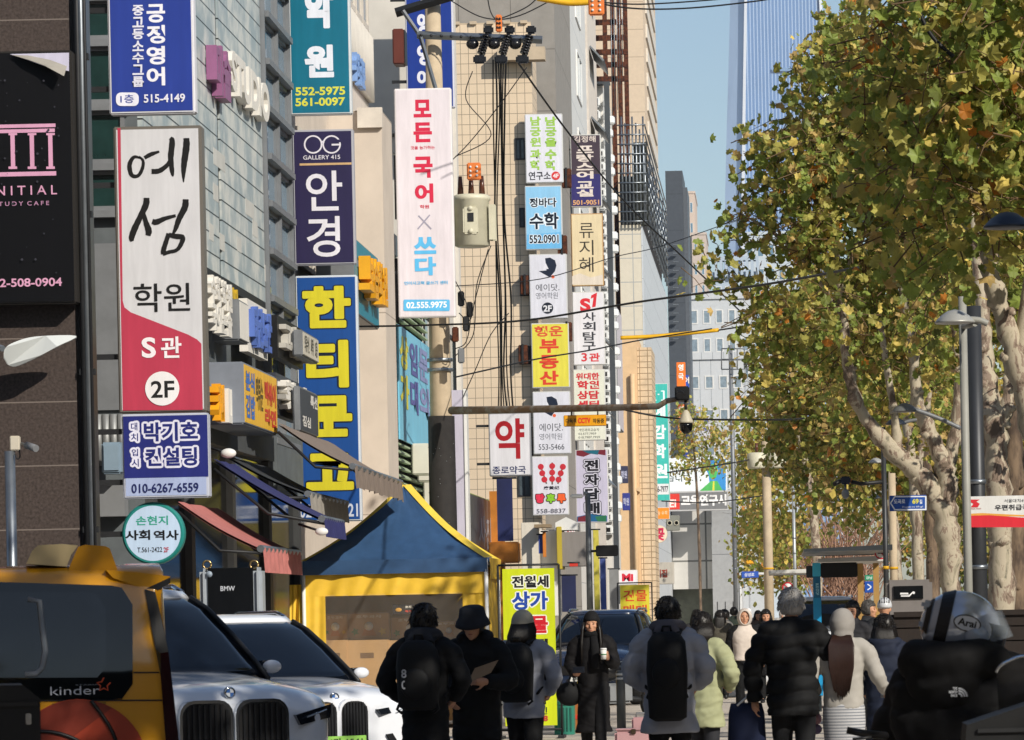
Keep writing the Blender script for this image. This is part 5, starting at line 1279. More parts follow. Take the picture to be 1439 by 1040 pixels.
wire('second black cable at the top edge above the blue sky', [(830, 2, 75), (900, 6, 76), (1000, 0, 78), (1080, -8, 80)], .014)
wire('yellow rubber cable sleeve touching the top edge', [(755, -3, 72), (800, 4, 72), (836, 2, 72)], .06, mat('yellow_guard'), 'cable_guard')
wire('black cable drooping from the upper crossarm to the left', [(632, 0, 79), (680, 25, 79), (730, 22, 79), (800, -14, 79)], .012)
wire('looping black cable above the black insulators', [(684, -10, 79), (690, 18, 79), (702, 26, 79), (740, 10, 79), (760, -8, 79)], .012)
wire('thick black cable dropping into the big leaves', [(1284, -10, 37), (1294, 22, 37), (1312, 54, 37), (1340, 80, 37)], .02)
wire('black cable loop under the grey lamp arm', [(1352, 180, 40), (1376, 174, 40), (1420, 186, 40), (1450, 182, 40)], .012)
for i in range(6):
    x = 693 + i * 3.6
    wire(['leftmost strand of the hanging black cable bundle', 'second strand of the hanging black cable bundle', 'third strand of the hanging black cable bundle', 'fourth strand of the hanging black cable bundle', 'fifth strand of the hanging black cable bundle', 'rightmost strand of the hanging black cable bundle'][i],
         [(x, 84, 79.5), (x + 2 * math.sin(i), 160, 80), (x + 3 * math.cos(i * 2), 300, 82), (x + 5 + 3 * math.sin(i * 3), 420, 84), (x + 6 + 2 * math.cos(i), 520, 86), (x + 7 + i * .6, 577, 88)], (.019 if i % 2 else .014), group='hanging cable bundle')
for i, (a, b, c, d) in enumerate((((664, 100), (655, 140), (690, 190), (640, 220)), ((740, 95), (700, 150), (660, 200), (630, 230)), ((686, 350), (668, 420), (660, 450), (645, 440)), ((690, 345), (670, 400), (665, 470), (640, 500)), ((640, 395), (660, 440), (655, 480), (640, 490)), ((650, 560), (668, 520), (690, 470), (715, 440)))):
    wire(['loose wire above the orange clamp', 'long loose wire crossing above the transformer', 'loose wire under the cream transformer', 'lower loose wire under the transformer', 'short looping wire by the pole', 'loose wire rising from the pole to the cable bundle'][i], [(*a, 79.3), (*b, 79.3), (*c, 79.4), (*d, 79.5)], .01)
m = MB()
for i, (px, py) in enumerate(((648, 420), (655, 455), (640, 470), (660, 435), (648, 500))):
    p = at(px, py, 79.4); m.box(p - Vector((.06, .06, .14)), p + Vector((.06, .06, .14)), [BLACK, DARK, RUST, BLACK, GREY][i], .02)
m.build('junction_box', t)
# traffic camera arm
t = thing('traffic_camera_mast', 'long rusty grey traffic arm with dome camera over the street', 'camera arm', at(634, 577, 79.5))
m = MB(); m.tube([at(634, 577, 79.4), at(700, 576, 78), at(860, 573, 75), at(925, 571, 74), at(938, 563, 74), at(952, 561, 74), at(968, 562, 74)], [.075, .07, .06, .055, .05, .045, .04], mat('worn_arm', '#7d7870', .6, .3, .25, 5, col2='#6a5138')); m.build('arm', t)
m = MB(); p = at(959, 553, 73.9); m.box(p - Vector((.13, .15, .12)), p + Vector((.12, .15, .12)), BLACK, .02); m.tube([p + Vector((-.03, -.16, -.02)), p + Vector((-.03, -.4, -.05))], .07, BLACK, 14); m.build('camera', t)
m = MB(); p = at(964, 592, 73.9); m.lathe([(.02, .2), (.05, .17), (.08, .1), (.125, 0), (.13, -.03)], p, mat('cream_dome', '#b7b09c', .5), 18); m.lathe([(.112, -.031), (.115, -.08), (.1, -.16), (.05, -.21), (.01, -.22)], p, mat('black_dome', '#0c0d10', .12), 18); m.tube([p + Vector((0, 0, .18)), p + Vector((0, 0, .36))], .025, DARK); m.build('dome_camera', t)
sgn = sign('hanging_sign', 'yellow hanging sign announcing cameras below the traffic arm', (792, 583, 852, 599), '#dd9a1a',
     [('t', '다목적', 795, 588, 810, 595, '#4a3a1a', .03), ('t', 'CCTV', 812, 587, 830, 595, '#d8402a', .05), ('t', '작동중', 833, 588, 849, 595, '#4a3a1a', .03)], Y=76, th=.05, bracket=False, group=None, edge='#b8821a', rim=.01)
m = MB()
for px in (803, 840): m.tube([at(px, 584, 76.02), at(px, 576, 76)], .012, DARK)
m.build('hanger', sgn)
# lamp on a steel pole in mid street
t = thing('street_lamp', 'plain steel lamp post with small left facing lamp in mid street', 'street lamp', (xat(828, 850, 100), 100, 0))
m = MB(); p = pole(m, 828, 800, 100, zat(826, 694, 100), .085, .06, mat('grey_post', '#6c6f70', .45, .4)); m.build('post', t)
m = MB(); a = at(826, 694, 100); m.tube([a, a + Vector((-.1, 0, .02))], .04, GREY); m.box(a + Vector((-.42, -.08, -.1)), a + Vector((-.1, .08, 0)), WHITE, .03); m.build('lamp_head', t)
m = MB(); q = at(853, 774, 99.9); m.box(q - Vector((.26, .05, .13)), q + Vector((.26, .1, .13)), BLACK, .02); m.tube([q, Vector((p.x, 100, q.z))], .03, DARK); m.build('sign_box', t)
# kerbside lamps on the right
def domelamp(label, px, py, Y, w_, mt, armto, polepx=None, pmt=GREY):
    c = at(px, py, Y); s = F / Y; r = w_ / 2 / s
    t = thing('street_lamp', label, 'street lamp', c, 'dome street lamps on the right')
    m = MB(); m.lathe([(.05 * r, .62 * r), (.35 * r, .55 * r), (.7 * r, .32 * r), (.95 * r, .06 * r), (r, 0), (.96 * r, -.05 * r), (.3 * r, -.1 * r)], c, mt, 24); m.build('lamp_shade', t)
    m = MB(); e = at(*armto, Y); m.tube(smoothline([tuple(c + Vector((r * .7, 0, .12 * r))), tuple((c + e) / 2 + Vector((r * .4, 0, .12 * r))), tuple(e)], 4), [.16 * r] * 9, pmt); m.build('arm', t)
    if polepx: m = MB(); q = at(polepx, armto[1], Y); m.tube([(q.x, Y + .45, 0), (q.x, Y + .45, q.z + .3)], [.045, .04], pmt, 12); m.tube([(q.x, Y + .45, q.z), (q.x + .1, Y, q.z)], .03, pmt, 8); m.build('post', t)
    return t
LG, DG = mat('light_grey_lamp', '#a5a5a0', .4, .2), mat('slate_lamp', '#2c3340', .4, .2)
domelamp('light grey dome lamp in front of the trunks', 1342, 453, 42, 58, LG, (1388, 455), 1356, mat('light_post', '#93938c', .5))
domelamp('big dark slate dome lamp cut by the right edge', 1416, 319, 34, 70, DG, (1446, 305))
domelamp('grey dome lamp on a curved arm left of the pale post', 1272, 578, 62, 38, mat('mid_grey_lamp', '#6b6c6b', .4), (1350, 602))
domelamp('small dark dome lamp below the curved arm lamp', 1259, 596, 66, 30, DG, (1290, 590))
domelamp('pale dome lamp before the knotted trunk fork', 1231, 650, 80, 22, LG, (1245, 648))
domelamp('row lamp under the pale one seen small', 1222, 694, 110, 22, LG, (1242, 692))
domelamp('dark row lamp beside the blue road sign', 1231, 700, 120, 22, DG, (1243, 697))
domelamp('small grey row lamp above the bare bush', 1168, 791, 170, 16, LG, (1200, 797))
m = MB(); a, b = at(1348, 152, 40), at(1446, 141, 40); m.box((a.x, 40, a.z), (b.x, 40.12, b.z), mat('zinc_bar', '#8b9198', .4, .5), .02)
ob = m.build('lamp_bracket', None, 'pale zinc bracket bar reaching in from the right edge', 'bracket', base=a)
def post(label, px, py0, Y, r, mt, name='street_pole', band=None, group=None):
    t = thing(name, label, 'pole', (xat(px, 850, Y), Y, 0), group)
    m = MB(); q = at(px, 850, Y); m.tube([(q.x, Y, 0), (q.x, Y, zat(px, py0, Y))], [r, r * .85], mt, 14); m.build('shaft', t)
    m = MB(); z = zat(px, 800, Y)
    for k in range(1 if band else 3): m.tube([(q.x, Y, z + k * .5), (q.x, Y, z + k * .5 + .05)], r * 1.06, band or STEEL, 14)
    m.build('band', t)
    return t
post('broad dark grey steel column in front of the pale trunks', 1377, 430, 50, .1, mat('charcoal_post', '#3b3d40', .45, .3))
post('tan concrete pole carrying the blue road name sign', 1257, 665, 90, .09, CONC, band=mat('yellow_band', '#d8a51c'))
post('dark steel pole left of the tan concrete pole', 1246, 600, 66, .045, mat('charcoal_post'), band=mat('yellow_band'))
post('thin galvanised pole among the tan leaves', 1118, 680, 140, .06, mat('pale_post', '#a8adb0', .4, .4))
post('grey pole among pale offices holding a basket platform', 1034, 485, 220, .12, GREY)
m = MB(); Y = 219.6
for py in (490, 505, 519): m.tube([at(1014, py, Y), at(1046, py, Y), at(1046, py, Y + 1), at(1014, py, Y + 1), at(1014, py, Y)], .03, GREY, 4)
for px in (1014, 1025, 1036, 1046): m.tube([at(px, 490, Y), at(px, 519, Y)], .03, GREY, 4)
ob = m.build('basket_platform', None, 'steel basket platform high on the grey pole', 'platform', base=at(1030, 519, Y))
t = post('tapered tan concrete pole with two drum transformers', 1081, 620, 135, .16, CONC, 'utility_pole', mat('yellow_band'))
for i, dx in enumerate((-.32, .3)):
    q = at(1078, 658, 134.8); a_ = thing('transformer', ['left drum transformer on the tan pole', 'right drum transformer on the tan pole'][i], 'transformer', q)
    m = MB(); m.lathe([(.28, 0), (.3, .05), (.3, .45), (.2, .5)], q + Vector((dx, 0, 0)), CRM, 16); m.build('tank', a_)
    m = MB(); m.tube([q + Vector((dx, 0, .5)), q + Vector((dx, 0, .8))], .05, mat('brown_porcelain'), 8); m.build('bushing', a_)
t = thing('traffic_camera_mast', 'dark camera arm with two cameras left of the tan pole', 'camera arm', at(1242, 677, 66))
m = MB(); m.tube([at(1244, 677, 66), at(1210, 680, 66), at(1196, 677, 66)], .03, DARK); m.build('arm', t)
m = MB(); p = at(1190, 676, 66); m.box(p - Vector((.1, .1, .05)), p + Vector((.06, .1, .07)), mat('navy_plastic', '#1d2438', .4), .02); m.tube([p + Vector((-.1, -.02, 0)), p + Vector((-.2, -.1, -.05))], .035, BLACK); m.build('camera', t)
m = MB(); p = at(1188, 694, 66); m.ball(p, (.06, .06, .08), mat('grey_dome', '#7f868f', .3), 12, 8); m.tube([p, p + Vector((0, 0, .16))], .02, GREY); m.build('dome_camera', t)
# camera post at the left edge
t = thing('camera_post', 'steel post with small bullet camera before the granite wall', 'camera post', (xat(15, 850, 38), 38, 0))
m = MB(); q = pole(m, 15, 700, 38, zat(15, 634, 38), .05, .047, STEEL); m.build('post', t)
m = MB(); p = at(21, 623, 38); m.box(p - Vector((.04, .04, .065)), p + Vector((.045, .04, .065)), mat('ivory_plastic', '#c7bfae', .5), .008); m.build('junction_box', t)
m = MB(); p = at(44, 628, 37.9); m.tube([p + Vector((-.04, 0, .015)), p + Vector((.06, -.1, -.02))], .032, mat('camera_grey', '#77797c', .4), 14); m.tube([at(30, 623, 38), p], .012, GREY); m.build('camera', t)
m = MB(); m.tube(smoothline([tuple(at(27, 632, 37.95)), tuple(at(28, 642, 37.95)), tuple(at(24, 645, 37.95)), tuple(at(21, 638, 37.96))], 4), .006, WIRE, 5); m.build('wire', t)

# ------------------------------------------------------------------ the yellow and blue tent
YT_ = 63.0
tx0, tx1 = xat(427, 850, YT_), xat(684, 850, YT_)
td = tx1 - tx0
tent = thing('market_tent', 'yellow walled stall tent with peaked dark blue roof', 'tent', ((tx0 + tx1) / 2, YT_ + td / 2, 0))
TB, TY = mat('blue_tarp', '#2f4d72', .5, var=.2, scale=3, bump=.5, bscale=5), mat('yellow_tarp', '#e3b93a', .5, var=.12, scale=3, bump=.4, bscale=7)
ez, et = zat(555, 806, YT_), zat(555, 788, YT_)
pk = Vector(((tx0 + tx1) / 2 + .05, YT_ + td / 2, zat(573, 683, YT_ + td / 2)))
def tq(A, B, Cc, n=14, sag=.075, mt=TB, skip=0):
    """curved roof gore from edge A-B up to the peak"""
    m = MB(); vs, fs = [], []
    for i in range(n + 1):
        f = i / n
        L, Rr = A.lerp(Cc, f), B.lerp(Cc, f)
        dz = -sag * math.sin(math.pi * f) * 1.3
        for j in range(25):
            g_ = j / 24
            v = L.lerp(Rr, g_) + Vector((0, 0, dz - .05 * math.sin(math.pi * g_) * (1 - f) + .012 * math.sin(9 * g_ + 5 * f) + .022 * noise.noise(Vector((g_ * 9, f * 4, A.x))) + .01 * noise.noise(Vector((g_ * 25, f * 9, A.y)))))
            vs.append(v)
    for i in range(n):
        for j in range(24): a = i * 25 + j; fs.append((a, a + 1, a + 26, a + 25))
    m.add(vs, fs, mt, True)
    return m
cs = [Vector((tx0, YT_, et)), Vector((tx1, YT_, et)), Vector((tx1, YT_ + td, et)), Vector((tx0, YT_ + td, et))]
for i in range(4): tq(cs[i], cs[(i + 1) % 4], pk).build('roof_panel', tent)
for i in range(4):
    m = MB(); P = []
    for k in range(15):
        f = k / 14; v = cs[i].lerp(pk, f) + Vector((0, 0, -.0975 * math.sin(math.pi * f) + .02)); P.append(v)
    w2 = .10 if i == 1 else .05
    sd = [(1, 1), (1, -1), (1, 1), (1, -1)][i]
    d = Vector((sd[0], sd[1], 0)).normalized() * w2 if i != 1 else Vector((.10, .02, 0))
    m.add([v - d * (.2 if i == 1 else 1) for v in P] + [v + d + Vector((0, 0, .004)) for v in P], [(k, k + 1, 16 + k, 15 + k) for k in range(14)], mat('yellow_trim', '#e0c24a', .5)); m.build('ridge_band', tent)
def curtain(a, b, z0, z1, mt, amp, wl, n=60, rows=8, nrm=Vector((0, -1, 0)), z1b=None):
    m = MB(); vs, fs = [], []
    for r in range(rows + 1):
        f = r / rows
        for k in range(n + 1):
            g_ = k / n
            zt_ = z1 + ((z1b if z1b is not None else z1) - z1) * g_
            p = a.lerp(b, g_); off = amp * (math.sin(g_ * wl + f * 2) + .6 * math.sin(g_ * wl * 2.3 + 1 + f * 3)) * (.4 + f)
            vs.append((p.x + nrm.x * off, p.y + nrm.y * off, zt_ + (z0 - zt_) * f))
    for r in range(rows):
        for k in range(n): q = r * (n + 1) + k; fs.append((q, q + n + 1, q + n + 2, q + 1))
    m.add(vs, fs, mt, True); return m
A0, B0 = Vector((tx0, YT_ - .05, 0)), Vector((tx1 + .02, YT_ - .05, 0))
curtain(A0, B0, ez, et + .02, TB, .012, 9).build('valance', tent)
curtain(Vector((tx1 + .05, YT_, 0)), Vector((tx1 + .05, YT_ + td, 0)), ez - .1, et + .02, TY, .012, 9, nrm=Vector((1, 0, 0))).build('valance', tent)
wz, wx0, wx1 = zat(555, 836, YT_), xat(457, 850, YT_), xat(650, 850, YT_)
curtain(Vector((tx0 + .02, YT_ + .03, 0)), Vector((tx1 - .02, YT_ + .03, 0)), wz, ez + .06, TY, .02, 26).build('wall_panel', tent)
curtain(Vector((tx0 + .02, YT_ + .03, 0)), Vector((wx0, YT_ + .03, 0)), .05, wz, TY, .015, 6).build('wall_panel', tent)
curtain(Vector((wx1, YT_ + .03, 0)), Vector((tx1 - .02, YT_ + .03, 0)), .05, wz, TY, .02, 8).build('wall_panel', tent)
curtain(Vector((tx1, YT_ + .06, 0)), Vector((tx1, YT_ + td, 0)), .05, ez + .1, TY, .02, 16, nrm=Vector((1, 0, 0))).build('wall_panel', tent)
curtain(Vector((tx0 - .22, YT_ + .1, 0)), Vector((tx0 - .01, YT_ + .02, 0)), 1.2, zat(410, 822, YT_), TY, .03, 8).build('loose_flap', tent)
CLR = mat('clear_film', '#d8cfc4', .1, var=.05, alpha=.09, bump=.8, bscale=3)
curtain(Vector((wx0, YT_ + .02, 0)), Vector((wx1, YT_ + .02, 0)), .3, wz + .02, CLR, .02, 14).build('clear_window', tent)
curtain(Vector((tx0, YT_ + td - .02, 0)), Vector((tx1, YT_ + td - .02, 0)), .05, ez + .1, TY, .02, 16).build('wall_panel', tent)
curtain(Vector((tx0, YT_ + .06, 0)), Vector((tx0, YT_ + td, 0)), .05, ez + .1, TY, .02, 16, nrm=Vector((1, 0, 0))).build('wall_panel', tent)
for c in cs: m = MB(); m.tube([(c.x, c.y, 0), (c.x, c.y, c.z)], .03, WHITE, 8); m.build('leg', tent)
m = MB()
for i in range(4): m.tube([cs[i] - Vector((0, 0, .1)), cs[(i + 1) % 4] - Vector((0, 0, .1))], .02, GREY, 6)
m.build('frame', tent)
KRAFT = mat('kraft_card', '#ae8a5c', .85, var=.1)
for i, (a, b, top) in enumerate(((452, 486, 862), (488, 545, 860), (548, 600, 866), (604, 655, 872))):
    Y = YT_ + .5 + .06 * i
    p, q = at(a, 1040, Y), at(b, top, Y)
    bx = thing('cardboard_display', ['leftmost cardboard display box behind the clear tent window', 'widest cardboard display box behind the clear tent window', 'third cardboard display box behind the dark haired person', 'rightmost cardboard display box behind the person in a bucket hat'][i], 'box', (p.x, Y, .1), 'cardboard display boxes in the tent')
    zc_ = zat(a, 900, Y)
    m = MB(); m.box((p.x, Y, .1), (q.x, Y + .45, zc_), KRAFT, .01); m.build('carton', bx)
    m = MB(); m.box((p.x + .01, Y + .36, zc_), (q.x - .01, Y + .4, q.z), KRAFT, .015); m.build('header_card', bx)
    m = MB(); cxx = (p.x + q.x) / 2; h = q.z - zc_; w_ = q.x - p.x; Yf = Y + .355
    m.flat([(-w_ * .18, -h * .3), (w_ * .18, -h * .3), (0, h * .25)], (cxx, Yf, zc_ + h * .45), AX, AZ, vinyl('#b87838')); m.lathe([(h * .16, 0), (h * .16, -.004)], (cxx, Yf - .002, zc_ + h * .5), WHITE, 16, 'Y')
    for s_ in (-1, 1): m.flat([(.1 * w_ * math.cos(k * math.pi / 5) * (1 if k % 2 else .5), .1 * w_ * math.sin(k * math.pi / 5) * (1 if k % 2 else .5)) for k in range(10)], (cxx + s_ * w_ * .32, Yf, zc_ + h * .3), AX, AZ, vinyl('#4d7a3a' if s_ < 0 else '#c9a83a'))
    m.write('호두과자', (cxx, Yf, zc_ + h * .85), AX, AZ, w_ * .6, h * .12, vinyl('#e0d6c4'), .02); m.flat([(-.1, -.05), (.1, -.05), (.1, .03), (-.1, .03)], (cxx, Y - .004, zc_ - .22), AX, AZ, mat('kraft_dark', '#6b5238', .9)); m.build('print', bx)
# price panel in the tent window
m = MB(); p, q = at(552, 863, YT_ + .25), at(582, 849, YT_ + .25); m.box((p.x, YT_ + .25, p.z), (q.x, YT_ + .27, q.z), vinyl('#1a1718')); m.ball(at(560, 857, YT_ + .245), (.05, .006, .03), vinyl('#c9953a'), 10, 6)
m.write('호두', at(574, 853, YT_ + .245), AX, AZ, .1, .035, vinyl('#e6e0d0'), .03); m.write('특가', at(574, 859, YT_ + .245), AX, AZ, .1, .035, vinyl('#c8402c'), .03)
a_ = m.build('menu_card', None, 'small black menu card hanging inside the clear tent window', 'card', base=p)

# ------------------------------------------------------------------ shelter, kiosk, fence on the right
SB = mat('shelter_dark', '#3b3f42', .4, .3)
t = thing('bus_shelter', 'bus shelter with thin white roof and two tan posts', 'bus shelter', (2, 92, 0))
for i, (a, b, Y) in enumerate((((1080, 806), (1182, 801), 96), ((1150, 790), (1245, 781), 84))):
    p, q = at(*a, Y), at(*b, Y); m = MB(); m.prism([(0, 0), (q.x - p.x, 0), (q.x - p.x, .1), (0, .07)], (p.x, Y, p.z), AX, AZ, (0, 6, 0), mat('shelter_white', '#c9c8c3', .5)); m.build('roof', t)
p, q = at(1130, 780, 78), at(1254, 765, 78); m = MB(); m.prism([(0, 0), (q.x - p.x, .0), (q.x - p.x, .1), (0, .05)], (p.x, 78, q.z - .1), AX, AZ, (0, 7, 0), SB); m.build('roof', t)
for px in (1210, 1232): m = MB(); q = at(px, 850, 88); m.box((q.x - .06, 88, 0), (q.x + .06, 88.12, zat(px, 786, 88)), mat('tan_post', '#a5824a', .6)); m.build('post', t)
m = MB(); p, q = at(1153, 812, 82), at(1205, 790, 82); m.box((p.x, 82, p.z), (q.x, 82.12, q.z), BLACK, .02); m.build('display', t)
m = MB(); p, q = at(1133, 812, 82.2), at(1146, 795, 82.2); m.box((p.x, 82.2, p.z), (q.x, 82.3, q.z), SB, .01); m.build('display', t)
p, q = at(1144, 905, 81), at(1153, 791, 81)
t = thing('bus_stop_post', 'bright cyan and blue bus stop post', 'bus stop post', (p.x, 81, 0))
m = MB(); m.box((p.x, 81, 0), (q.x, 81.12, zat(1148, 840, 81)), mat('bus_blue', '#1c8fc4', .4), .005); m.build('lower_panel', t)
m = MB(); m.box((p.x, 81, zat(1148, 810, 81)), (q.x, 81.12, q.z), mat('bus_cyan', '#49c3ea', .4), .005); m.build('upper_panel', t)
m = MB(); m.box((p.x + .005, 81.01, zat(1148, 840, 81)), (q.x - .005, 81.11, zat(1148, 810, 81)), mat('bus_mid', '#1a6f9c', .4)); m.write('BUS STOP', at(1148.5, 828, 80.99), -AZ, AX, .22, .06, vinyl('#9fd6ea'), .03); m.build('name_panel', t)
def nosmoke(label, px, py, r, Y):
    t = thing('round_sign', label, 'sign', at(px, py, Y)); s = Y / F
    m = MB(); m.lathe([(r * s, 0), (r * s, .03)], at(px, py, Y), WHITE, 24, 'Y'); m.build('plate', t)
    m = MB(); l = []; letters(m, [('o', px, py, r, r * .22, '#c8283a'), ('b', [(px - r * .6, py - r * .5, r * .2), (px + r * .6, py + r * .5, r * .2)], '#c8283a'), ('r', px - r * .5, py - r * .1, px + r * .5, py + r * .12, '#2a2a2e')], Y + .003); m.build('lettering', t)
nosmoke('round red barred sign beside the grey haired man', 1107, 826, 8, 90)
nosmoke('round red barred sign hanging by the tan post', 1238, 777, 9, 82)
sign('road_sign', 'small blue sign with white arrow behind tan posts', (1215, 817, 1229, 833), '#2450a8', [('b', [(1219, 821, 1.6), (1224, 825, 1.6), (1219, 829, 1.6)], '#e6eaf0')], Y=130, th=.05, bracket=False, group=None, rim=.01, edge='#2450a8')
sign('road_sign', 'small green sign above the blue arrow sign', (1215, 808, 1228, 816), '#2f8f6a', [('t', '강남', 1217, 810, 1226, 814, '#dceae2', .02)], Y=130, th=.05, bracket=False, group=None, rim=.01, edge='#2f8f6a')
sign('road_sign', 'far blue arrow road sign on a white bar', (1042, 803, 1066, 812), '#2f56b0', [('t', '삼성로', 1046, 805, 1060, 810, '#dfe5f0', .02)], Y=180, th=.05, bracket=False, group=None, rim=.01, edge='#2f56b0')
m = MB(); p, q = at(1064, 808, 180.2), at(1092, 804, 180.2); m.box((p.x, 180.2, p.z), (q.x, 180.3, q.z), WHITE, .02); m.build('sign_bar', None, 'white horizontal bar holding the far blue sign', 'bar', base=p)
m = MB(); p = at(1054, 790, 181); m.box(p - Vector((.17, .1, .08)), p + Vector((.17, .1, .08)), mat('yellow_lamp', '#e0a52a', .4), .03); m.build('warning_lamp', None, 'small yellow lamp box above the far blue sign', 'lamp', base=p)
t = thing('kiosk', 'low grey kiosk with black screen showing a white mark', 'kiosk', (2, 60, 0))
p, q = at(1250, 1020, 60), at(1310, 814, 60)
m = MB(); m.box((p.x, 60, 0), (q.x, 61, q.z), mat('kiosk_grey', '#75706d', .6), .04); m.build('body', t)
a, b = at(1256, 842, 59.99), at(1297, 823, 59.99)
m = MB(); m.box((a.x, 59.97, a.z), (b.x, 60, b.z), mat('black_gloss')); m.build('screen', t)
m = MB(); letters(m, [('p', [(1265, 833), (1276, 833), (1277, 835.5), (1265, 835.5)], '#e6e6e6'), ('p', [(1266, 838.5), (1278, 838.5), (1285, 831.5), (1283, 831), (1277, 836.5), (1266, 836.8)], '#e6e6e6'), ('c', 1284, 833, 1.8, '#e6e6e6')], 59.968); m.build('lettering', t)
t = thing('timber_screen', 'dark brown slatted timber screen behind the helmeted rider', 'fence', (4, 50, 0))
BRW = mat('dark_timber', '#20160f', .7, var=.3, scale=3, stretch=(8, 1, 1))
x0, x1, zt = xat(1256, 850, 50), xat(1470, 850, 50), zat(1340, 862, 50)
m = MB()
for k in range(9): z = .05 + k * .17; m.box((x0, 50, z), (x1, 50.05, min(z + .155, zt - .03)), BRW)
m.build('slats', t)
m = MB(); m.box((x0, 50.13, 0), (x1, 50.16, zt), mat('screen_back', '#120d0a', .9)); m.build('back_board', t)  # dark board added so no lit ground shows between the slats
m = MB()
for k in range(5): x = x0 + (x1 - x0) * k / 4; m.box((x - .05, 50.051, 0), (x + .05, 50.12, zt), BRW)
m.box((x0, 49.96, zt - .03), (x1, 50.13, zt + .03), BRW); m.build('frame', t)
# bollards
bol = thing('bollard', 'grey steel bollard with pale bands beside the woman holding a cup', 'bollard', (xat(873, 1000, 61), 61, 0))
m = MB(); q = bol.location; m.lathe([(.065, 0), (.065, .8), (.05, .83), (.0, .835)], q, mat('bollard_grey', '#565a5c', .4, .4), 18); m.build('post', bol)
m = MB()
for z in (.7, .76): m.lathe([(.067, z), (.067, z + .03)], q, mat('reflector', '#b9bcbd', .4), 18)
m.build('reflective_band', bol)
# green crate, orange box, pink case on the pavement
t = thing('plastic_crate', 'teal green plastic crate by the foot of the lime banner', 'crate', at(793, 1018, 58.5))
p, q = at(779, 1020, 58.5), at(806, 986, 58.5); GC = mat('teal_plastic', '#2f7f6d', .5)
m = MB(); m.box((p.x, 58.5, 0), (q.x, 58.54, q.z), GC); m.box((p.x, 58.86, 0), (q.x, 58.9, q.z), GC); m.box((p.x, 58.541, 0), (p.x + .03, 58.859, q.z), GC); m.box((q.x - .03, 58.541, 0), (q.x, 58.859, q.z), GC); m.box((p.x - .015, 58.48, q.z - .04), (q.x + .015, 58.92, q.z + .01), GC)
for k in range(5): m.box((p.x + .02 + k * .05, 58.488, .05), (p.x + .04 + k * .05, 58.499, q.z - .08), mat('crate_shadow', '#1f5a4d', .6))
m.build('body', t)
m = MB(); m.ball(((p.x + q.x) / 2, 58.7, q.z), (.11, .15, .06), mat('white_bag', '#c9d3cf', .5), 12, 8, lambda v: v + Vector((0, 0, .03 * noise.noise(v * 14)))); m.build('plastic_bag', None, 'crumpled white plastic bag lying on the teal crate', 'bag', base=((p.x + q.x) / 2, 58.7, q.z))
m = MB(); p, q = at(806, 1022, 59), at(816, 984, 59); m.box((p.x, 59, 0), (q.x + .1, 59.3, q.z), mat('orange_card', '#a3602c', .8), .01)
a_ = thing('cardboard_box', 'tall orange brown carton right of the teal crate', 'box', (p.x, 59, 0)); m.build('carton', a_); m = MB(); m.box((p.x + .02, 58.99, .2), (p.x + .1, 59, .26), vinyl('#c9402c')); m.build('label', a_)
t = thing('vanity_case', 'dusty pink vanity suitcase with clasp on the pavement', 'suitcase', at(885, 1030, 52))
PKM = mat('dusty_pink', '#b08a8c', .45, var=.06)
p, q = at(864, 1052, 52), at(912, 1026, 52)
m = MB(); m.box((p.x, 52, 0), (q.x, 52.35, q.z), PKM, .03); m.build('shell', t)
m = MB(); m.box((p.x + .005, 52.005, q.z - .002), (q.x - .005, 52.345, q.z + .02), PKM, .01); m.build('lid', t)
m = MB(); c = at(890, 1028, 51.98); m.box(c - Vector((.03, .01, .03)), c + Vector((.03, .02, .03)), mat('bronze', '#4d3f30', .4, .7), .006); m.build('clasp', t)
p, q = at(888, 1028, 52.4), at(910, 1008, 52.4)
t = thing('pink_box', 'taller dusty pink case standing behind the vanity suitcase', 'suitcase', (p.x, 52.4, 0))
m = MB(); m.box((p.x, 52.4, 0), (q.x + .2, 52.8, q.z), PKM, .02); m.build('shell', t)
m = MB(); m.tube([(p.x + .05, 52.6, q.z), (p.x + .05, 52.6, q.z + .05), (q.x + .1, 52.6, q.z + .05), (q.x + .1, 52.6, q.z)], .01, GREY, 6); m.build('handle', t)
# kiosk and clutter along the left pavement in mid distance
t = thing('white_kiosk', 'white street kiosk with small canopy left of the lamp post', 'kiosk', (-5.2, 112, 0))
for a, b, c, d, Y, cc, nm in ((735, 866, 757, 734, 112, '#d3ccbe', 'wall'), (757, 866, 783, 745, 112.5, '#d9d8d4', 'side_wall'), (790, 796, 824, 747, 112, '#85807c', 'grey_panel'), (783, 800, 789, 740, 111.9, '#b8a53c', 'yellow_strip')):
    p, q = at(a, b, Y), at(c, d, Y); m = MB(); m.box((p.x, Y, max(p.z, 0)), (q.x, Y + 1.5, q.z), vinyl(cc), .01); m.build(nm, t)
m = MB(); p, q = at(752, 742, 111.5), at(774, 737, 111.5); m.box((p.x, 111, p.z), (q.x, 112, q.z), mat('wood_canopy', '#8d7a60', .7)); m.build('canopy', t)
m = MB(); p, q = at(780, 745, 111.8), at(810, 729, 111.8); m.prism([(0, 0), (q.x - p.x, 0), (q.x - p.x, .2), ((q.x - p.x) / 2, .34), (0, .2)], (p.x, 112, p.z), AX, AZ, (0, 1.4, 0), WHITE); m.build('gable', t)
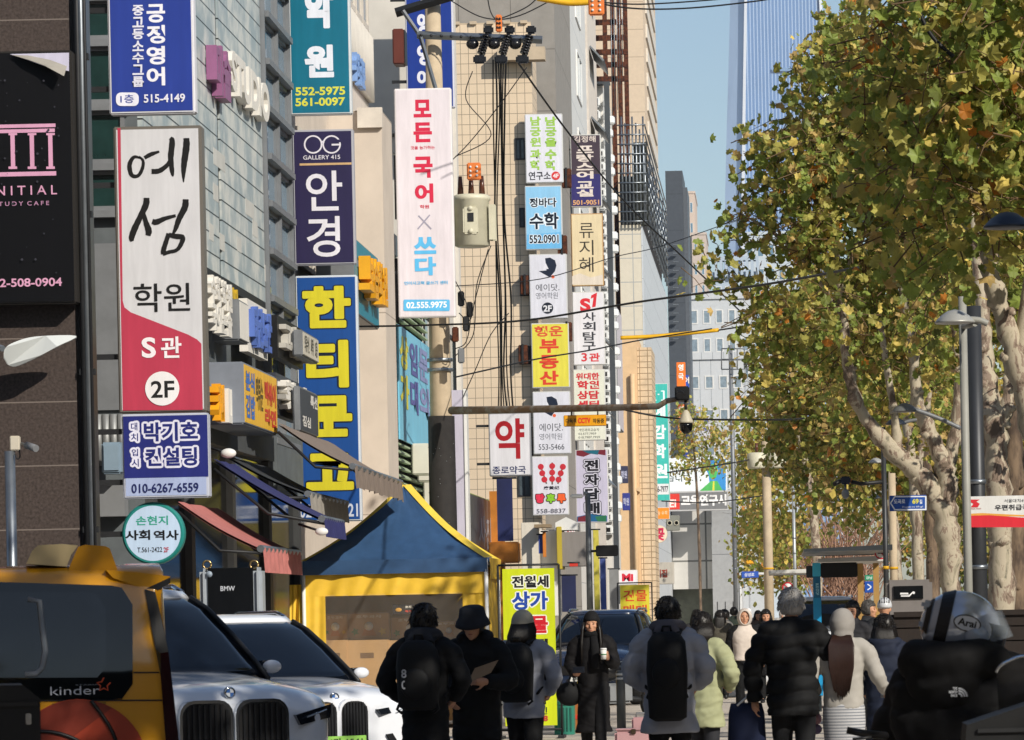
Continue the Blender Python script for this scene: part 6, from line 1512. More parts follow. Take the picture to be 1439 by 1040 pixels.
for i, (a, b, c, d, Y, cc, lab) in enumerate(((757, 778, 763, 752, 111.6, '#3d4f96', 'small blue hanging flag on the white kiosk'), (763, 783, 767, 748, 111.5, '#c97a2c', 'small orange hanging flag on the white kiosk'), (790, 860, 809, 809, 110, '#1d2448', 'navy cloth panel below the red round sign'), (836, 880, 841, 745, 118, '#c5b84a', 'thin yellow vertical banner right of the lamp post'), (845, 880, 851, 785, 117, '#4a5a96', 'thin blue vertical banner right of the lamp post'), (800, 792, 812, 796, 109, '#c83a2c', 'tiny red cloth above the navy panel'), (858, 900, 869, 800, 140, '#7d7f80', 'grey metal panel left of the yellow sale banner'))):
    p, q = at(a, b, Y), at(c, d, Y)
    tt = thing('street_banner', lab, 'banner', (p.x, Y, min(p.z, q.z))); m = MB(); m.box((p.x, Y, p.z), (q.x, Y + .04, q.z), mat('cloth_' + cc[1:], cc, .75, var=.2, scale=2), .005); m.build('sheet', tt)
    m = MB(); m.tube([(p.x - .05, Y + .02, max(p.z, q.z) + .02), (q.x + .05, Y + .02, max(p.z, q.z) + .02)], .02, DARK, 6); m.build('rod', tt)
# ------------------------------------------------------------------ vehicles
GLOSSW = mat('car_white', '#dde1e8', .22, var=.02, coat=1.)
CARGL = mat('car_glass', '#080d16', .03, var=.1, spec=.6)
CHROME = mat('chrome', '#c4c9cf', .12, 1., .05)
TYRE = mat('tyre_rubber', '#1c1c1d', .85, var=.2)
ALLOY = mat('alloy', '#9a9da1', .3, .8)
LAMPG = mat('headlamp_glass', '#14181e', .05, var=.2, coat=1.)
def wheel(parent, c, r, w_, name='wheel'):
    m = MB(); m.lathe([(r * .62, -w_ / 2), (r * .93, -w_ / 2), (r, -w_ * .3), (r, w_ * .3), (r * .93, w_ / 2), (r * .62, w_ / 2)], c, TYRE, 28, 'X'); o = m.build(name, parent, local=True)
    m = MB(); m.lathe([(r * .63, -w_ * .4), (r * .6, w_ * .42), (r * .2, w_ * .36), (.03, w_ * .36)], c, mat('wheel_dark', '#2a2c2f', .4, .5), 24, 'X')
    for k in range(10):
        a = k * math.pi / 5; m.tube([(c[0] + s_ * w_ * .4, c[1] + q * r * .62 * math.cos(a), c[2] + q * r * .62 * math.sin(a)) for s_, q in ((1, .1), (1, 1))], .02, ALLOY, 5); m.tube([(c[0] - w_ * .4, c[1] + q * r * .62 * math.cos(a), c[2] + q * r * .62 * math.sin(a)) for q in (.1, 1)], .02, ALLOY, 5)
    m.build('rim', o, local=True)
    return o
def rrect(w_, h, r, cx=0, cz=0, n=5):
    P = []
    for sx, sz, a in ((1, 1, 0), (-1, 1, 90), (-1, -1, 180), (1, -1, 270)):
        for i in range(n):
            t = R(a + 90 * i / (n - 1)); P.append((cx + sx * (w_ / 2 - r) + r * math.cos(t), cz + sz * (h / 2 - r) + r * math.sin(t)))
    return P
def car(label, loc, rz, paint_, hgt=1.8, wid=1.96, lng=4.95, kind='suv', grille='kidney', cat='car', two=None, name='parked_car', group=None):
    """car whose front faces -Y in its own space: lofted lower body and hood, glazed cabin, lamps, grille, wheels, mirrors"""
    t = thing(name, label, cat, loc, group, rz)
    k, w_ = hgt / 1.8, wid / 2
    m = MB()
    #        y     halfw  zbot  zsill zmid  zshoulder  ztop(centre)
    S = [(0.0, .62, .34, .40, .60, .80, .86), (.04, .76, .30, .38, .62, .88, .96), (.14, .88, .27, .36, .66, .94, 1.03), (.4, .96, .25, .34, .70, .99, 1.08), (.8, .985, .24, .34, .72, 1.02, 1.12), (1.35, .995, .24, .34, .74, 1.06, 1.17), (2.2, 1.0, .24, .34, .76, 1.08, 1.14),
         (3.6, 1.0, .24, .34, .78, 1.10, 1.16), (4.5, .98, .26, .36, .80, 1.12, 1.18), (4.85, .92, .32, .42, .82, 1.08, 1.14), (4.95, .78, .40, .5, .8, .98, 1.04)]
    rings = []
    for y, hw, zb, zs, zm, zh, zt in S:
        hw *= w_
        half = [(0, zb), (hw * .7, zb), (hw * .95, zs), (hw, zm), (hw * .985, zh - .06), (hw * .93, zh), (hw * .62, zh + (zt - zh) * .72), (hw * .5, zh + (zt - zh) * .92), (0, zt)]
        ring = half + [(-x, z) for x, z in half[-2:0:-1]]
        rings.append([Vector((x, y * lng / 4.95, z * k)) for x, z in ring])
    m.loft(rings, paint_)
    body = m.build('body', t, local=True)
    evaluated(body, [('SUBSURF', dict(levels=2, render_levels=2))])
    # cabin
    cab = [(1.08, .93, 1.30, 4.72), (1.2, .90, 1.46, 4.70), (1.42, .83, 1.78, 4.58), (1.62, .74, 2.08, 4.4), (1.715, .67, 2.28, 4.22)]
    if kind == 'sedan': cab = [(1.02, .9, 1.3, 4.35), (1.12, .87, 1.5, 4.2), (1.3, .78, 1.9, 3.85), (1.42, .68, 2.25, 3.5)]
    def crow(z, hx, y0, y1):
        P = []
        for sx, y, in ((-1, y0), (1, y0)): P += [(sx * hx * w_ * .86 if False else sx * hx * w_, y)]
        q = [(-hx * .97, y0 + .12), (-hx * .8, y0 + .02), (-hx * .4, y0 - .03), (0, y0 - .045), (hx * .4, y0 - .03), (hx * .8, y0 + .02), (hx * .97, y0 + .12), (hx, y0 + .6), (hx, (y0 + y1) / 2), (hx, y1 - .6), (hx * .96, y1 - .1), (hx * .75, y1), (0, y1 + .03), (-hx * .75, y1), (-hx * .96, y1 - .1), (-hx, y1 - .6), (-hx, (y0 + y1) / 2), (-hx, y0 + .6)]
        return [Vector((x * w_, y * lng / 4.95, z * k)) for x, y in q]
    rows = [crow(*c) for c in cab]
    m = MB(); m.loft(rows, CARGL, True); m.build('windows', t, local=True)
    zt, hx, y0, y1 = cab[-1]
    m = MB(); top = [crow(zt - .02, hx + .015, y0 - .03, y1 + .03), crow(zt + .05, hx * .96, y0 + .06, y1 - .05), crow(zt + .085, hx * .7, y0 + .3, y1 - .3)]
    m.loft(top, paint_, True); m.build('roof', t, local=True)
    m = MB()
    for idx in (0, 6): m.tube([r_[idx] + Vector(((-.012 if idx == 0 else .012), -.012, .0)) for r_ in rows], .022, DARK, 8)
    for sx in (-1, 1):
        m.tube([Vector((sx * hx * w_ * 1.0, y * lng / 4.95, (zt + .04 + (.05 if .2 < f < .8 else 0)) * k)) for f, y in ((0, y0 + .3), (.3, y0 + .5), (.7, y1 - .5), (1, y1 - .3))], .022, CHROME, 8)
        for i9 in (8,): m.tube([rows[j][8 if sx > 0 else 16] + Vector((sx * .006, 0, 0)) for j in range(len(rows))], .025, DARK, 6)
    m.build('pillars', t, local=True)
    for sx in (-1, 1):
        m = MB(); c = Vector((sx * (w_ * .98 + .06), 1.62 * lng / 4.95, 1.17 * k)); m.ball(c, (.085, .05, .055), two or paint_, 14, 8); m.box(c + Vector((-sx * .02 - .08, .035, -.05)), c + Vector((-sx * .02 + .08, .06, .05)), CARGL); m.tube([c, c + Vector((-sx * .2, .02, -.07))], .03, BLACK, 6); m.build('mirror', t, local=True)
    # face
    yf = -.012
    gz = .72 * k
    if grille in ('kidney', 'tall'):
        for sx in (-1, 1):
            gw, gh, gx = (.4, .42, .235) if grille == 'kidney' else (.27, .62, .16)
            zc = gz + (.02 if grille == 'kidney' else -.12)
            P = rrect(gw, gh, .1)
            m = MB(); m.prism(rrect(gw + .05, gh + .05, .12), (sx * gx, .06, zc), AX, AZ, (0, -.1, 0), CHROME if grille == 'kidney' else GLOSSW); m.prism(P, (sx * gx, -.035, zc), AX, AZ, (0, -.012, 0), BLACK); gr = m.build('grille', t, local=True)
            m = MB()
            for q in range(8): x = sx * gx - gw / 2 + gw * (q + .8) / 8.6; hh = gh / 2 - (.05 if q in (0, 7) else .012); m.box((x - .009, -.062, zc - hh), (x + .009, -.046, zc + hh), mat('grille_bar', '#3a3c40', .25, .7))
            m.build('bars', gr, local=True)
    else:
        m = MB(); m.prism(rrect(1.0, .16, .06), (0, .03, .68 * k), AX, AZ, (0, -.05, 0), BLACK); m.build('grille', t, local=True)
    for sx in (-1, 1):
        hp = [(sx * .52, .83), (sx * .9, .90), (sx * .88, .80), (sx * .56, .755)]
        if grille == 'tall': hp = [(sx * .4, .83), (sx * .9, .88), (sx * .88, .815), (sx * .44, .775)]
        if sx > 0: hp = hp[::-1]
        def fy_(x, z=0): x = abs(x) / w_; return -.03 + .02 + .04 * max(0, x - .55) / .2 if x < .75 else .02 + (x - .75) * 1.1
        m = MB(); vs = [Vector((x, fy_(x) - .03, z * k)) for x, z in hp]; vs += [v + Vector((0, .16, 0)) for v in vs]; m.add(vs, [(0, 1, 2, 3), (7, 6, 5, 4), (0, 4, 5, 1), (1, 5, 6, 2), (2, 6, 7, 3), (3, 7, 4, 0)], LAMPG)
        hl = m.build('headlight', t, local=True)
        m = MB()
        m.tube([(sx * q, fy_(q) - .033, (zq + .012) * k) for q, zq in ((.62, .80), (.72, .825), (.82, .848))], .006, mat('led_lens', '#8f9aa5', .1, coat=1.), 6)
        m.build('lens', hl, local=True)
        m = MB(); ip = [(sx * .5, .58), (sx * .92, .62), (sx * .88, .46), (sx * .58, .44)]
        if sx > 0: ip = ip[::-1]
        vs = [Vector((x, fy_(x) - .02, z * k)) for x, z in ip]; vs += [v + Vector((0, .14, 0)) for v in vs]; m.add(vs, [(0, 1, 2, 3), (7, 6, 5, 4), (0, 4, 5, 1), (1, 5, 6, 2), (2, 6, 7, 3), (3, 7, 4, 0)], BLACK); m.build('air_intake', t, local=True)
    m = MB(); m.box((-.55, -.03, .32 * k), (.55, .1, .43 * k), BLACK, .03); m.build('bumper_intake', t, local=True)
    if grille in ('kidney', 'tall'):
        ez_ = (1.005 if grille == 'kidney' else .955) * k; c = Vector((0, .07, ez_)); m = MB(); m.lathe([(.048, 0), (.048, -.02), (.04, -.024)], c, CHROME, 24, 'Y')
        for q in range(4): m.flat([(0, 0)] + [(.032 * math.cos(R(90 * q + a)), .032 * math.sin(R(90 * q + a))) for a in range(0, 91, 15)], c + Vector((0, -.026, 0)), AX, AZ, vinyl('#3a6ab0' if q % 2 else '#dfe3e8'))
        m.build('emblem', t, local=True)
    m = MB(); m.box((-.26, -.075, .47 * k), (.26, -.06, .58 * k), vinyl('#8fc45a' if grille == 'tall' else '#d9dad6'), .004); m.write('154가 1541' if grille == 'tall' else '38누 6172', (0, -.077, .525 * k), AX, AZ, .44, .07, vinyl('#1c2420'), .02); m.build('number_plate', t, local=True)
    for sx in (-1, 1):
        for y in (.95, 3.85): wheel(t, (sx * (w_ - .13), y * lng / 4.95, .36 * k), .36 * k, .24)
    return t
car('white luxury sport utility car with big twin barred grilles behind the yellow van', (xat(327, 1000, 33.5), 33.5, 0), R(30), GLOSSW, 1.95, 2.05, 5.15, group='white cars parked before the shops')
car('white electric sport utility car with tall black grilles beside the tent', (xat(474, 1000, 40), 40, 0), R(31), GLOSSW, 1.72, 1.97, 4.95, grille='tall', group='white cars parked before the shops')
car('dark blue sport utility car behind the woman holding a cup', (xat(822, 950, 76), 76, 0), R(-6), mat('car_navy', '#1c2a44', .2, coat=1., var=.03), 1.72, 1.9, 4.6, grille='bar')
car('white and yellow taxi turning out of the side street', (xat(886, 950, 80), 80, 0), R(-52), GLOSSW, 1.5, 1.85, 4.8, 'sedan', 'bar', 'taxi', mat('taxi_yellow', '#dfa32a', .25, coat=1.), 'taxi')
car('white van shaped car beyond the grey haired man', (xat(1170, 880, 100), 100, 0), R(3), GLOSSW, 1.95, 1.95, 4.9, grille='bar')
# yellow bonnet of the taxi
tx_ = bpy.data.objects['taxi']
m = MB(); vs, fs = [], []
for i in range(7):
    y = .3 + i * .15
    for j in range(9): x = -.7 + j * .175; vs.append((x, y, (.905 + .125 * (y / 1.2) ** .7 - .07 * x * x) * 1.5 / 1.8 * 1.035 + .02))
for i in range(6):
    for j in range(8): a = i * 9 + j; fs.append((a, a + 1, a + 10, a + 9))
m.add(vs, fs, mat('taxi_yellow'), True); m.build('bonnet', tx_, local=True)
m = MB(); m.box((-.25, 2.6, 1.26), (.25, 2.8, 1.38), vinyl('#e0c040'), .04); m.build('roof_lamp', tx_, local=True)

# yellow school van, rear quarter at the left edge
YV = 25.0
VP = mat('school_bus_yellow', '#cc8f12', .25, var=.03, coat=1., scale=1.5)
van = thing('school_van', 'yellow school van showing its rear side window at the left edge', 'van', (-6, YV + .9, 0))
def vx(px, py): return xat(px, py, YV)
def vz(px, py): return zat(px, py, YV)
def side(x, z): return YV + .10 * max(0, z - 1.05) ** 1.6 + .05 * max(0, .7 - z) + .0 + max(0, (x - vx(200, 900)) / .3) ** 2 * .05
RE = [(vz(238, 812), vx(236, 812)), (vz(215, 835), vx(222, 838)), (vz(236, 916), vx(236, 916)), (vz(250, 1030), vx(249, 1030)), (.7, vx(256, 1080)), (.25, vx(252, 1100))]
def xrear(z):
    for (za, xa), (zb_, xb) in zip(RE, RE[1:]):
        if za >= z >= zb_: return xa + (xb - xa) * (za - z) / (za - zb_)
    return RE[0][1] if z > RE[0][0] else RE[-1][1]
ztop = vz(60, 794)
prof = [(.28, .12), (.3, .02), (.6, 0), (1.0, 0), (1.4, 0), (1.7, 0), (ztop - .16, 0), (ztop - .07, .03), (ztop - .02, .12), (ztop, .35), (ztop + .01, .9)]
rings = []
for i in range(15):
    f = i / 14
    ring = []
    for z, ins in prof:
        xr_ = xrear(z) - .02; x = -9.2 + (xr_ + 9.2) * (1 - (1 - f) ** 2.2)
        ring.append(Vector((x, side(x, min(z, ztop)) + ins, z - (.03 if f > .95 and z > ztop - .1 else 0))))
    ring += [Vector((v.x, 2 * (YV + .98) - v.y, v.z)) for v in ring[-2::-1]]
    rings.append(ring)
m = MB(); m.loft(rings, VP); m.build('body', van)
def vq(P, mt, off=.008, depth=.012, name=None, par=None):
    A = [Vector((vx(*p), 0, vz(*p))) for p in P]
    for v in A: v.y = side(v.x, v.z) - off
    B = [v + Vector((0, depth, 0)) for v in A]
    n = len(A); m = MB()
    m.add(A + B, [tuple(range(n))[::-1], tuple(range(n, 2 * n))] + [(i, (i + 1) % n, n + (i + 1) % n, n + i) for i in range(n)], mt)
    return m.build(name, par) if name else m
# the side window has to follow the curved side, so it is a strip of quads
def vstrip(x0, x1, top, bot, mt, off, name, par, n=18):
    m = MB(); A = []
    for i in range(n + 1):
        px = x0 + (x1 - x0) * i / n
        for r_ in range(7):
            py = top(px) + (bot(px) - top(px)) * r_ / 6
            x, z = vx(px, py), vz(px, py); A.append(Vector((x, side(x, z) - off, z)))
    m.add(A, [(i * 7 + r_, i * 7 + r_ + 1, (i + 1) * 7 + r_ + 1, (i + 1) * 7 + r_) for i in range(n) for r_ in range(6)], mt, True)
    return m.build(name, par)
def rnd(px, a, r): return 0 if px < a - r else r - math.sqrt(max(0, r * r - (px - a + r) ** 2))
VG = mat('tinted_glass', '#06080b', .03, var=.1, spec=.45)
wn = vstrip(-80, 187, lambda p: 818 + p * .03 + rnd(p, 187, 26), lambda p: 983 - rnd(p, 187, 22), VG, .006, 'rear_window', van)
vstrip(-70, 150, lambda p: 832 + rnd(p, 150, 24), lambda p: 952 - rnd(p, 150, 14), mat('inner_pane', '#080b0f', .04, var=.15, spec=.5), .009, 'sliding_pane', wn)
m = MB(); P = [(42, 842), (58, 845), (62, 880), (66, 915), (62, 938), (54, 946), (38, 947)]
m.tube([Vector((vx(*p), side(vx(*p), vz(*p)) - .012, vz(*p))) for p in P], .018, mat('pane_reflection', '#7d848c', .3), 6, flat=(1, .3)); m.build('window_reflection', wn)  # pale curved strip drawn as a reflection in the side window
m = MB()
def vt(txt, x0, y0, x1, y1, col, bold=.01): c = ((x0 + x1) / 2, (y0 + y1) / 2); x, z = vx(*c), vz(*c); m.write(txt, (x, side(x, z) - .012, z), AX, AZ, (x1 - x0) * YV / F, (y1 - y0) * YV / F, vinyl(col), bold)
vt('kinder', 73, 964, 141, 976, '#c9cdd6', -.005); vt('STARIA', 108, 961, 140, 963, '#7d828c', 0)
vt('현대자동차 공식인증 어린이 통학차량', 75, 987, 150, 991, '#4a3a1a', .01)
st = [(147 + 10 * math.cos(R(90 + 36 * k)) * (1 if k % 2 == 0 else .5), 962 - 10 * math.sin(R(90 + 36 * k)) * (1 if k % 2 == 0 else .5)) for k in range(9)]
m.tube([Vector((vx(*p), side(vx(*p), vz(*p)) - .012, vz(*p))) for p in st], .005, vinyl('#d8552f'), 5)
m.build('lettering', van)
m = MB(); c = (112, 1078); r = .4
x, z = vx(*c), vz(*c); m.flat(circ(48, r), (x, YV - .006, z), AX, AZ, mat('ball_orange', '#a33a20', .45, var=.15))
m.flat([(r * .99 * math.cos(R(a)), r * .99 * math.sin(R(a))) for a in range(60, 181, 8)] + [(-.2, .05), (.0, .2)], (x, YV - .008, z), AX, AZ, mat('ball_dark', '#7a2a18', .45))
for P in ([(-.33, .22), (-.1, .2), (.1, .08), (.3, -.2)], [(.08, .39), (.2, .2), (.26, -.05), (.2, -.3)]): m.tube([Vector((x + a, YV - .01, z + b)) for a, b in smoothline(P, 5)], .012, BLACK, 5)
m.build('ball_graphic', van)
vq([(204, 828), (219, 832), (230, 880), (237, 916), (226, 918), (219, 912), (212, 875)], BLACK, .012, .05, 'rear_pillar_trim', van)
vq([(219, 912), (226, 918), (237, 916), (244, 975), (250, 1030), (254, 1080), (236, 1080), (232, 1030), (226, 950)], mat('tail_lamp', '#2a0c0e', .1, coat=1.), .014, .08, 'tail_lamp', van)
m = MB(); P = [(150, 801), (196, 804), (240, 810), (239, 818), (205, 828), (160, 812)]; A = [Vector((vx(*p), YV + .08, vz(*p))) for p in P]; n = len(A); B = [v + Vector((0, 1.7, 0)) for v in A]
m.add(A + B, [tuple(range(n))[::-1], tuple(range(n, 2 * n))] + [(i, (i + 1) % n, n + (i + 1) % n, n + i) for i in range(n)], VP); m.build('roof_spoiler', van)
m = MB(); A = [Vector((vx(*p), YV + .075, vz(*p))) for p in ((206, 827), (240, 811), (240, 819), (215, 834))]; m.add(A, [(0, 1, 2, 3)][::-1], BLACK); m.build('spoiler_trim', van)
m = MB()
P = [(95, 813), (100, 796), (112, 768), (122, 765), (150, 767), (156, 770), (170, 809), (166, 815), (104, 815)]
A = [Vector((vx(*p), YV + .18, vz(*p))) for p in P]; n = len(A); B = [v + Vector((0, .5, 0)) for v in A]
m.add(A + B, [tuple(range(n))[::-1], tuple(range(n, 2 * n))] + [(i, (i + 1) % n, n + (i + 1) % n, n + i) for i in range(n)], VP); o = m.build('roof_light_housing', van)
m = MB(); P = [(92, 808), (102, 814), (166, 816), (171, 808), (172, 812), (167, 819), (100, 819), (90, 811)]; A = [Vector((vx(*p), YV + .17, vz(*p))) for p in P]; B = [v + Vector((0, .5, 0)) for v in A]; n = len(A); m.add(A + B, [tuple(range(n))[::-1], tuple(range(n, 2 * n))] + [(i, (i + 1) % n, n + (i + 1) % n, n + i) for i in range(n)], BLACK); m.build('base_gasket', o)
m = MB(); P = [(40, 792), (48, 774), (56, 766), (90, 764), (112, 766), (102, 780), (96, 796)]; A = [Vector((vx(*p), YV + .2, vz(*p))) for p in P]; B = [v + Vector((0, .46, 0)) for v in A]; n = len(A); m.add(A + B, [tuple(range(n))[::-1], tuple(range(n, 2 * n))] + [(i, (i + 1) % n, n + (i + 1) % n, n + i) for i in range(n)], mat('amber_lens', '#cdb98c', .2, coat=.6)); m.build('lamp_lens', o)
m = MB(); m.tube([Vector((vx(p, 945), side(vx(p, 945), vz(p, 945)) - .003, vz(p, 945))) for p in (188, 205, 224)], .004, DARK, 4); m.tube([Vector((vx(p, 984), side(vx(p, 984), vz(p, 984)) - .003, vz(p, 984))) for p in (-60, 0, 60, 120, 180, 205, 228)], .004, DARK, 4); m.build('panel_gap', van)
for x in (-4.35, -7.6): wheel(van, (x + 6, 0, .34), .34, .24).rotation_euler = (0, 0, 0)
for o in [c for c in van.children if c.name.startswith('wheel')]:
    o.location = Vector((0, -.75, 0))
    o.rotation_euler = (0, 0, 0)
    for me in [o.data] + [c.data for c in o.children]:
        cx = sum(v.co.x for v in me.vertices) / len(me.vertices)
        for v in me.vertices: v.co = Vector((cx + v.co.y, v.co.x - cx, v.co.z))
# the van stands slightly turned, so that its rear end points away from the camera
pv = Vector((vx(238, 900), YV, 0)); a9 = R(10)
van.location = pv + Matrix.Rotation(a9, 3, 'Z') @ (van.location - pv)
van.rotation_euler = (0, 0, a9)
# black delivery box at the lower left corner and the motorcycle under it
t = thing('delivery_box', 'black delivery box of a motorcycle in the lower left corner', 'box', (xat(10, 1000, 15), 15, .9))
p, q = at(-60, 1000, 15), at(56, 962, 15)
m = MB(); m.prism([(p.x, .9), (q.x, .9), (q.x, q.z - .05), (q.x - .06, q.z), (p.x, q.z)], (0, 15, 0), AX, AZ, (-.09, .45, 0), mat('black_case', '#0c0d0f', .55, var=.15)); m.build('shell', t)
m = MB(); m.box((q.x - .05, 14.985, q.z - .14), (q.x - .03, 15, q.z - .1), CHROME, .003); m.box((p.x, 14.99, q.z - .075), (q.x - .005, 15, q.z - .06), BLACK); m.build('latch', t)
def motorcycle(label, loc, rz, col, top=True):
    """heads along +X in its own space"""
    t = thing('motorcycle', label, 'motorcycle', loc, None, rz)
    for x in (-.66, .66):
        w_ = wheel(t, (0, 0, 0), .3, .12)
        w_.rotation_euler = (0, 0, R(90)); w_.location = (x, 0, .3)
    m = MB(); m.tube([(-.66, 0, .3), (-.1, 0, .38), (.15, 0, .5), (.5, 0, .85)], .04, DARK); m.box((-.2, -.14, .3), (.2, .14, .6), GREY, .04); m.build('frame', t, local=True)
    m = MB(); m.tube([(.66, .08, .3), (.52, .08, .9)], .025, CHROME); m.tube([(.66, -.08, .3), (.52, -.08, .9)], .025, CHROME); m.build('fork', t, local=True)
    m = MB(); m.ball((.2, 0, .78), (.3, .16, .16), col, 16, 10); m.build('tank', t, local=True)
    m = MB(); m.box((-.7, -.14, .72), (0, .14, .82), BLACK, .05); m.build('seat', t, local=True)
    m = MB(); m.tube([(.42, .36, 1.0), (.48, .12, 1.02), (.48, -.12, 1.02), (.42, -.36, 1.0)], .016, DARK, 8); m.tube([(.42, .36, 1.0), (.4, .46, .99)], .022, BLACK, 8); m.tube([(.42, -.36, 1.0), (.4, -.46, .99)], .022, BLACK, 8); m.build('handlebar', t, local=True)
    m = MB(); m.ball((.62, 0, .86), (.08, .1, .1), CHROME, 12, 8); m.build('headlight', t, local=True)
    return t
motorcycle('dark parked motorcycle behind the grey bollard', (xat(868, 980, 64), 64, 0), R(200), mat('moto_black', '#17181b', .3, coat=.6))
motorcycle('black motorcycle ridden by the helmeted person', (xat(1330, 1000, 17), 17.0, 0), R(12), mat('moto_black'))
m = MB(); vs = []
P = smoothline([tuple(at(x, y, 16.6)) for x, y in ((1400, 945), (1404, 938), (1415, 930), (1440, 922), (1480, 930))], 5)
m.tube(P, .006, CHROME, 6); sh = MB(); n = len(P)
sh.add([Vector(p) for p in P] + [Vector((p[0] + .02, p[1] + .02, 1.0)) for p in P], [(i, i + 1, n + i + 1, n + i) for i in range(n - 1)], mat('smoke_screen', '#0e0f11', .1, alpha=.75))
t = thing('windscreen', 'dark curved windscreen with bright rim at the right edge', 'windscreen', at(1430, 960, 16.6)); m.build('rim', t); sh.build('screen', t)
t = thing('top_box', 'black luggage box low in the bottom right corner', 'box', at(1410, 1030, 16)); p, q = at(1352, 1060, 16), at(1480, 1005, 16)
m = MB(); m.prism([(p.x, 1.0), (q.x, 1.0), (q.x, q.z + .07), (p.x + .02, q.z - .03)], (0, 16, 0), AX, AZ, (0, .4, 0), mat('black_case')); m.build('shell', t)
m = MB(); m.box((p.x + .06, 15.985, q.z - .06), (p.x + .3, 15.999, q.z - .045), DARK); m.build('seam', t)
t = thing('handle_grip', 'black handlebar grip low between cream jacket and rider', 'handlebar', at(1215, 1030, 17))
m = MB(); m.tube([at(1190, 1026, 17), at(1215, 1031, 17), at(1245, 1034, 17.1)], [.014, .016, .016], BLACK, 10); m.build('grip', t)
m = MB(); m.tube([at(1198, 1039, 16.9), at(1225, 1036, 16.9)], .006, DARK, 6); m.build('lever', t)
# ------------------------------------------------------------------ people
SKIN = mat('skin', '#c08e70', .55, var=.06, scale=20)
LIP, EYE_ = mat('lip', '#9a5a50', .5, var=0), mat('eye_dark', '#1a1412', .3, var=0)
HAIRB = mat('black_hair', '#16120f', .42, var=.4, scale=30, stretch=(8, 8, .5), bump=.5, bscale=60)
HAIRBR = mat('brown_hair', '#2b1913', .4, var=.45, scale=30, stretch=(9, 9, .4), bump=.5, bscale=60)
HAIRG = mat('grey_hair', '#a3a09c', .5, var=.3, scale=30, stretch=(4, 4, .8), bump=.5, bscale=50)
def cloth(name, col, rough=.8, bump=.25, bscale=30, var=.12): return mat(name, col, rough, var=var, scale=5, bump=bump, bscale=bscale, spec=.3)
def bez(a, b, c, n=6): return smoothline([tuple(a), tuple(b), tuple(c)], n)
def fuse(m, name, par, voxel=.012, smooth=6, puff=None, paint_faces=None):
    """join overlapping shapes into one continuous surface"""
    o = m.build(name, par, local=True)
    evaluated(o, [('REMESH', dict(mode='VOXEL', voxel_size=voxel, use_smooth_shade=True)), ('SMOOTH', dict(factor=.6, iterations=smooth))])
    me = o.data
    if len(m.mats) and not me.materials: me.materials.append(m.mats[0])
    if puff:
        amp, step, fold, z0, z1 = puff
        nn = [v.normal.copy() for v in me.vertices]
        for v, n_ in zip(me.vertices, nn):
            d = 0
            if amp and z0 < v.co.z < z1: d += amp * (abs(math.sin(math.pi * (v.co.z + .012 * math.sin(14 * v.co.x) + .02 * v.co.y) / step)) ** .6 - .6)
            w3 = Vector((v.co.x * 6 + 2 * v.co.z, v.co.y * 6, v.co.z * 15 + 5 * v.co.x))
            d += fold * (.6 * noise.noise(v.co * 7) + .8 * (.4 - abs(noise.noise(w3)) * 1.6) + .3 * noise.noise(v.co * 19))
            v.co += n_ * d
    if paint_faces: paint_faces(me)
    me.update()
    return o
def hand(m, wrist, d, palm, side, mt, grip=.5):
    """palm and five bent fingers; d = direction of the fingers, palm = direction the palm faces, side = +1/-1 where the thumb is"""
    d, palm = Vector(d).normalized(), Vector(palm)
    palm = (palm - d * palm.dot(d)).normalized(); s_ = d.cross(palm) * side
    w_ = Vector(wrist)
    m.tube([w_ - d * .02, w_ + d * .03, w_ + d * .085], [.024, .034, .036], mt, 10, flat=None)
    for k, L_ in enumerate((.068, .078, .073, .057)):
        b = w_ + d * .08 + s_ * (.027 - .018 * k)
        a1, a2, a3 = grip * .6, grip * 1.5, grip * 2.2
        p1 = b + (d * math.cos(a1) + palm * math.sin(a1)) * L_ * .45
        p2 = p1 + (d * math.cos(a2) + palm * math.sin(a2)) * L_ * .33
        p3 = p2 + (d * math.cos(a3) + palm * math.sin(a3)) * L_ * .27
        m.tube([b - d * .015, b, p1, p2, p3], [.0095, .0095, .009, .0082, .006], mt, 8)
    b = w_ + d * .025 + s_ * .03
    p1 = b + (d * .6 + s_ * .7 + palm * .25).normalized() * .036
    p2 = p1 + (d * .85 + s_ * .15 + palm * .5 * (1 + grip)).normalized() * .03
    p3 = p2 + (d * .9 - s_ * .1 + palm * .4 * (1 + grip)).normalized() * .022
    m.tube([b - s_ * .012, b, p1, p2, p3], [.013, .013, .0105, .0095, .007], mt, 8)
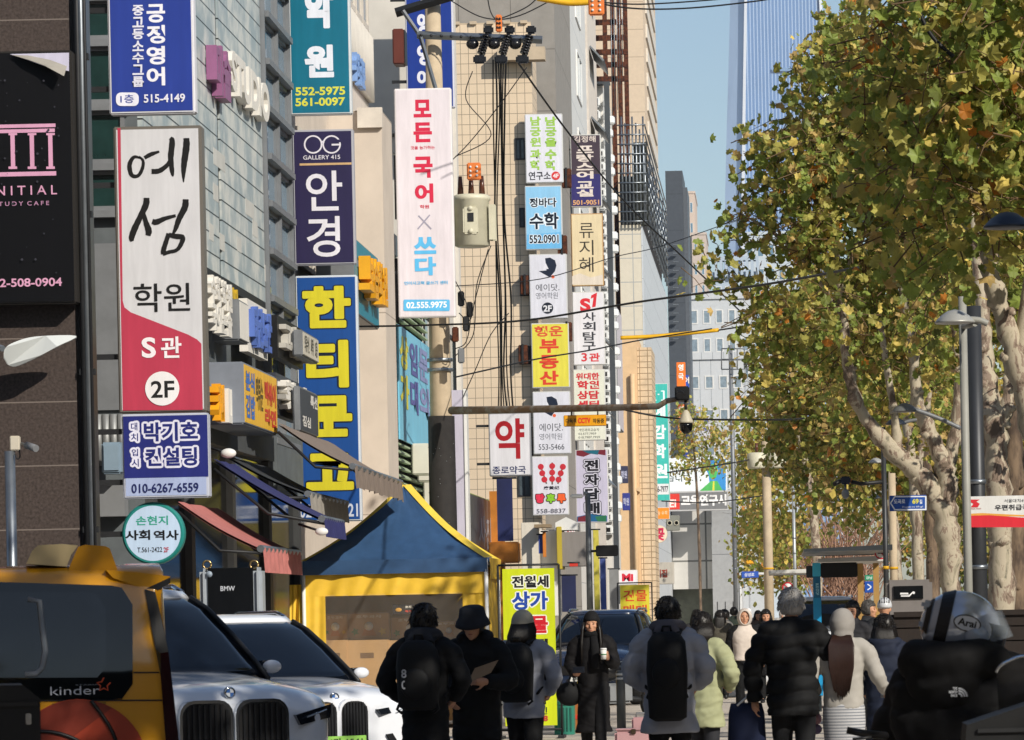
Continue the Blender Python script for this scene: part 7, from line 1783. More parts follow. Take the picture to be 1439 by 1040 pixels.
def person(label, px, Y, H, facing, coat='#1b1c20', trouser='#0d0e10', hair='short', haircol=None, coat_len=.80, puff=.0, step=.09, bulk=1., stride=.0, arms=None, lean=0., hood=None, hat=None, shoes='#1a1a1c', turn=0., headlean=0., skirt=None, sleeves=None, scarf=None, group='pedestrians on the pavement', inner=None, z=0, cuff=None, fold=.011, vest=None):
    """own space: feet at the origin, the front of the body faces -Y; facing turns it; all lengths for a height of 1.7 m"""
    k = H / 1.7
    x = xat(px, 900, Y)
    t = thing('person', label, 'person', (x, Y, z), group, R(facing))
    t.scale = (k, k, k)
    LN = lambda v, f=1.: Vector((v[0], v[1] + lean * (v[2] - .9) * f if v[2] > .9 else v[1], v[2]))
    CM = cloth('cloth_' + coat[1:], coat, bump=.3)
    TM = cloth('cloth_' + trouser[1:], trouser)
    hd = LN((0, -.015 + headlean * -.06, 1.585)); tm = R(turn)
    def HV(v):                                             # head space -> body space
        v = Vector(v); v = Vector((v.x * math.cos(tm) - v.y * math.sin(tm), v.x * math.sin(tm) + v.y * math.cos(tm), v.z))
        if headlean: a = headlean * .35; v = Vector((v.x, v.y * math.cos(a) + -v.z * math.sin(a), v.z * math.cos(a) + v.y * math.sin(a)))
        return hd + v
    # arms: shoulder -> elbow -> wrist
    A = {}
    for sd in (-1, 1):
        spec = (arms or {}).get(sd)
        sh = LN((sd * .165, .0, 1.395))
        el, wr, fd, pd, gr = spec if spec else ((sd * .25, .04, 1.13), (sd * .255, -.05, .90), (0, -.15, -1), (-sd, 0, 0), .5)
        A[sd] = (sh, Vector(el), Vector(wr), Vector(fd), Vector(pd), gr)
    legs = {}
    for sd in (-1, 1):
        dy = -stride * sd
        hip = Vector((sd * .085, 0, .9)); kn = Vector((sd * .09, dy * .55 - abs(stride) * .12 - .01, .485)); an = Vector((sd * .09, dy + (.04 if dy > 0 else 0), .085 + max(0, dy) * .18))
        legs[sd] = (hip, kn, an)
    # ---- body: one continuous skin surface
    m = MB()
    m.ball(HV((0, 0, .01)), (.076, .093, .108), SKIN, 20, 14)
    m.ball(HV((0, -.03, -.045)), (.058, .062, .072), SKIN, 16, 10)      # jaw
    m.ball(HV((0, -.092, -.012)), (.0125, .022, .03), SKIN, 10, 8)      # nose
    m.ball(HV((0, -.1, -.03)), (.0155, .014, .011), SKIN, 10, 6)
    m.ball(HV((0, -.08, -.064)), (.024, .016, .011), SKIN, 10, 6)       # mouth
    m.ball(HV((0, -.072, -.098)), (.024, .022, .02), SKIN, 10, 6)       # chin
    for sd in (-1, 1):
        m.ball(HV((sd * .03, -.08, .026)), (.024, .014, .009), SKIN, 10, 6)    # brow
        m.ball(HV((sd * .042, -.066, -.02)), (.024, .024, .022), SKIN, 10, 6)  # cheek
        m.ball(HV((sd * .079, .012, -.005)), (.011, .022, .033), SKIN, 10, 8)  # ear
    m.tube([HV((0, .02, -.02)), LN((0, .015, 1.49)), LN((0, .02, 1.42))], [.052, .052, .06], SKIN, 12)
    m.tube([LN((0, 0, 1.42)), LN((0, 0, 1.2)), (0, 0, 1.0), (0, 0, .88)], [.11, .12, .11, .12], SKIN, 14, flat=(1.15, .8))
    for sd in (-1, 1):
        sh, el, wr, fd, pd, gr = A[sd]
        m.tube([LN((0, 0, 1.38)), sh, el, wr], [.06, .05, .038, .024], SKIN, 10)
        hand(m, wr, fd, pd, sd * 1, SKIN, gr)
        hip, kn, an = legs[sd]
        m.tube([hip, kn, an, an + Vector((0, -.06, -.03))], [.075, .05, .035, .03], SKIN, 10)
    def pf(me):
        for mt in (EYE_, LIP): me.materials.append(mt)
        marks = [(HV((sd * .031, -.083, .006)), .0135, 1) for sd in (-1, 1)] + [(HV((sd * .012, -.095, -.064)), .012, 2) for sd in (-1, 0, 1)] + [(HV((sd * .03 + q * .012, -.092, .028)), .009, 1) for sd in (-1, 1) for q in (-1, 0, 1)]
        for f in me.polygons:
            c = f.center
            if c.z < 1.4: continue
            for p, r, i in marks:
                if (Vector((c.x, c.y, (c.z - p.z) * (2.0 if i == 1 else 1.6) + p.z)) - p).length < r: f.material_index = i
    fuse(m, 'body', t, .0085, 5, None, pf)
    # ---- trousers or skirt
    m = MB()
    if skirt:
        m.loft([[Vector((rx * math.cos(a), ry * math.sin(a) * .85 + .01, zz)) for a in [2 * math.pi * i / 28 for i in range(28)]] for zz, rx, ry in skirt[1]], skirt[0], True); m.build('skirt', t, local=True)
        m = MB()
        for sd in (-1, 1): hip, kn, an = legs[sd]; m.tube([kn + Vector((0, 0, .1)), kn, an], [.055, .052, .04], TM, 12)
        m.build('stocking', t, local=True)
    else:
        m.tube([(0, .0, .98), (0, .0, .86)], [.15, .15], TM, 16, flat=(1.05, .8))
        for sd in (-1, 1): hip, kn, an = legs[sd]; m.tube(bez(hip + Vector((0, 0, .02)), kn, an - Vector((0, 0, .01)), 5), [.105, .1, .095, .088, .08, .075, .072, .07, .068, .066, .066], TM, 14)
        fuse(m, 'trousers', t, .014, 6, (0, 1, .006, 0, 1))
    for sd in (-1, 1):
        hip, kn, an = legs[sd]; m = MB(); SM = mat('shoe_' + shoes[1:], shoes, .5, var=.2)
        b = an - Vector((0, 0, .085))
        m.loft([[b + Vector((q[0] * rx, y, zz0 + (zz1 - zz0) * (q[1] * .5 + .5))) for q in [(math.cos(2 * math.pi * i / 14), math.sin(2 * math.pi * i / 14)) for i in range(14)]] for y, rx, zz0, zz1 in ((.075, .02, .01, .06), (.06, .036, 0, .09), (.0, .04, 0, .1), (-.07, .045, 0, .075), (-.14, .044, 0, .055), (-.18, .03, .004, .04), (-.195, .01, .01, .025))], SM)
        m.tube([an + Vector((0, .0, .02)), an - Vector((0, 0, .03))], [.055, .06], SM, 12); m.build('shoe', t, local=True)
    # ---- coat: torso, sleeves and collar as one garment
    m = MB(); B = bulk
    zl = coat_len
    prof = [(zl, .165 + .03 * (zl < .7), .13), (min(zl + .1, .92), .168, .128), (1.0, .158, .12), (1.12, .162, .125), (1.26, .178, .13), (1.36, .178, .118), (1.43, .125, .09), (1.475, .085, .075)]
    rows = []
    for zz, rx, ry in prof:
        o = LN((0, .012, zz))
        bb = B if zz < 1.42 else 1 + (B - 1) * .5
        rows.append([o + Vector((rx * bb * math.copysign(abs(math.cos(a)) ** .85, math.cos(a)), ry * bb * math.sin(a), 0)) for a in [2 * math.pi * i / 28 for i in range(28)]])
    m.loft(rows, CM)
    for sd in (-1, 1):
        sh, el, wr, *_ = A[sd]
        d = (wr - el).normalized(); e = wr - d * (.0 if cuff is None else cuff)
        P = smoothline([tuple(LN((sd * .09, .01, 1.39))), tuple(sh + Vector((sd * .01 * B, .01, -.02))), tuple((sh + el) / 2 + Vector((sd * .012, 0, 0))), tuple(el), tuple((el + e) / 2), tuple(e)], 3)
        rr = [.07, .075, .078, .078, .076, .073, .07, .068, .066, .064, .06, .058, .055, .052, .05, .046]
        m.tube(P, [r * (1 + (B - 1) * .9) for r in rr[:len(P)]], CM, 14)
    if hood == 'down':
        m.tube(smoothline([tuple(LN((-.1, -.05, 1.45))), tuple(LN((-.11, .06, 1.46))), tuple(LN((0, .12, 1.45))), tuple(LN((.11, .06, 1.46))), tuple(LN((.1, -.05, 1.45)))], 4), [.03] + [.05] * 15 + [.03], CM, 12)
        m.ball(LN((0, .12, 1.4)), (.11, .05, .09), CM, 14, 10)
    else: m.tube([LN((0, .012, 1.44)), LN((0, .01, 1.505))], [.08, .077], CM, 18)
    o = fuse(m, 'coat', t, .013, 5, (puff, step, fold, zl + .03, 1.47))
    if vest:
        # a second, shorter garment over it
        m = MB(); VM = cloth('vest_' + vest[0][1:], vest[0], .9, .8, 60)
        m.loft([[r_ + (r_ - LN((0, .012, z_[0]))) * .1 for r_ in row] for row, z_ in zip(rows[vest[1]:], prof[vest[1]:])], VM)
        if vest[2]: m.ball(HV((0, .015, .0)), (.115, .12, .14), VM, 18, 12, lambda v: v)
        fuse(m, 'vest', t, .013, 4, (0, 1, .008, 0, 2))
    if inner:
        m = MB(); IM = cloth('inner_' + inner[1:], inner, .9, .5)
        m.tube(smoothline([tuple(LN((-.09, -.06, 1.46))), tuple(LN((-.1, .05, 1.49))), tuple(LN((0, .11, 1.5))), tuple(LN((.1, .05, 1.49))), tuple(LN((.09, -.06, 1.46)))], 4), [.03] + [.048] * 15 + [.03], IM, 12)
        m.ball(LN((0, .135, 1.42)), (.115, .05, .1), IM, 14, 10); m.tube([LN((0, .01, 1.43)), LN((0, .01, 1.53))], [.085, .07], IM, 16)
        fuse(m, 'hood', t, .011, 4, (0, 1, .006, 0, 2))
    if scarf:
        m = MB(); m.tube(smoothline([tuple(LN((.07 * math.cos(a), .07 * math.sin(a) + .005, 1.475 + .012 * math.sin(3 * a)))) for a in [i * math.pi / 5 for i in range(11)]], 3), .045, cloth('scarf_' + scarf[1:], scarf, .9, .6), 10)
        m.tube([LN((.03, -.09, 1.45)), LN((.05, -.16, 1.3)), LN((.05, -.165, 1.08))], [.04, .05, .045], cloth('scarf_' + scarf[1:], scarf), 10, flat=(1, .5)); m.build('scarf', t, local=True)
    # ---- hair and headgear
    HM = haircol or HAIRB
    def cap(lo, rx, ry, rz, dy=.0, dz=0., cut=-.03, nm='hair', mt=None, strand=0.):
        """hair shell: a skull shape that stays behind the hairline"""
        def fn(v):
            u = v - hd
            q = Vector((u.x, u.y, u.z))
            # pull the front below the fringe back onto the skull
            if q.y < -.03 and q.z < lo: q.y = -.03 + (q.y + .03) * .15; q.x *= .93
            if q.z < cut: q.z = cut + (q.z - cut) * .35
            n_ = noise.noise(Vector((q.x * 34, q.y * 34, q.z * 9))) * strand
            return HV(q + q.normalized() * n_)
        m = MB(); m.ball(hd + Vector((0, dy, dz)), (rx, ry, rz), mt or HM, 30, 20, fn); return m
    if hair in ('short', 'bob', 'long', 'messy'):
        if hat: m = cap(.03, .094, .106, .112, .012, .0, -.06, strand=.006)
        else: m = cap(.05, .1, .112, .126, .012, .018, -.06, strand=.02 if hair == 'messy' else .012)
        rg = random.Random(int(px))
        for i in range(0 if hat else 420):
            a, e_ = rg.uniform(0, 6.283), rg.uniform(-.35, 1.5)
            u = Vector((math.cos(e_) * math.cos(a), math.cos(e_) * math.sin(a), math.sin(e_)))
            if u.y < -.25 and u.z < .35: continue
            p0_ = Vector((u.x * .096, u.y * .108 + .012, u.z * .122 + .018)); d_ = (Vector((rg.gauss(0, .5), rg.gauss(.1, .5), -1 + max(0, u.z)))).normalized()
            L2 = rg.uniform(.018, .034) * (1.3 if hair == 'messy' else 1)
            m.tube([HV(p0_ - d_ * L2 * .3), HV(p0_ + u * .007 + d_ * L2 * .3), HV(p0_ + u * .004 + d_ * L2)], [.005, .0045, .001], HM, 4)
        if hair in ('bob', 'long'):
            zb_ = {'bob': -.17, 'long': -.50}[hair]
            n_ = 64
            for layer in range(3):
                for i in range(n_):
                    a = R(-20 + 220 * i / (n_ - 1)); rr = .088 + .012 * layer
                    x0, y0 = rr * math.cos(a), rr * 1.08 * math.sin(a)
                    jz = zb_ + .03 * noise.noise(Vector((i * .7, layer, 1))) ; sp = (1.12 if hair == 'bob' else 1.25)
                    m.tube([HV((x0 * .8, y0 * .8 + .01, .05)), HV((x0 * 1.03, y0 + .01, -.03)), HV((x0 * sp, max(y0, -.02) * 1.1 + .03, zb_ * .5)), HV((x0 * (sp if hair == 'bob' else .95), max(y0, -.02) + .045, jz))], [.008, .008, .007, .002], HM, 4)
        m.build('hair', t, local=True)
    if hair == 'back_long':                                # long hair hanging down the back from under a hood or cap
        m = MB()
        for i in range(76):
            u = i / 75 * 2 - 1; jz = .07 * noise.noise(Vector((i * .9, 3, 1)))
            for l_ in range(2):
                m.tube([LN((u * .075, .09 + .012 * l_, 1.49)), LN((u * .105, .155 + .012 * l_ + .02 * (1 - u * u), 1.4)), LN((u * .10, .165 + .012 * l_ + .015 * (1 - u * u), 1.22)), LN((u * .07, .16 + .01 * l_, 1.03 + jz - .06 * (1 - abs(u))))], [.009, .009, .008, .002], HM, 4)
        m.build('hair', t, local=True)
    if hat:
        ht, hc = hat; HT = cloth('hat_' + hc[1:], hc, .85, .5, 60)
        if ht == 'beanie':
            m = cap(.035, .098, .112, .135, .008, .028, .0, mt=HT); m.build('knit_hat', t, local=True)
            if hair == 'front_long':
                m = MB()
                for sd in (-1, 1):
                    for i in range(9):
                        q = i / 8; m.tube([HV((sd * (.08 - .01 * q), -.06 + .09 * q, .03)), HV((sd * (.098), -.07 + .1 * q, -.06)), LN((sd * (.11 + .02 * q), -.10 + .1 * q, 1.38)), LN((sd * (.105 + .03 * q), -.145 + .1 * q, 1.16 - .05 * q))], [.014, .018, .02, .006], HM, 6)
                m.build('hair', t, local=True)
        if ht == 'bucket':
            m = MB(); rows2 = [(.135, .0), (.13, .06), (.118, .092), (.105, .1), (.1, .13), (.03, .145)]
            m.loft([[HV((r_ * math.cos(a), r_ * 1.1 * math.sin(a) + .005, zz + (.008 * math.cos(2 * a) if zz < .05 else 0))) for a in [2 * math.pi * i / 26 for i in range(26)]] for r_, zz in ((.142, -.012), (.132, .02), (.112, .058), (.105, .09), (.098, .13), (.07, .147), (.02, .15))], HT, True); m.build('bucket_hat', t, local=True)
        if ht == 'cap':
            m = cap(.04, .101, .115, .122, .01, .036, .035, mt=HT)
            m.loft([[HV((.075 * math.cos(a), -.07 - s2 * .09 * math.sin(a), .045 - .015 * s2 + .0 * a)) for a in [math.pi * i / 10 for i in range(11)]] for s2 in (0, .5, 1)], HT, False, close=False); m.build('cap', t, local=True)
        if ht == 'hood':
            m = MB()
            m.ball(HV((0, .02, .005)), (.112, .122, .138), HT, 22, 16); m.ball(HV((0, .035, -.09)), (.1, .1, .09), HT, 18, 12); m.tube([HV((0, .02, -.12)), LN((0, .015, 1.42))], [.09, .11], HT, 16)
            fuse(m, 'hood', t, .011, 4, (0, 1, .004, 0, 2))
        if ht == 'facehood':
            m = MB(); n_ = 20
            rws = [(-.085, .085, .115), (-.06, .105, .135), (0, .118, .148), (.07, .11, .14), (.12, .06, .09), (.135, .01, .02)]
            m.loft([[HV((rx * math.cos(a), y, .0 + rz * math.sin(a) - .005)) for a in [2 * math.pi * i / n_ for i in range(n_)]] for y, rx, rz in rws], HT, False)
            m.loft([[HV((rx * math.cos(a), y, .0 + rz * math.sin(a) - .005)) for a in [2 * math.pi * i / n_ for i in range(n_)]] for y, rx, rz in ((-.085, .085, .115), (-.095, .078, .108), (-.08, .07, .1), (-.0, .09, .115))], HT, False)
            m.build('hood', t, local=True)
        if ht == 'cycle':
            m = cap(.05, .1, .125, .12, .005, .035, .03, mt=mat('helmet_white', '#c9ccd0', .3)); hh = m.build('cycle_helmet', t, local=True)
            m = MB()
            for q in (-.06, -.03, 0, .03, .06): m.tube([HV((q, -.12 + abs(q) * .3, .085)), HV((q, -.04, .155 - abs(q) * .6)), HV((q, .06, .15 - abs(q) * .6)), HV((q, .125 - abs(q) * .4, .08))], .009, BLACK, 6)
            m.build('vents', hh, local=True)
    return t
def body_point(t, v):
    s_ = t.scale.x; a = t.rotation_euler.z
    return t.location + Vector((v[0] * math.cos(a) - v[1] * math.sin(a), v[0] * math.sin(a) + v[1] * math.cos(a), v[2])) * s_
def worn(name, label, cat, t, fill, group=None):
    """a thing carried by a person, built in that person's space"""
    o = thing(name, label, cat, t.location, group, t.rotation_euler.z); o.scale = t.scale
    fill(o); return o
def backpack(t, label, col, tall=.46, text=None):
    def f(o):
        M_ = cloth('bag_' + col[1:], col, .7, .3)
        m = MB(); m.loft([[Vector((rx * math.copysign(abs(math.cos(a)) ** .6, math.cos(a)), .235 + ry * math.copysign(abs(math.sin(a)) ** .7, math.sin(a)), zz)) for a in [2 * math.pi * i / 24 for i in range(24)]] for zz, rx, ry in ((1.42 - tall, .1, .05), (1.45 - tall, .15, .09), (1.5 - tall * .5, .165, .105), (1.37, .15, .09), (1.43, .11, .06), (1.45, .06, .03))], M_)
        m.build('bag_body', o, local=True)
        m = MB(); m.ball((0, .335, 1.12), (.115, .035, .12), M_, 16, 10); m.build('front_pocket', o, local=True)
        for sd in (-1, 1):
            m = MB(); m.tube(smoothline([(sd * .09, .17, 1.43), (sd * .105, .05, 1.475), (sd * .11, -.1, 1.44), (sd * .125, -.165, 1.3), (sd * .16, -.13, 1.12), (sd * .17, .12, 1.0)], 4), .024, M_, 8, flat=(1, .5)); m.build('shoulder_strap', o, local=True)
        m = MB(); m.tube([(-.04, .2, 1.44), (-.03, .2, 1.49), (.03, .2, 1.49), (.04, .2, 1.44)], .01, M_, 6); m.build('grab_loop', o, local=True)
        for sd in (-1, 1): m = MB(); m.tube([(sd * .13, .25, 1.0), (sd * .16, .26, .93), (sd * .12, .27, .9)], .012, M_, 5); m.build('hanging_strap', o, local=True)
        if text:
            m = MB()
            for i, ch in enumerate(text): m.write(ch, (.08, .36, 1.2 - i * .085), Vector((-1, 0, 0)), AZ, .04, .065, vinyl('#b9bcc2'), .02)
            m.build('lettering', o, local=True)
    return worn('backpack', label, 'backpack', t, f)
POCK = {sd: ((sd * .30, .04, 1.13), (sd * .2, -.09, 1.0), (-sd * .5, -.5, -.6), (-sd, 0, 0), .5) for sd in (-1, 1)}     # hands in the coat pockets
# the crowd, from left to right
a = person('person with short black hair in a dark padded coat with grey hood, seen from behind', 596, 33, 1.73, 172, '#0c0d10', puff=.008, step=.12, bulk=1.1, coat_len=.6, inner='#2c2e34', hair='messy', stride=.1, arms=POCK)
backpack(a, 'black backpack with white figures on the dark padded coat', '#101113', .5, '80')
b = person('person in a dark bucket hat and dark coat facing the camera holding a paper', 667, 34, 1.70, -12, '#0b0c0e', bulk=1.22, coat_len=.45, puff=.006, step=.11, hat=('bucket', '#22252d'), hair='short', headlean=.5, arms={1: ((.29, -.02, 1.13), (.16, -.24, 1.13), (-1, -.25, .1), (0, .8, -.3), .7), -1: POCK[-1]}, inner='#1a1b1f')
def pap(o):
    m = MB(); m.add([Vector(v) for v in ((.02, -.30, 1.12), (.2, -.26, 1.2), (.26, -.25, 1.3), (.08, -.29, 1.24))] + [Vector(v) for v in ((.02, -.288, 1.12), (.2, -.248, 1.2), (.26, -.238, 1.3), (.08, -.278, 1.24))], [(0, 1, 2, 3), (7, 6, 5, 4), (0, 4, 5, 1), (1, 5, 6, 2), (2, 6, 7, 3), (3, 7, 4, 0)], mat('paper_tan', '#8a7763', .8)); m.build('sheet', o, local=True)
worn('envelope', 'tan paper envelope held by the person in a bucket hat', 'paper', b, pap)
c = person('person in a grey beige cap and pale blue grey jacket, turned away', 735, 37, 1.66, 165, '#92959f', bulk=1.14, puff=.006, step=.13, hat=('cap', '#a39e90'), hair='bob', stride=.12, coat_len=.78, turn=-8, arms=POCK)
backpack(c, 'plain black backpack on the pale blue grey jacket', '#0f1012', .5)
d = person('woman in a black knit hat and long black coat holding a white cup', 832, 47, 1.64, -4, '#0c0a0c', bulk=1.12, coat_len=.36, hat=('beanie', '#121214'), hair='front_long', stride=.12, scarf='#0f0f11', trouser='#121214',
           arms={1: ((.25, -.02, 1.13), (.2, -.24, 1.2), (-.3, -.3, 1), (-.7, .3, 0), .75), -1: ((-.26, -.0, 1.13), (-.18, -.22, 1.03), (.5, -.8, .1), (0, 0, 1), .6)})
def cup(o):
    p = Vector((.16, -.285, 1.25)); m = MB(); m.lathe([(.03, -.06), (.037, .05)], p, mat('paper_cup', '#d5d6d2', .6, var=.03), 20); m.lathe([(.036, 0), (.0365, .012)], p + Vector((0, 0, -.01)), vinyl('#3a7a4c'), 20); m.build('cup', o, local=True)
    m = MB(); m.lathe([(.039, .05), (.04, .06), (.033, .068)], p, WHITE, 20); m.build('lid', o, local=True)
worn('coffee_cup', 'white paper cup held by the woman in black', 'cup', d, cup)
def phone(o):
    m = MB(); m.box((-.19, -.34, 1.04), (-.05, -.33, 1.115), BLACK, .004); m.build('case', o, local=True); m = MB(); m.box((-.185, -.342, 1.045), (-.055, -.3405, 1.11), mat('phone_glass', '#12151c', .05, coat=1.)); m.build('screen', o, local=True)
worn('phone', 'black phone in the right hand of the woman in black', 'phone', d, phone)
def dbag(o):
    m = MB(); m.ball((-.27, .02, .8), (.16, .1, .14), cloth('bag_0f1012', '#0f1012'), 18, 12); m.build('bag_body', o, local=True); m = MB(); m.tube(smoothline([(-.2, -.06, .9), (-.24, .0, 1.2), (-.18, .02, 1.46), (-.2, .08, 1.2), (-.3, .06, .9)], 4), .012, BLACK, 6); m.build('shoulder_strap', o, local=True)
worn('shoulder_bag', 'black bag hanging beside the woman with the cup', 'bag', d, dbag)
e = person('broad man in a pale blue grey puffer jacket seen from behind', 939, 35, 1.75, 178, '#9a9ca4', bulk=1.26, puff=.02, step=.16, inner='#58555a', hair='short', coat_len=.64, trouser='#0b0b0d', arms=POCK)
backpack(e, 'large black backpack on the pale blue grey puffer jacket', '#0c0d0f', .68)
f = person('woman with a black bob in a pale yellow padded jacket, seen from behind', 987, 39, 1.62, 150, '#9c9f7c', bulk=1.22, puff=.014, step=.2, hair='bob', coat_len=.62, trouser='#2b2c31', fold=.016, stride=.06, hood=None, arms={-1: ((-.33, .02, 1.13), (-.2, -.16, 1.0), (.4, -.6, -.3), (0, 0, 1), .5), 1: POCK[1]})
g_ = person('young person in a white fleece vest with hood up, facing the camera', 1047, 64, 1.66, 2, '#0d0d10', trouser='#0c0d0f', bulk=1.08, coat_len=.86, vest=('#cfc3b8', 1, False), hat=('facehood', '#d3c8be'), hair=None, stride=.04, shoes='#b5b2ac')
h = person('woman with long black hair in a black coat behind the white fleece vest', 1077, 76, 1.64, 0, '#0c0c0f', coat_len=.5, hair='long', bulk=1.1, scarf='#222226')
i_ = person('grey haired man in a black puffer jacket, seen from behind', 1113, 35, 1.80, 176, '#0c0d0f', bulk=1.22, puff=.022, step=.115, hair='short', haircol=HAIRG, coat_len=.74, trouser='#141518', stride=.08, arms={-1: ((-.31, .0, 1.12), (-.3, -.04, .86), (0, 0, -1), (1, 0, 0), .9), 1: ((.31, .0, 1.12), (.3, -.04, .86), (0, 0, -1), (-1, 0, 0), .6)})
def tote(o):
    NB = cloth('tote_navy', '#141d38', .8, .4)
    m = MB(); m.loft([[Vector((.37 + rx * math.cos(q), -.06 + ry * math.sin(q), zz)) for q in [2 * math.pi * j / 20 for j in range(20)]] for zz, rx, ry in ((.5, .11, .05), (.54, .15, .07), (.76, .14, .06), (.84, .12, .03))], NB); m.build('bag_body', o, local=True)
    m = MB()
    for y in (-.09, -.03): m.tube(smoothline([(.29, y, .82), (.3, -.06, .9), (.33, -.06, .91), (.44, y, .82)], 4), .009, mat('white_cord', '#d2d3d3', .7), 6)
    m.build('handles', o, local=True)
worn('tote_bag', 'navy blue tote bag with white handles held by the grey haired man', 'bag', i_, tote)
STR = mat('striped_knit', '#b4b5b7', .9, var=.08, joints=(0, .026, .011, '#7c7f86'), bump=.3)
j_ = person('woman in cream jacket and white knit hood with long brown hair, striped skirt', 1184, 35, 1.63, 174, '#a29e97', bulk=1.06, hat=('hood', '#8f8b86'), hair='back_long', haircol=HAIRBR, coat_len=.86, cuff=.02, skirt=(STR, [(.96, .15, .14), (.88, .18, .165), (.75, .185, .17), (.5, .165, .155), (.28, .15, .15)]),
            arms={-1: ((-.3, .04, 1.13), (-.36, -.12, .99), (-.1, -.4, -.6), (0, 0, -1), .9), 1: ((.27, .06, 1.14), (.24, -.1, .98), (0, -.5, -.6), (-1, 0, 0), .5)})
def handle(o):
    m = MB(); m.tube([(-.36, -.2, .96), (-.355, -.2, .30)], .012, STEEL, 8); m.build('shaft', o, local=True); m = MB(); m.tube([(-.42, -.2, .965), (-.3, -.2, .965)], .017, GREY, 8); m.build('grip', o, local=True)
    m = MB(); m.box((-.46, -.3, .04), (-.24, -.12, .32), mat('bag_shell', '#3c3f46', .4), .03); m.build('case', o, local=True)
worn('trolley_case', 'wheeled case with steel pull handle held by the woman in cream', 'suitcase', j_, handle)
def charm(o):
    m = MB(); m.ball((.24, -.08, .78), (.04, .035, .05), mat('pink_plush', '#b98a92', .9), 12, 8); m.ball((.25, -.09, .69), (.05, .04, .045), mat('violet_plush', '#7d6c86', .9), 12, 8); m.build('pompoms', o, local=True)
    m = MB(); m.box((.2, -.13, .82), (.3, -.06, 1.0), mat('white_bag', '#c9d3cf'), .02); m.build('pouch', o, local=True)
worn('small_bag', 'small white bag with pink and violet charms by the striped skirt', 'bag', j_, charm)
k_ = person('person with black bob in a dark navy padded coat, seen from behind', 1243, 37, 1.57, 178, '#1d2436', bulk=1.15, puff=.009, step=.13, hair='bob', coat_len=.4, hood='down', arms=POCK)
l_ = person('man with dark tousled hair in a dark jacket facing the camera', 1199, 56, 1.72, -22, '#2a2a2e', bulk=1.15, hair='messy', coat_len=.7)
m_ = person('man with short grey black hair looking right in a dark coat', 1221, 63, 1.74, 75, '#26282c', bulk=1.2, hair='short', haircol=mat('pepper_hair', '#4b4845', .5, var=.4, scale=40), coat_len=.7)
n_ = person('cyclist in a white and black ribbed helmet and dark jacket', 1244, 58, 1.75, 178, '#202226', bulk=1.15, hat=('cycle', '#c9ccd0'), hair=None, coat_len=.8)
o_ = person('older man in a dark flat cap behind the taxi', 888, 86, 1.68, -20, '#23252b', bulk=1.2, hat=('cap', '#3a3a3e'), hair='short', haircol=HAIRG)
p_ = person('woman with long dark hair in an olive brown coat, seen from behind', 1012, 80, 1.64, 178, '#4d493f', hair='long', bulk=1.25)
q_ = person('woman with brown black hair beside the olive brown coat, seen from behind', 980, 76, 1.66, 180, '#2c2b2c', hair='bob', bulk=1.15)
r_ = person('small distant person with short hair looking left beside olive coat', 1019, 92, 1.66, -60, '#8f8a84', hair='short', bulk=1.1)
s_ = person('distant person in a white cap and red scarf near the street end', 1052, 118, 1.68, 0, '#26262a', hat=('cap', '#d6d6d6'), hair='short', scarf='#a82a30')
u_ = person('distant person in pale hood seen left of the grey haired man', 1100, 130, 1.62, 0, '#b0aca6', hat=('hood', '#b5aea6'), hair=None)
person('distant woman with long hair in a brown coat walking toward the camera', 1066, 104, 1.62, 5, '#54453c', hair='long', bulk=1.15)
person('distant man in a dark green jacket left of the white hood', 1032, 112, 1.72, 176, '#2c342c', hair='short', bulk=1.2)
person('distant person in a grey coat between the cream hood and the navy coat', 1212, 90, 1.66, 10, '#77767a', hair='bob', bulk=1.15)
PB = mat('paper_bag', '#9a7448', .8, var=.15)
def pbag(o):
    m = MB(); m.box((-.5, -.32, .98), (-.22, -.2, 1.36), PB, .01); m.build('bag_body', o, local=True); m = MB(); m.tube(smoothline([(-.44, -.26, 1.36), (-.4, -.26, 1.45), (-.32, -.26, 1.45), (-.28, -.26, 1.36)], 4), .008, PB, 5); m.build('handles', o, local=True)
worn('paper_bag', 'tan paper bag leaning out right of the dark navy coat', 'bag', k_, pbag)
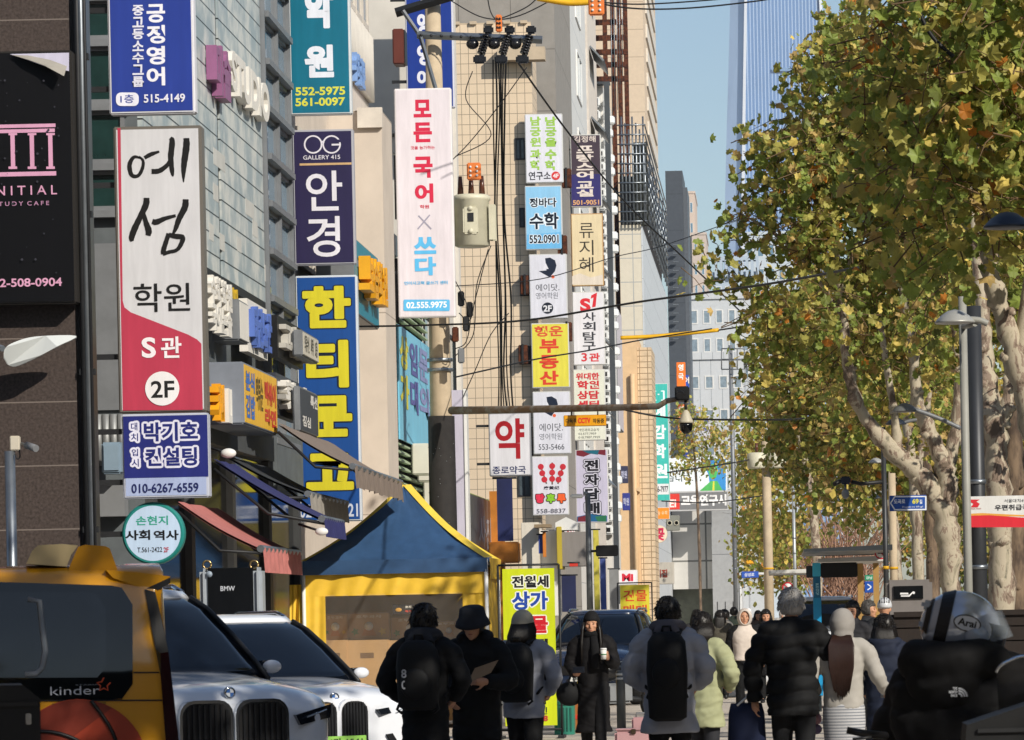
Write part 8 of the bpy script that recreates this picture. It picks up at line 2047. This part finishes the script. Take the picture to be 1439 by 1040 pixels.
# the rider
rd = person('helmeted rider in a black padded jacket, seen from behind at lower right', 1352, 17.6, 1.74, 150, '#0b0b0d', bulk=1.75, puff=.02, step=.16, coat_len=.6, hair=None, hood='down', z=-.075, turn=-55, lean=-.05, group=None, arms={1: ((.36, -.1, 1.16), (.3, -.42, 1.05), (0, -1, 0), (0, 0, -1), .9), -1: ((-.36, -.1, 1.16), (-.3, -.42, 1.05), (0, -1, 0), (0, 0, -1), .9)})
def crash(o):
    # own space of the head: -Y is where the rider looks
    hd = Vector((0, .0, 1.575)); Mh = Matrix.Translation(hd) @ Matrix.Rotation(R(-62), 4, 'Z') @ Matrix.Rotation(R(14), 4, 'X')
    HW = mat('helmet_silver', '#aeb6c4', .12, .35, .06, 3, coat=1.)
    def fn(v):
        u = Vector(v)
        if u.z < -.08: u.z = -.08 + (u.z + .08) * .55
        if u.y < -.05 and u.z < -.02: u.y -= .025 * min(1, (-.02 - u.z) / .06)
        return u
    m = MB(Mh); m.ball((0, .01, .02), (.133, .165, .15), HW, 32, 22, fn); m.build('shell', o, local=True)
    m = MB(Mh)
    for q in (-1, 1):
        P = [(q * .1, -.115, .02), (q * .09, -.135, .05), (q * .05, -.16, .06), (0, -.166, .062)]
    A = [(.108 * math.sin(R(t)), -.168 * math.cos(R(t)) * .94 - .006) for t in range(-72, 73, 12)]
    m.add([(x, y - .012, .065) for x, y in A] + [(x * 1.02, y - .016, -.035) for x, y in A], [(i, len(A) + i, len(A) + i + 1, i + 1) for i in range(len(A) - 1)], mat('visor_opening', '#0b0c0f', .1, coat=1.), True); m.build('eye_port', o, local=True)
    m = MB(Mh @ Matrix.Rotation(R(-28), 4, 'X')); A = [(.142 * math.sin(R(t)), -.178 * math.cos(R(t))) for t in range(-78, 79, 12)]
    m.add([(x, y - .004, .05) for x, y in A] + [(x * 1.01, y - .02, -.065) for x, y in A] , [(i, len(A) + i, len(A) + i + 1, i + 1) for i in range(len(A) - 1)], mat('clear_shield', '#aab4bd', .05, alpha=.3, var=0, coat=1.), True); m.build('face_shield', o, local=True)
    for q in (-1, 1):
        m = MB(Mh); m.ball((q * .132, -.06, .0), (.014, .05, .045), mat('visor_pod', '#8d98a8', .2, coat=1.), 14, 8); m.build('shield_pivot', o, local=True)
    # black side stripes and rear vents
    m = MB(Mh)
    for y0, w_ in ((.085, .05), (.15, .02)):
        for i in range(12):
            t0, t1 = R(-35 + 130 * i / 12), R(-35 + 130 * (i + 1) / 12)
            def sp(t, y):
                s2 = math.sqrt(max(.02, 1 - ((y - .01) / .168) ** 2)); return Vector((-.138 * s2 * math.cos(t), y, .02 + .155 * s2 * math.sin(t)))
            m.add([sp(t0, y0 - w_ / 2), sp(t1, y0 - w_ / 2), sp(t1, min(y0 + w_ / 2, .168)), sp(t0, min(y0 + w_ / 2, .168))], [(0, 1, 2, 3)], BLACK)
    m.build('stripe', o, local=True)
    m = MB(Mh); m.box((-.05, .13, .06), (.05, .185, .10), HW, .012); m.box((-.045, .15, -.02), (.045, .178, .02), mat('visor_pod'), .01); m.build('rear_vent', o, local=True)
    m = MB(Mh @ Matrix.Translation((-.1385, -.01, .045)) @ Matrix.Rotation(R(-8), 4, 'Y'))
    a1, a2 = Vector((0, -1, 0)), Vector((0, 0, 1))
    m.flat([(.056 * math.cos(t), .034 * math.sin(t)) for t in [2 * math.pi * i / 32 for i in range(32)]], (-.003, 0, 0), a1, a2, BLACK)
    m.flat([(.051 * math.cos(t), .029 * math.sin(t)) for t in [2 * math.pi * i / 32 for i in range(32)]], (-.0045, 0, 0), a1, a2, vinyl('#c9ced6'))
    m.write('Arai', (-.006, 0, .002), a1, a2, .075, .03, BLACK, .03); m.build('lettering', o, local=True)
    m = MB(Mh); m.tube([(-.1, .05, -.1), (-.06, .12, -.105), (0, .145, -.105), (.06, .12, -.105), (.1, .05, -.1)], .014, BLACK, 8); m.build('neck_roll', o, local=True)
worn('crash_helmet', 'silver and black motorcycle helmet with oval badge and raised clear shield', 'helmet', rd, crash)
def tnf(o):
    pass
# white mark on the back of the jacket, laid on its surface
coat_ = [c_ for c_ in rd.children if c_.name.startswith('coat')][0]
hoodm = MB(); hoodm.tube(smoothline([(-.17, .02, 1.44), (-.13, .13, 1.47), (0, .18, 1.46), (.13, .13, 1.47), (.17, .02, 1.44)], 5), [.05] + [.085] * 19 + [.05], cloth('cloth_0b0b0d', '#0b0b0d'), 14); hoodm.ball((0, .17, 1.37), (.17, .07, .11), cloth('cloth_0b0b0d', '#0b0b0d'), 18, 12)
fuse(hoodm, 'hood', rd, .013, 5, (0, 1, .012, 0, 2))
m = MB(); M_ = Matrix.Translation(rd.location) @ Matrix.Rotation(rd.rotation_euler.z, 4, 'Z') @ Matrix.Diagonal((*rd.scale, 1))
wv = [M_ @ v.co for c_ in rd.children if c_.name.startswith(('coat', 'hood')) for v in c_.data.vertices]
q0 = at(1347, 973, 17.3)
near = [v.y for v in wv if abs(v.x - q0.x) < .07 and abs(v.z - q0.z) < .05]
q = at(1347, 973, min(near) - .004) if near else q0
for i, (tx, wd) in enumerate((('THE', .018), ('NORTH', .034), ('FACE', .026))): m.write(tx, q + Vector((-.022 + (.008, 0, .004)[i], 0, .016 - .014 * i)), AX, AZ, wd, .011, vinyl('#c3c6cc'), .04)
for r0, r1 in ((.010, .017), (.020, .027), (.030, .037)):
    P = [q + Vector((.0 + r * math.cos(R(a)), 0, -.018 + r * math.sin(R(a)))) for a in range(0, 91, 10) for r in (r0, r1)]
    m.add(P, [(2 * i, 2 * i + 1, 2 * i + 3, 2 * i + 2) for i in range(9)], vinyl('#c3c6cc'))
lm = m.build('lettering', None); lm.parent = rd; lm.matrix_parent_inverse = M_.inverted()
# ------------------------------------------------------------------ the air
hz = bpy.data.materials.new('haze_air'); hz.use_nodes = True
hn = hz.node_tree; hn.nodes.remove(hn.nodes['Principled BSDF'])
pvn = hn.nodes.new('ShaderNodeVolumePrincipled'); pvn.inputs['Color'].default_value = (.72, .84, 1, 1); pvn.inputs['Density'].default_value = .000085; pvn.inputs['Anisotropy'].default_value = 0.
hn.links.new(pvn.outputs[0], hn.nodes['Material Output'].inputs['Volume'])
m = MB(); m.box((-450, -150, -1.7), (650, 3150, 760), hz); m.build('haze', kind='stuff')
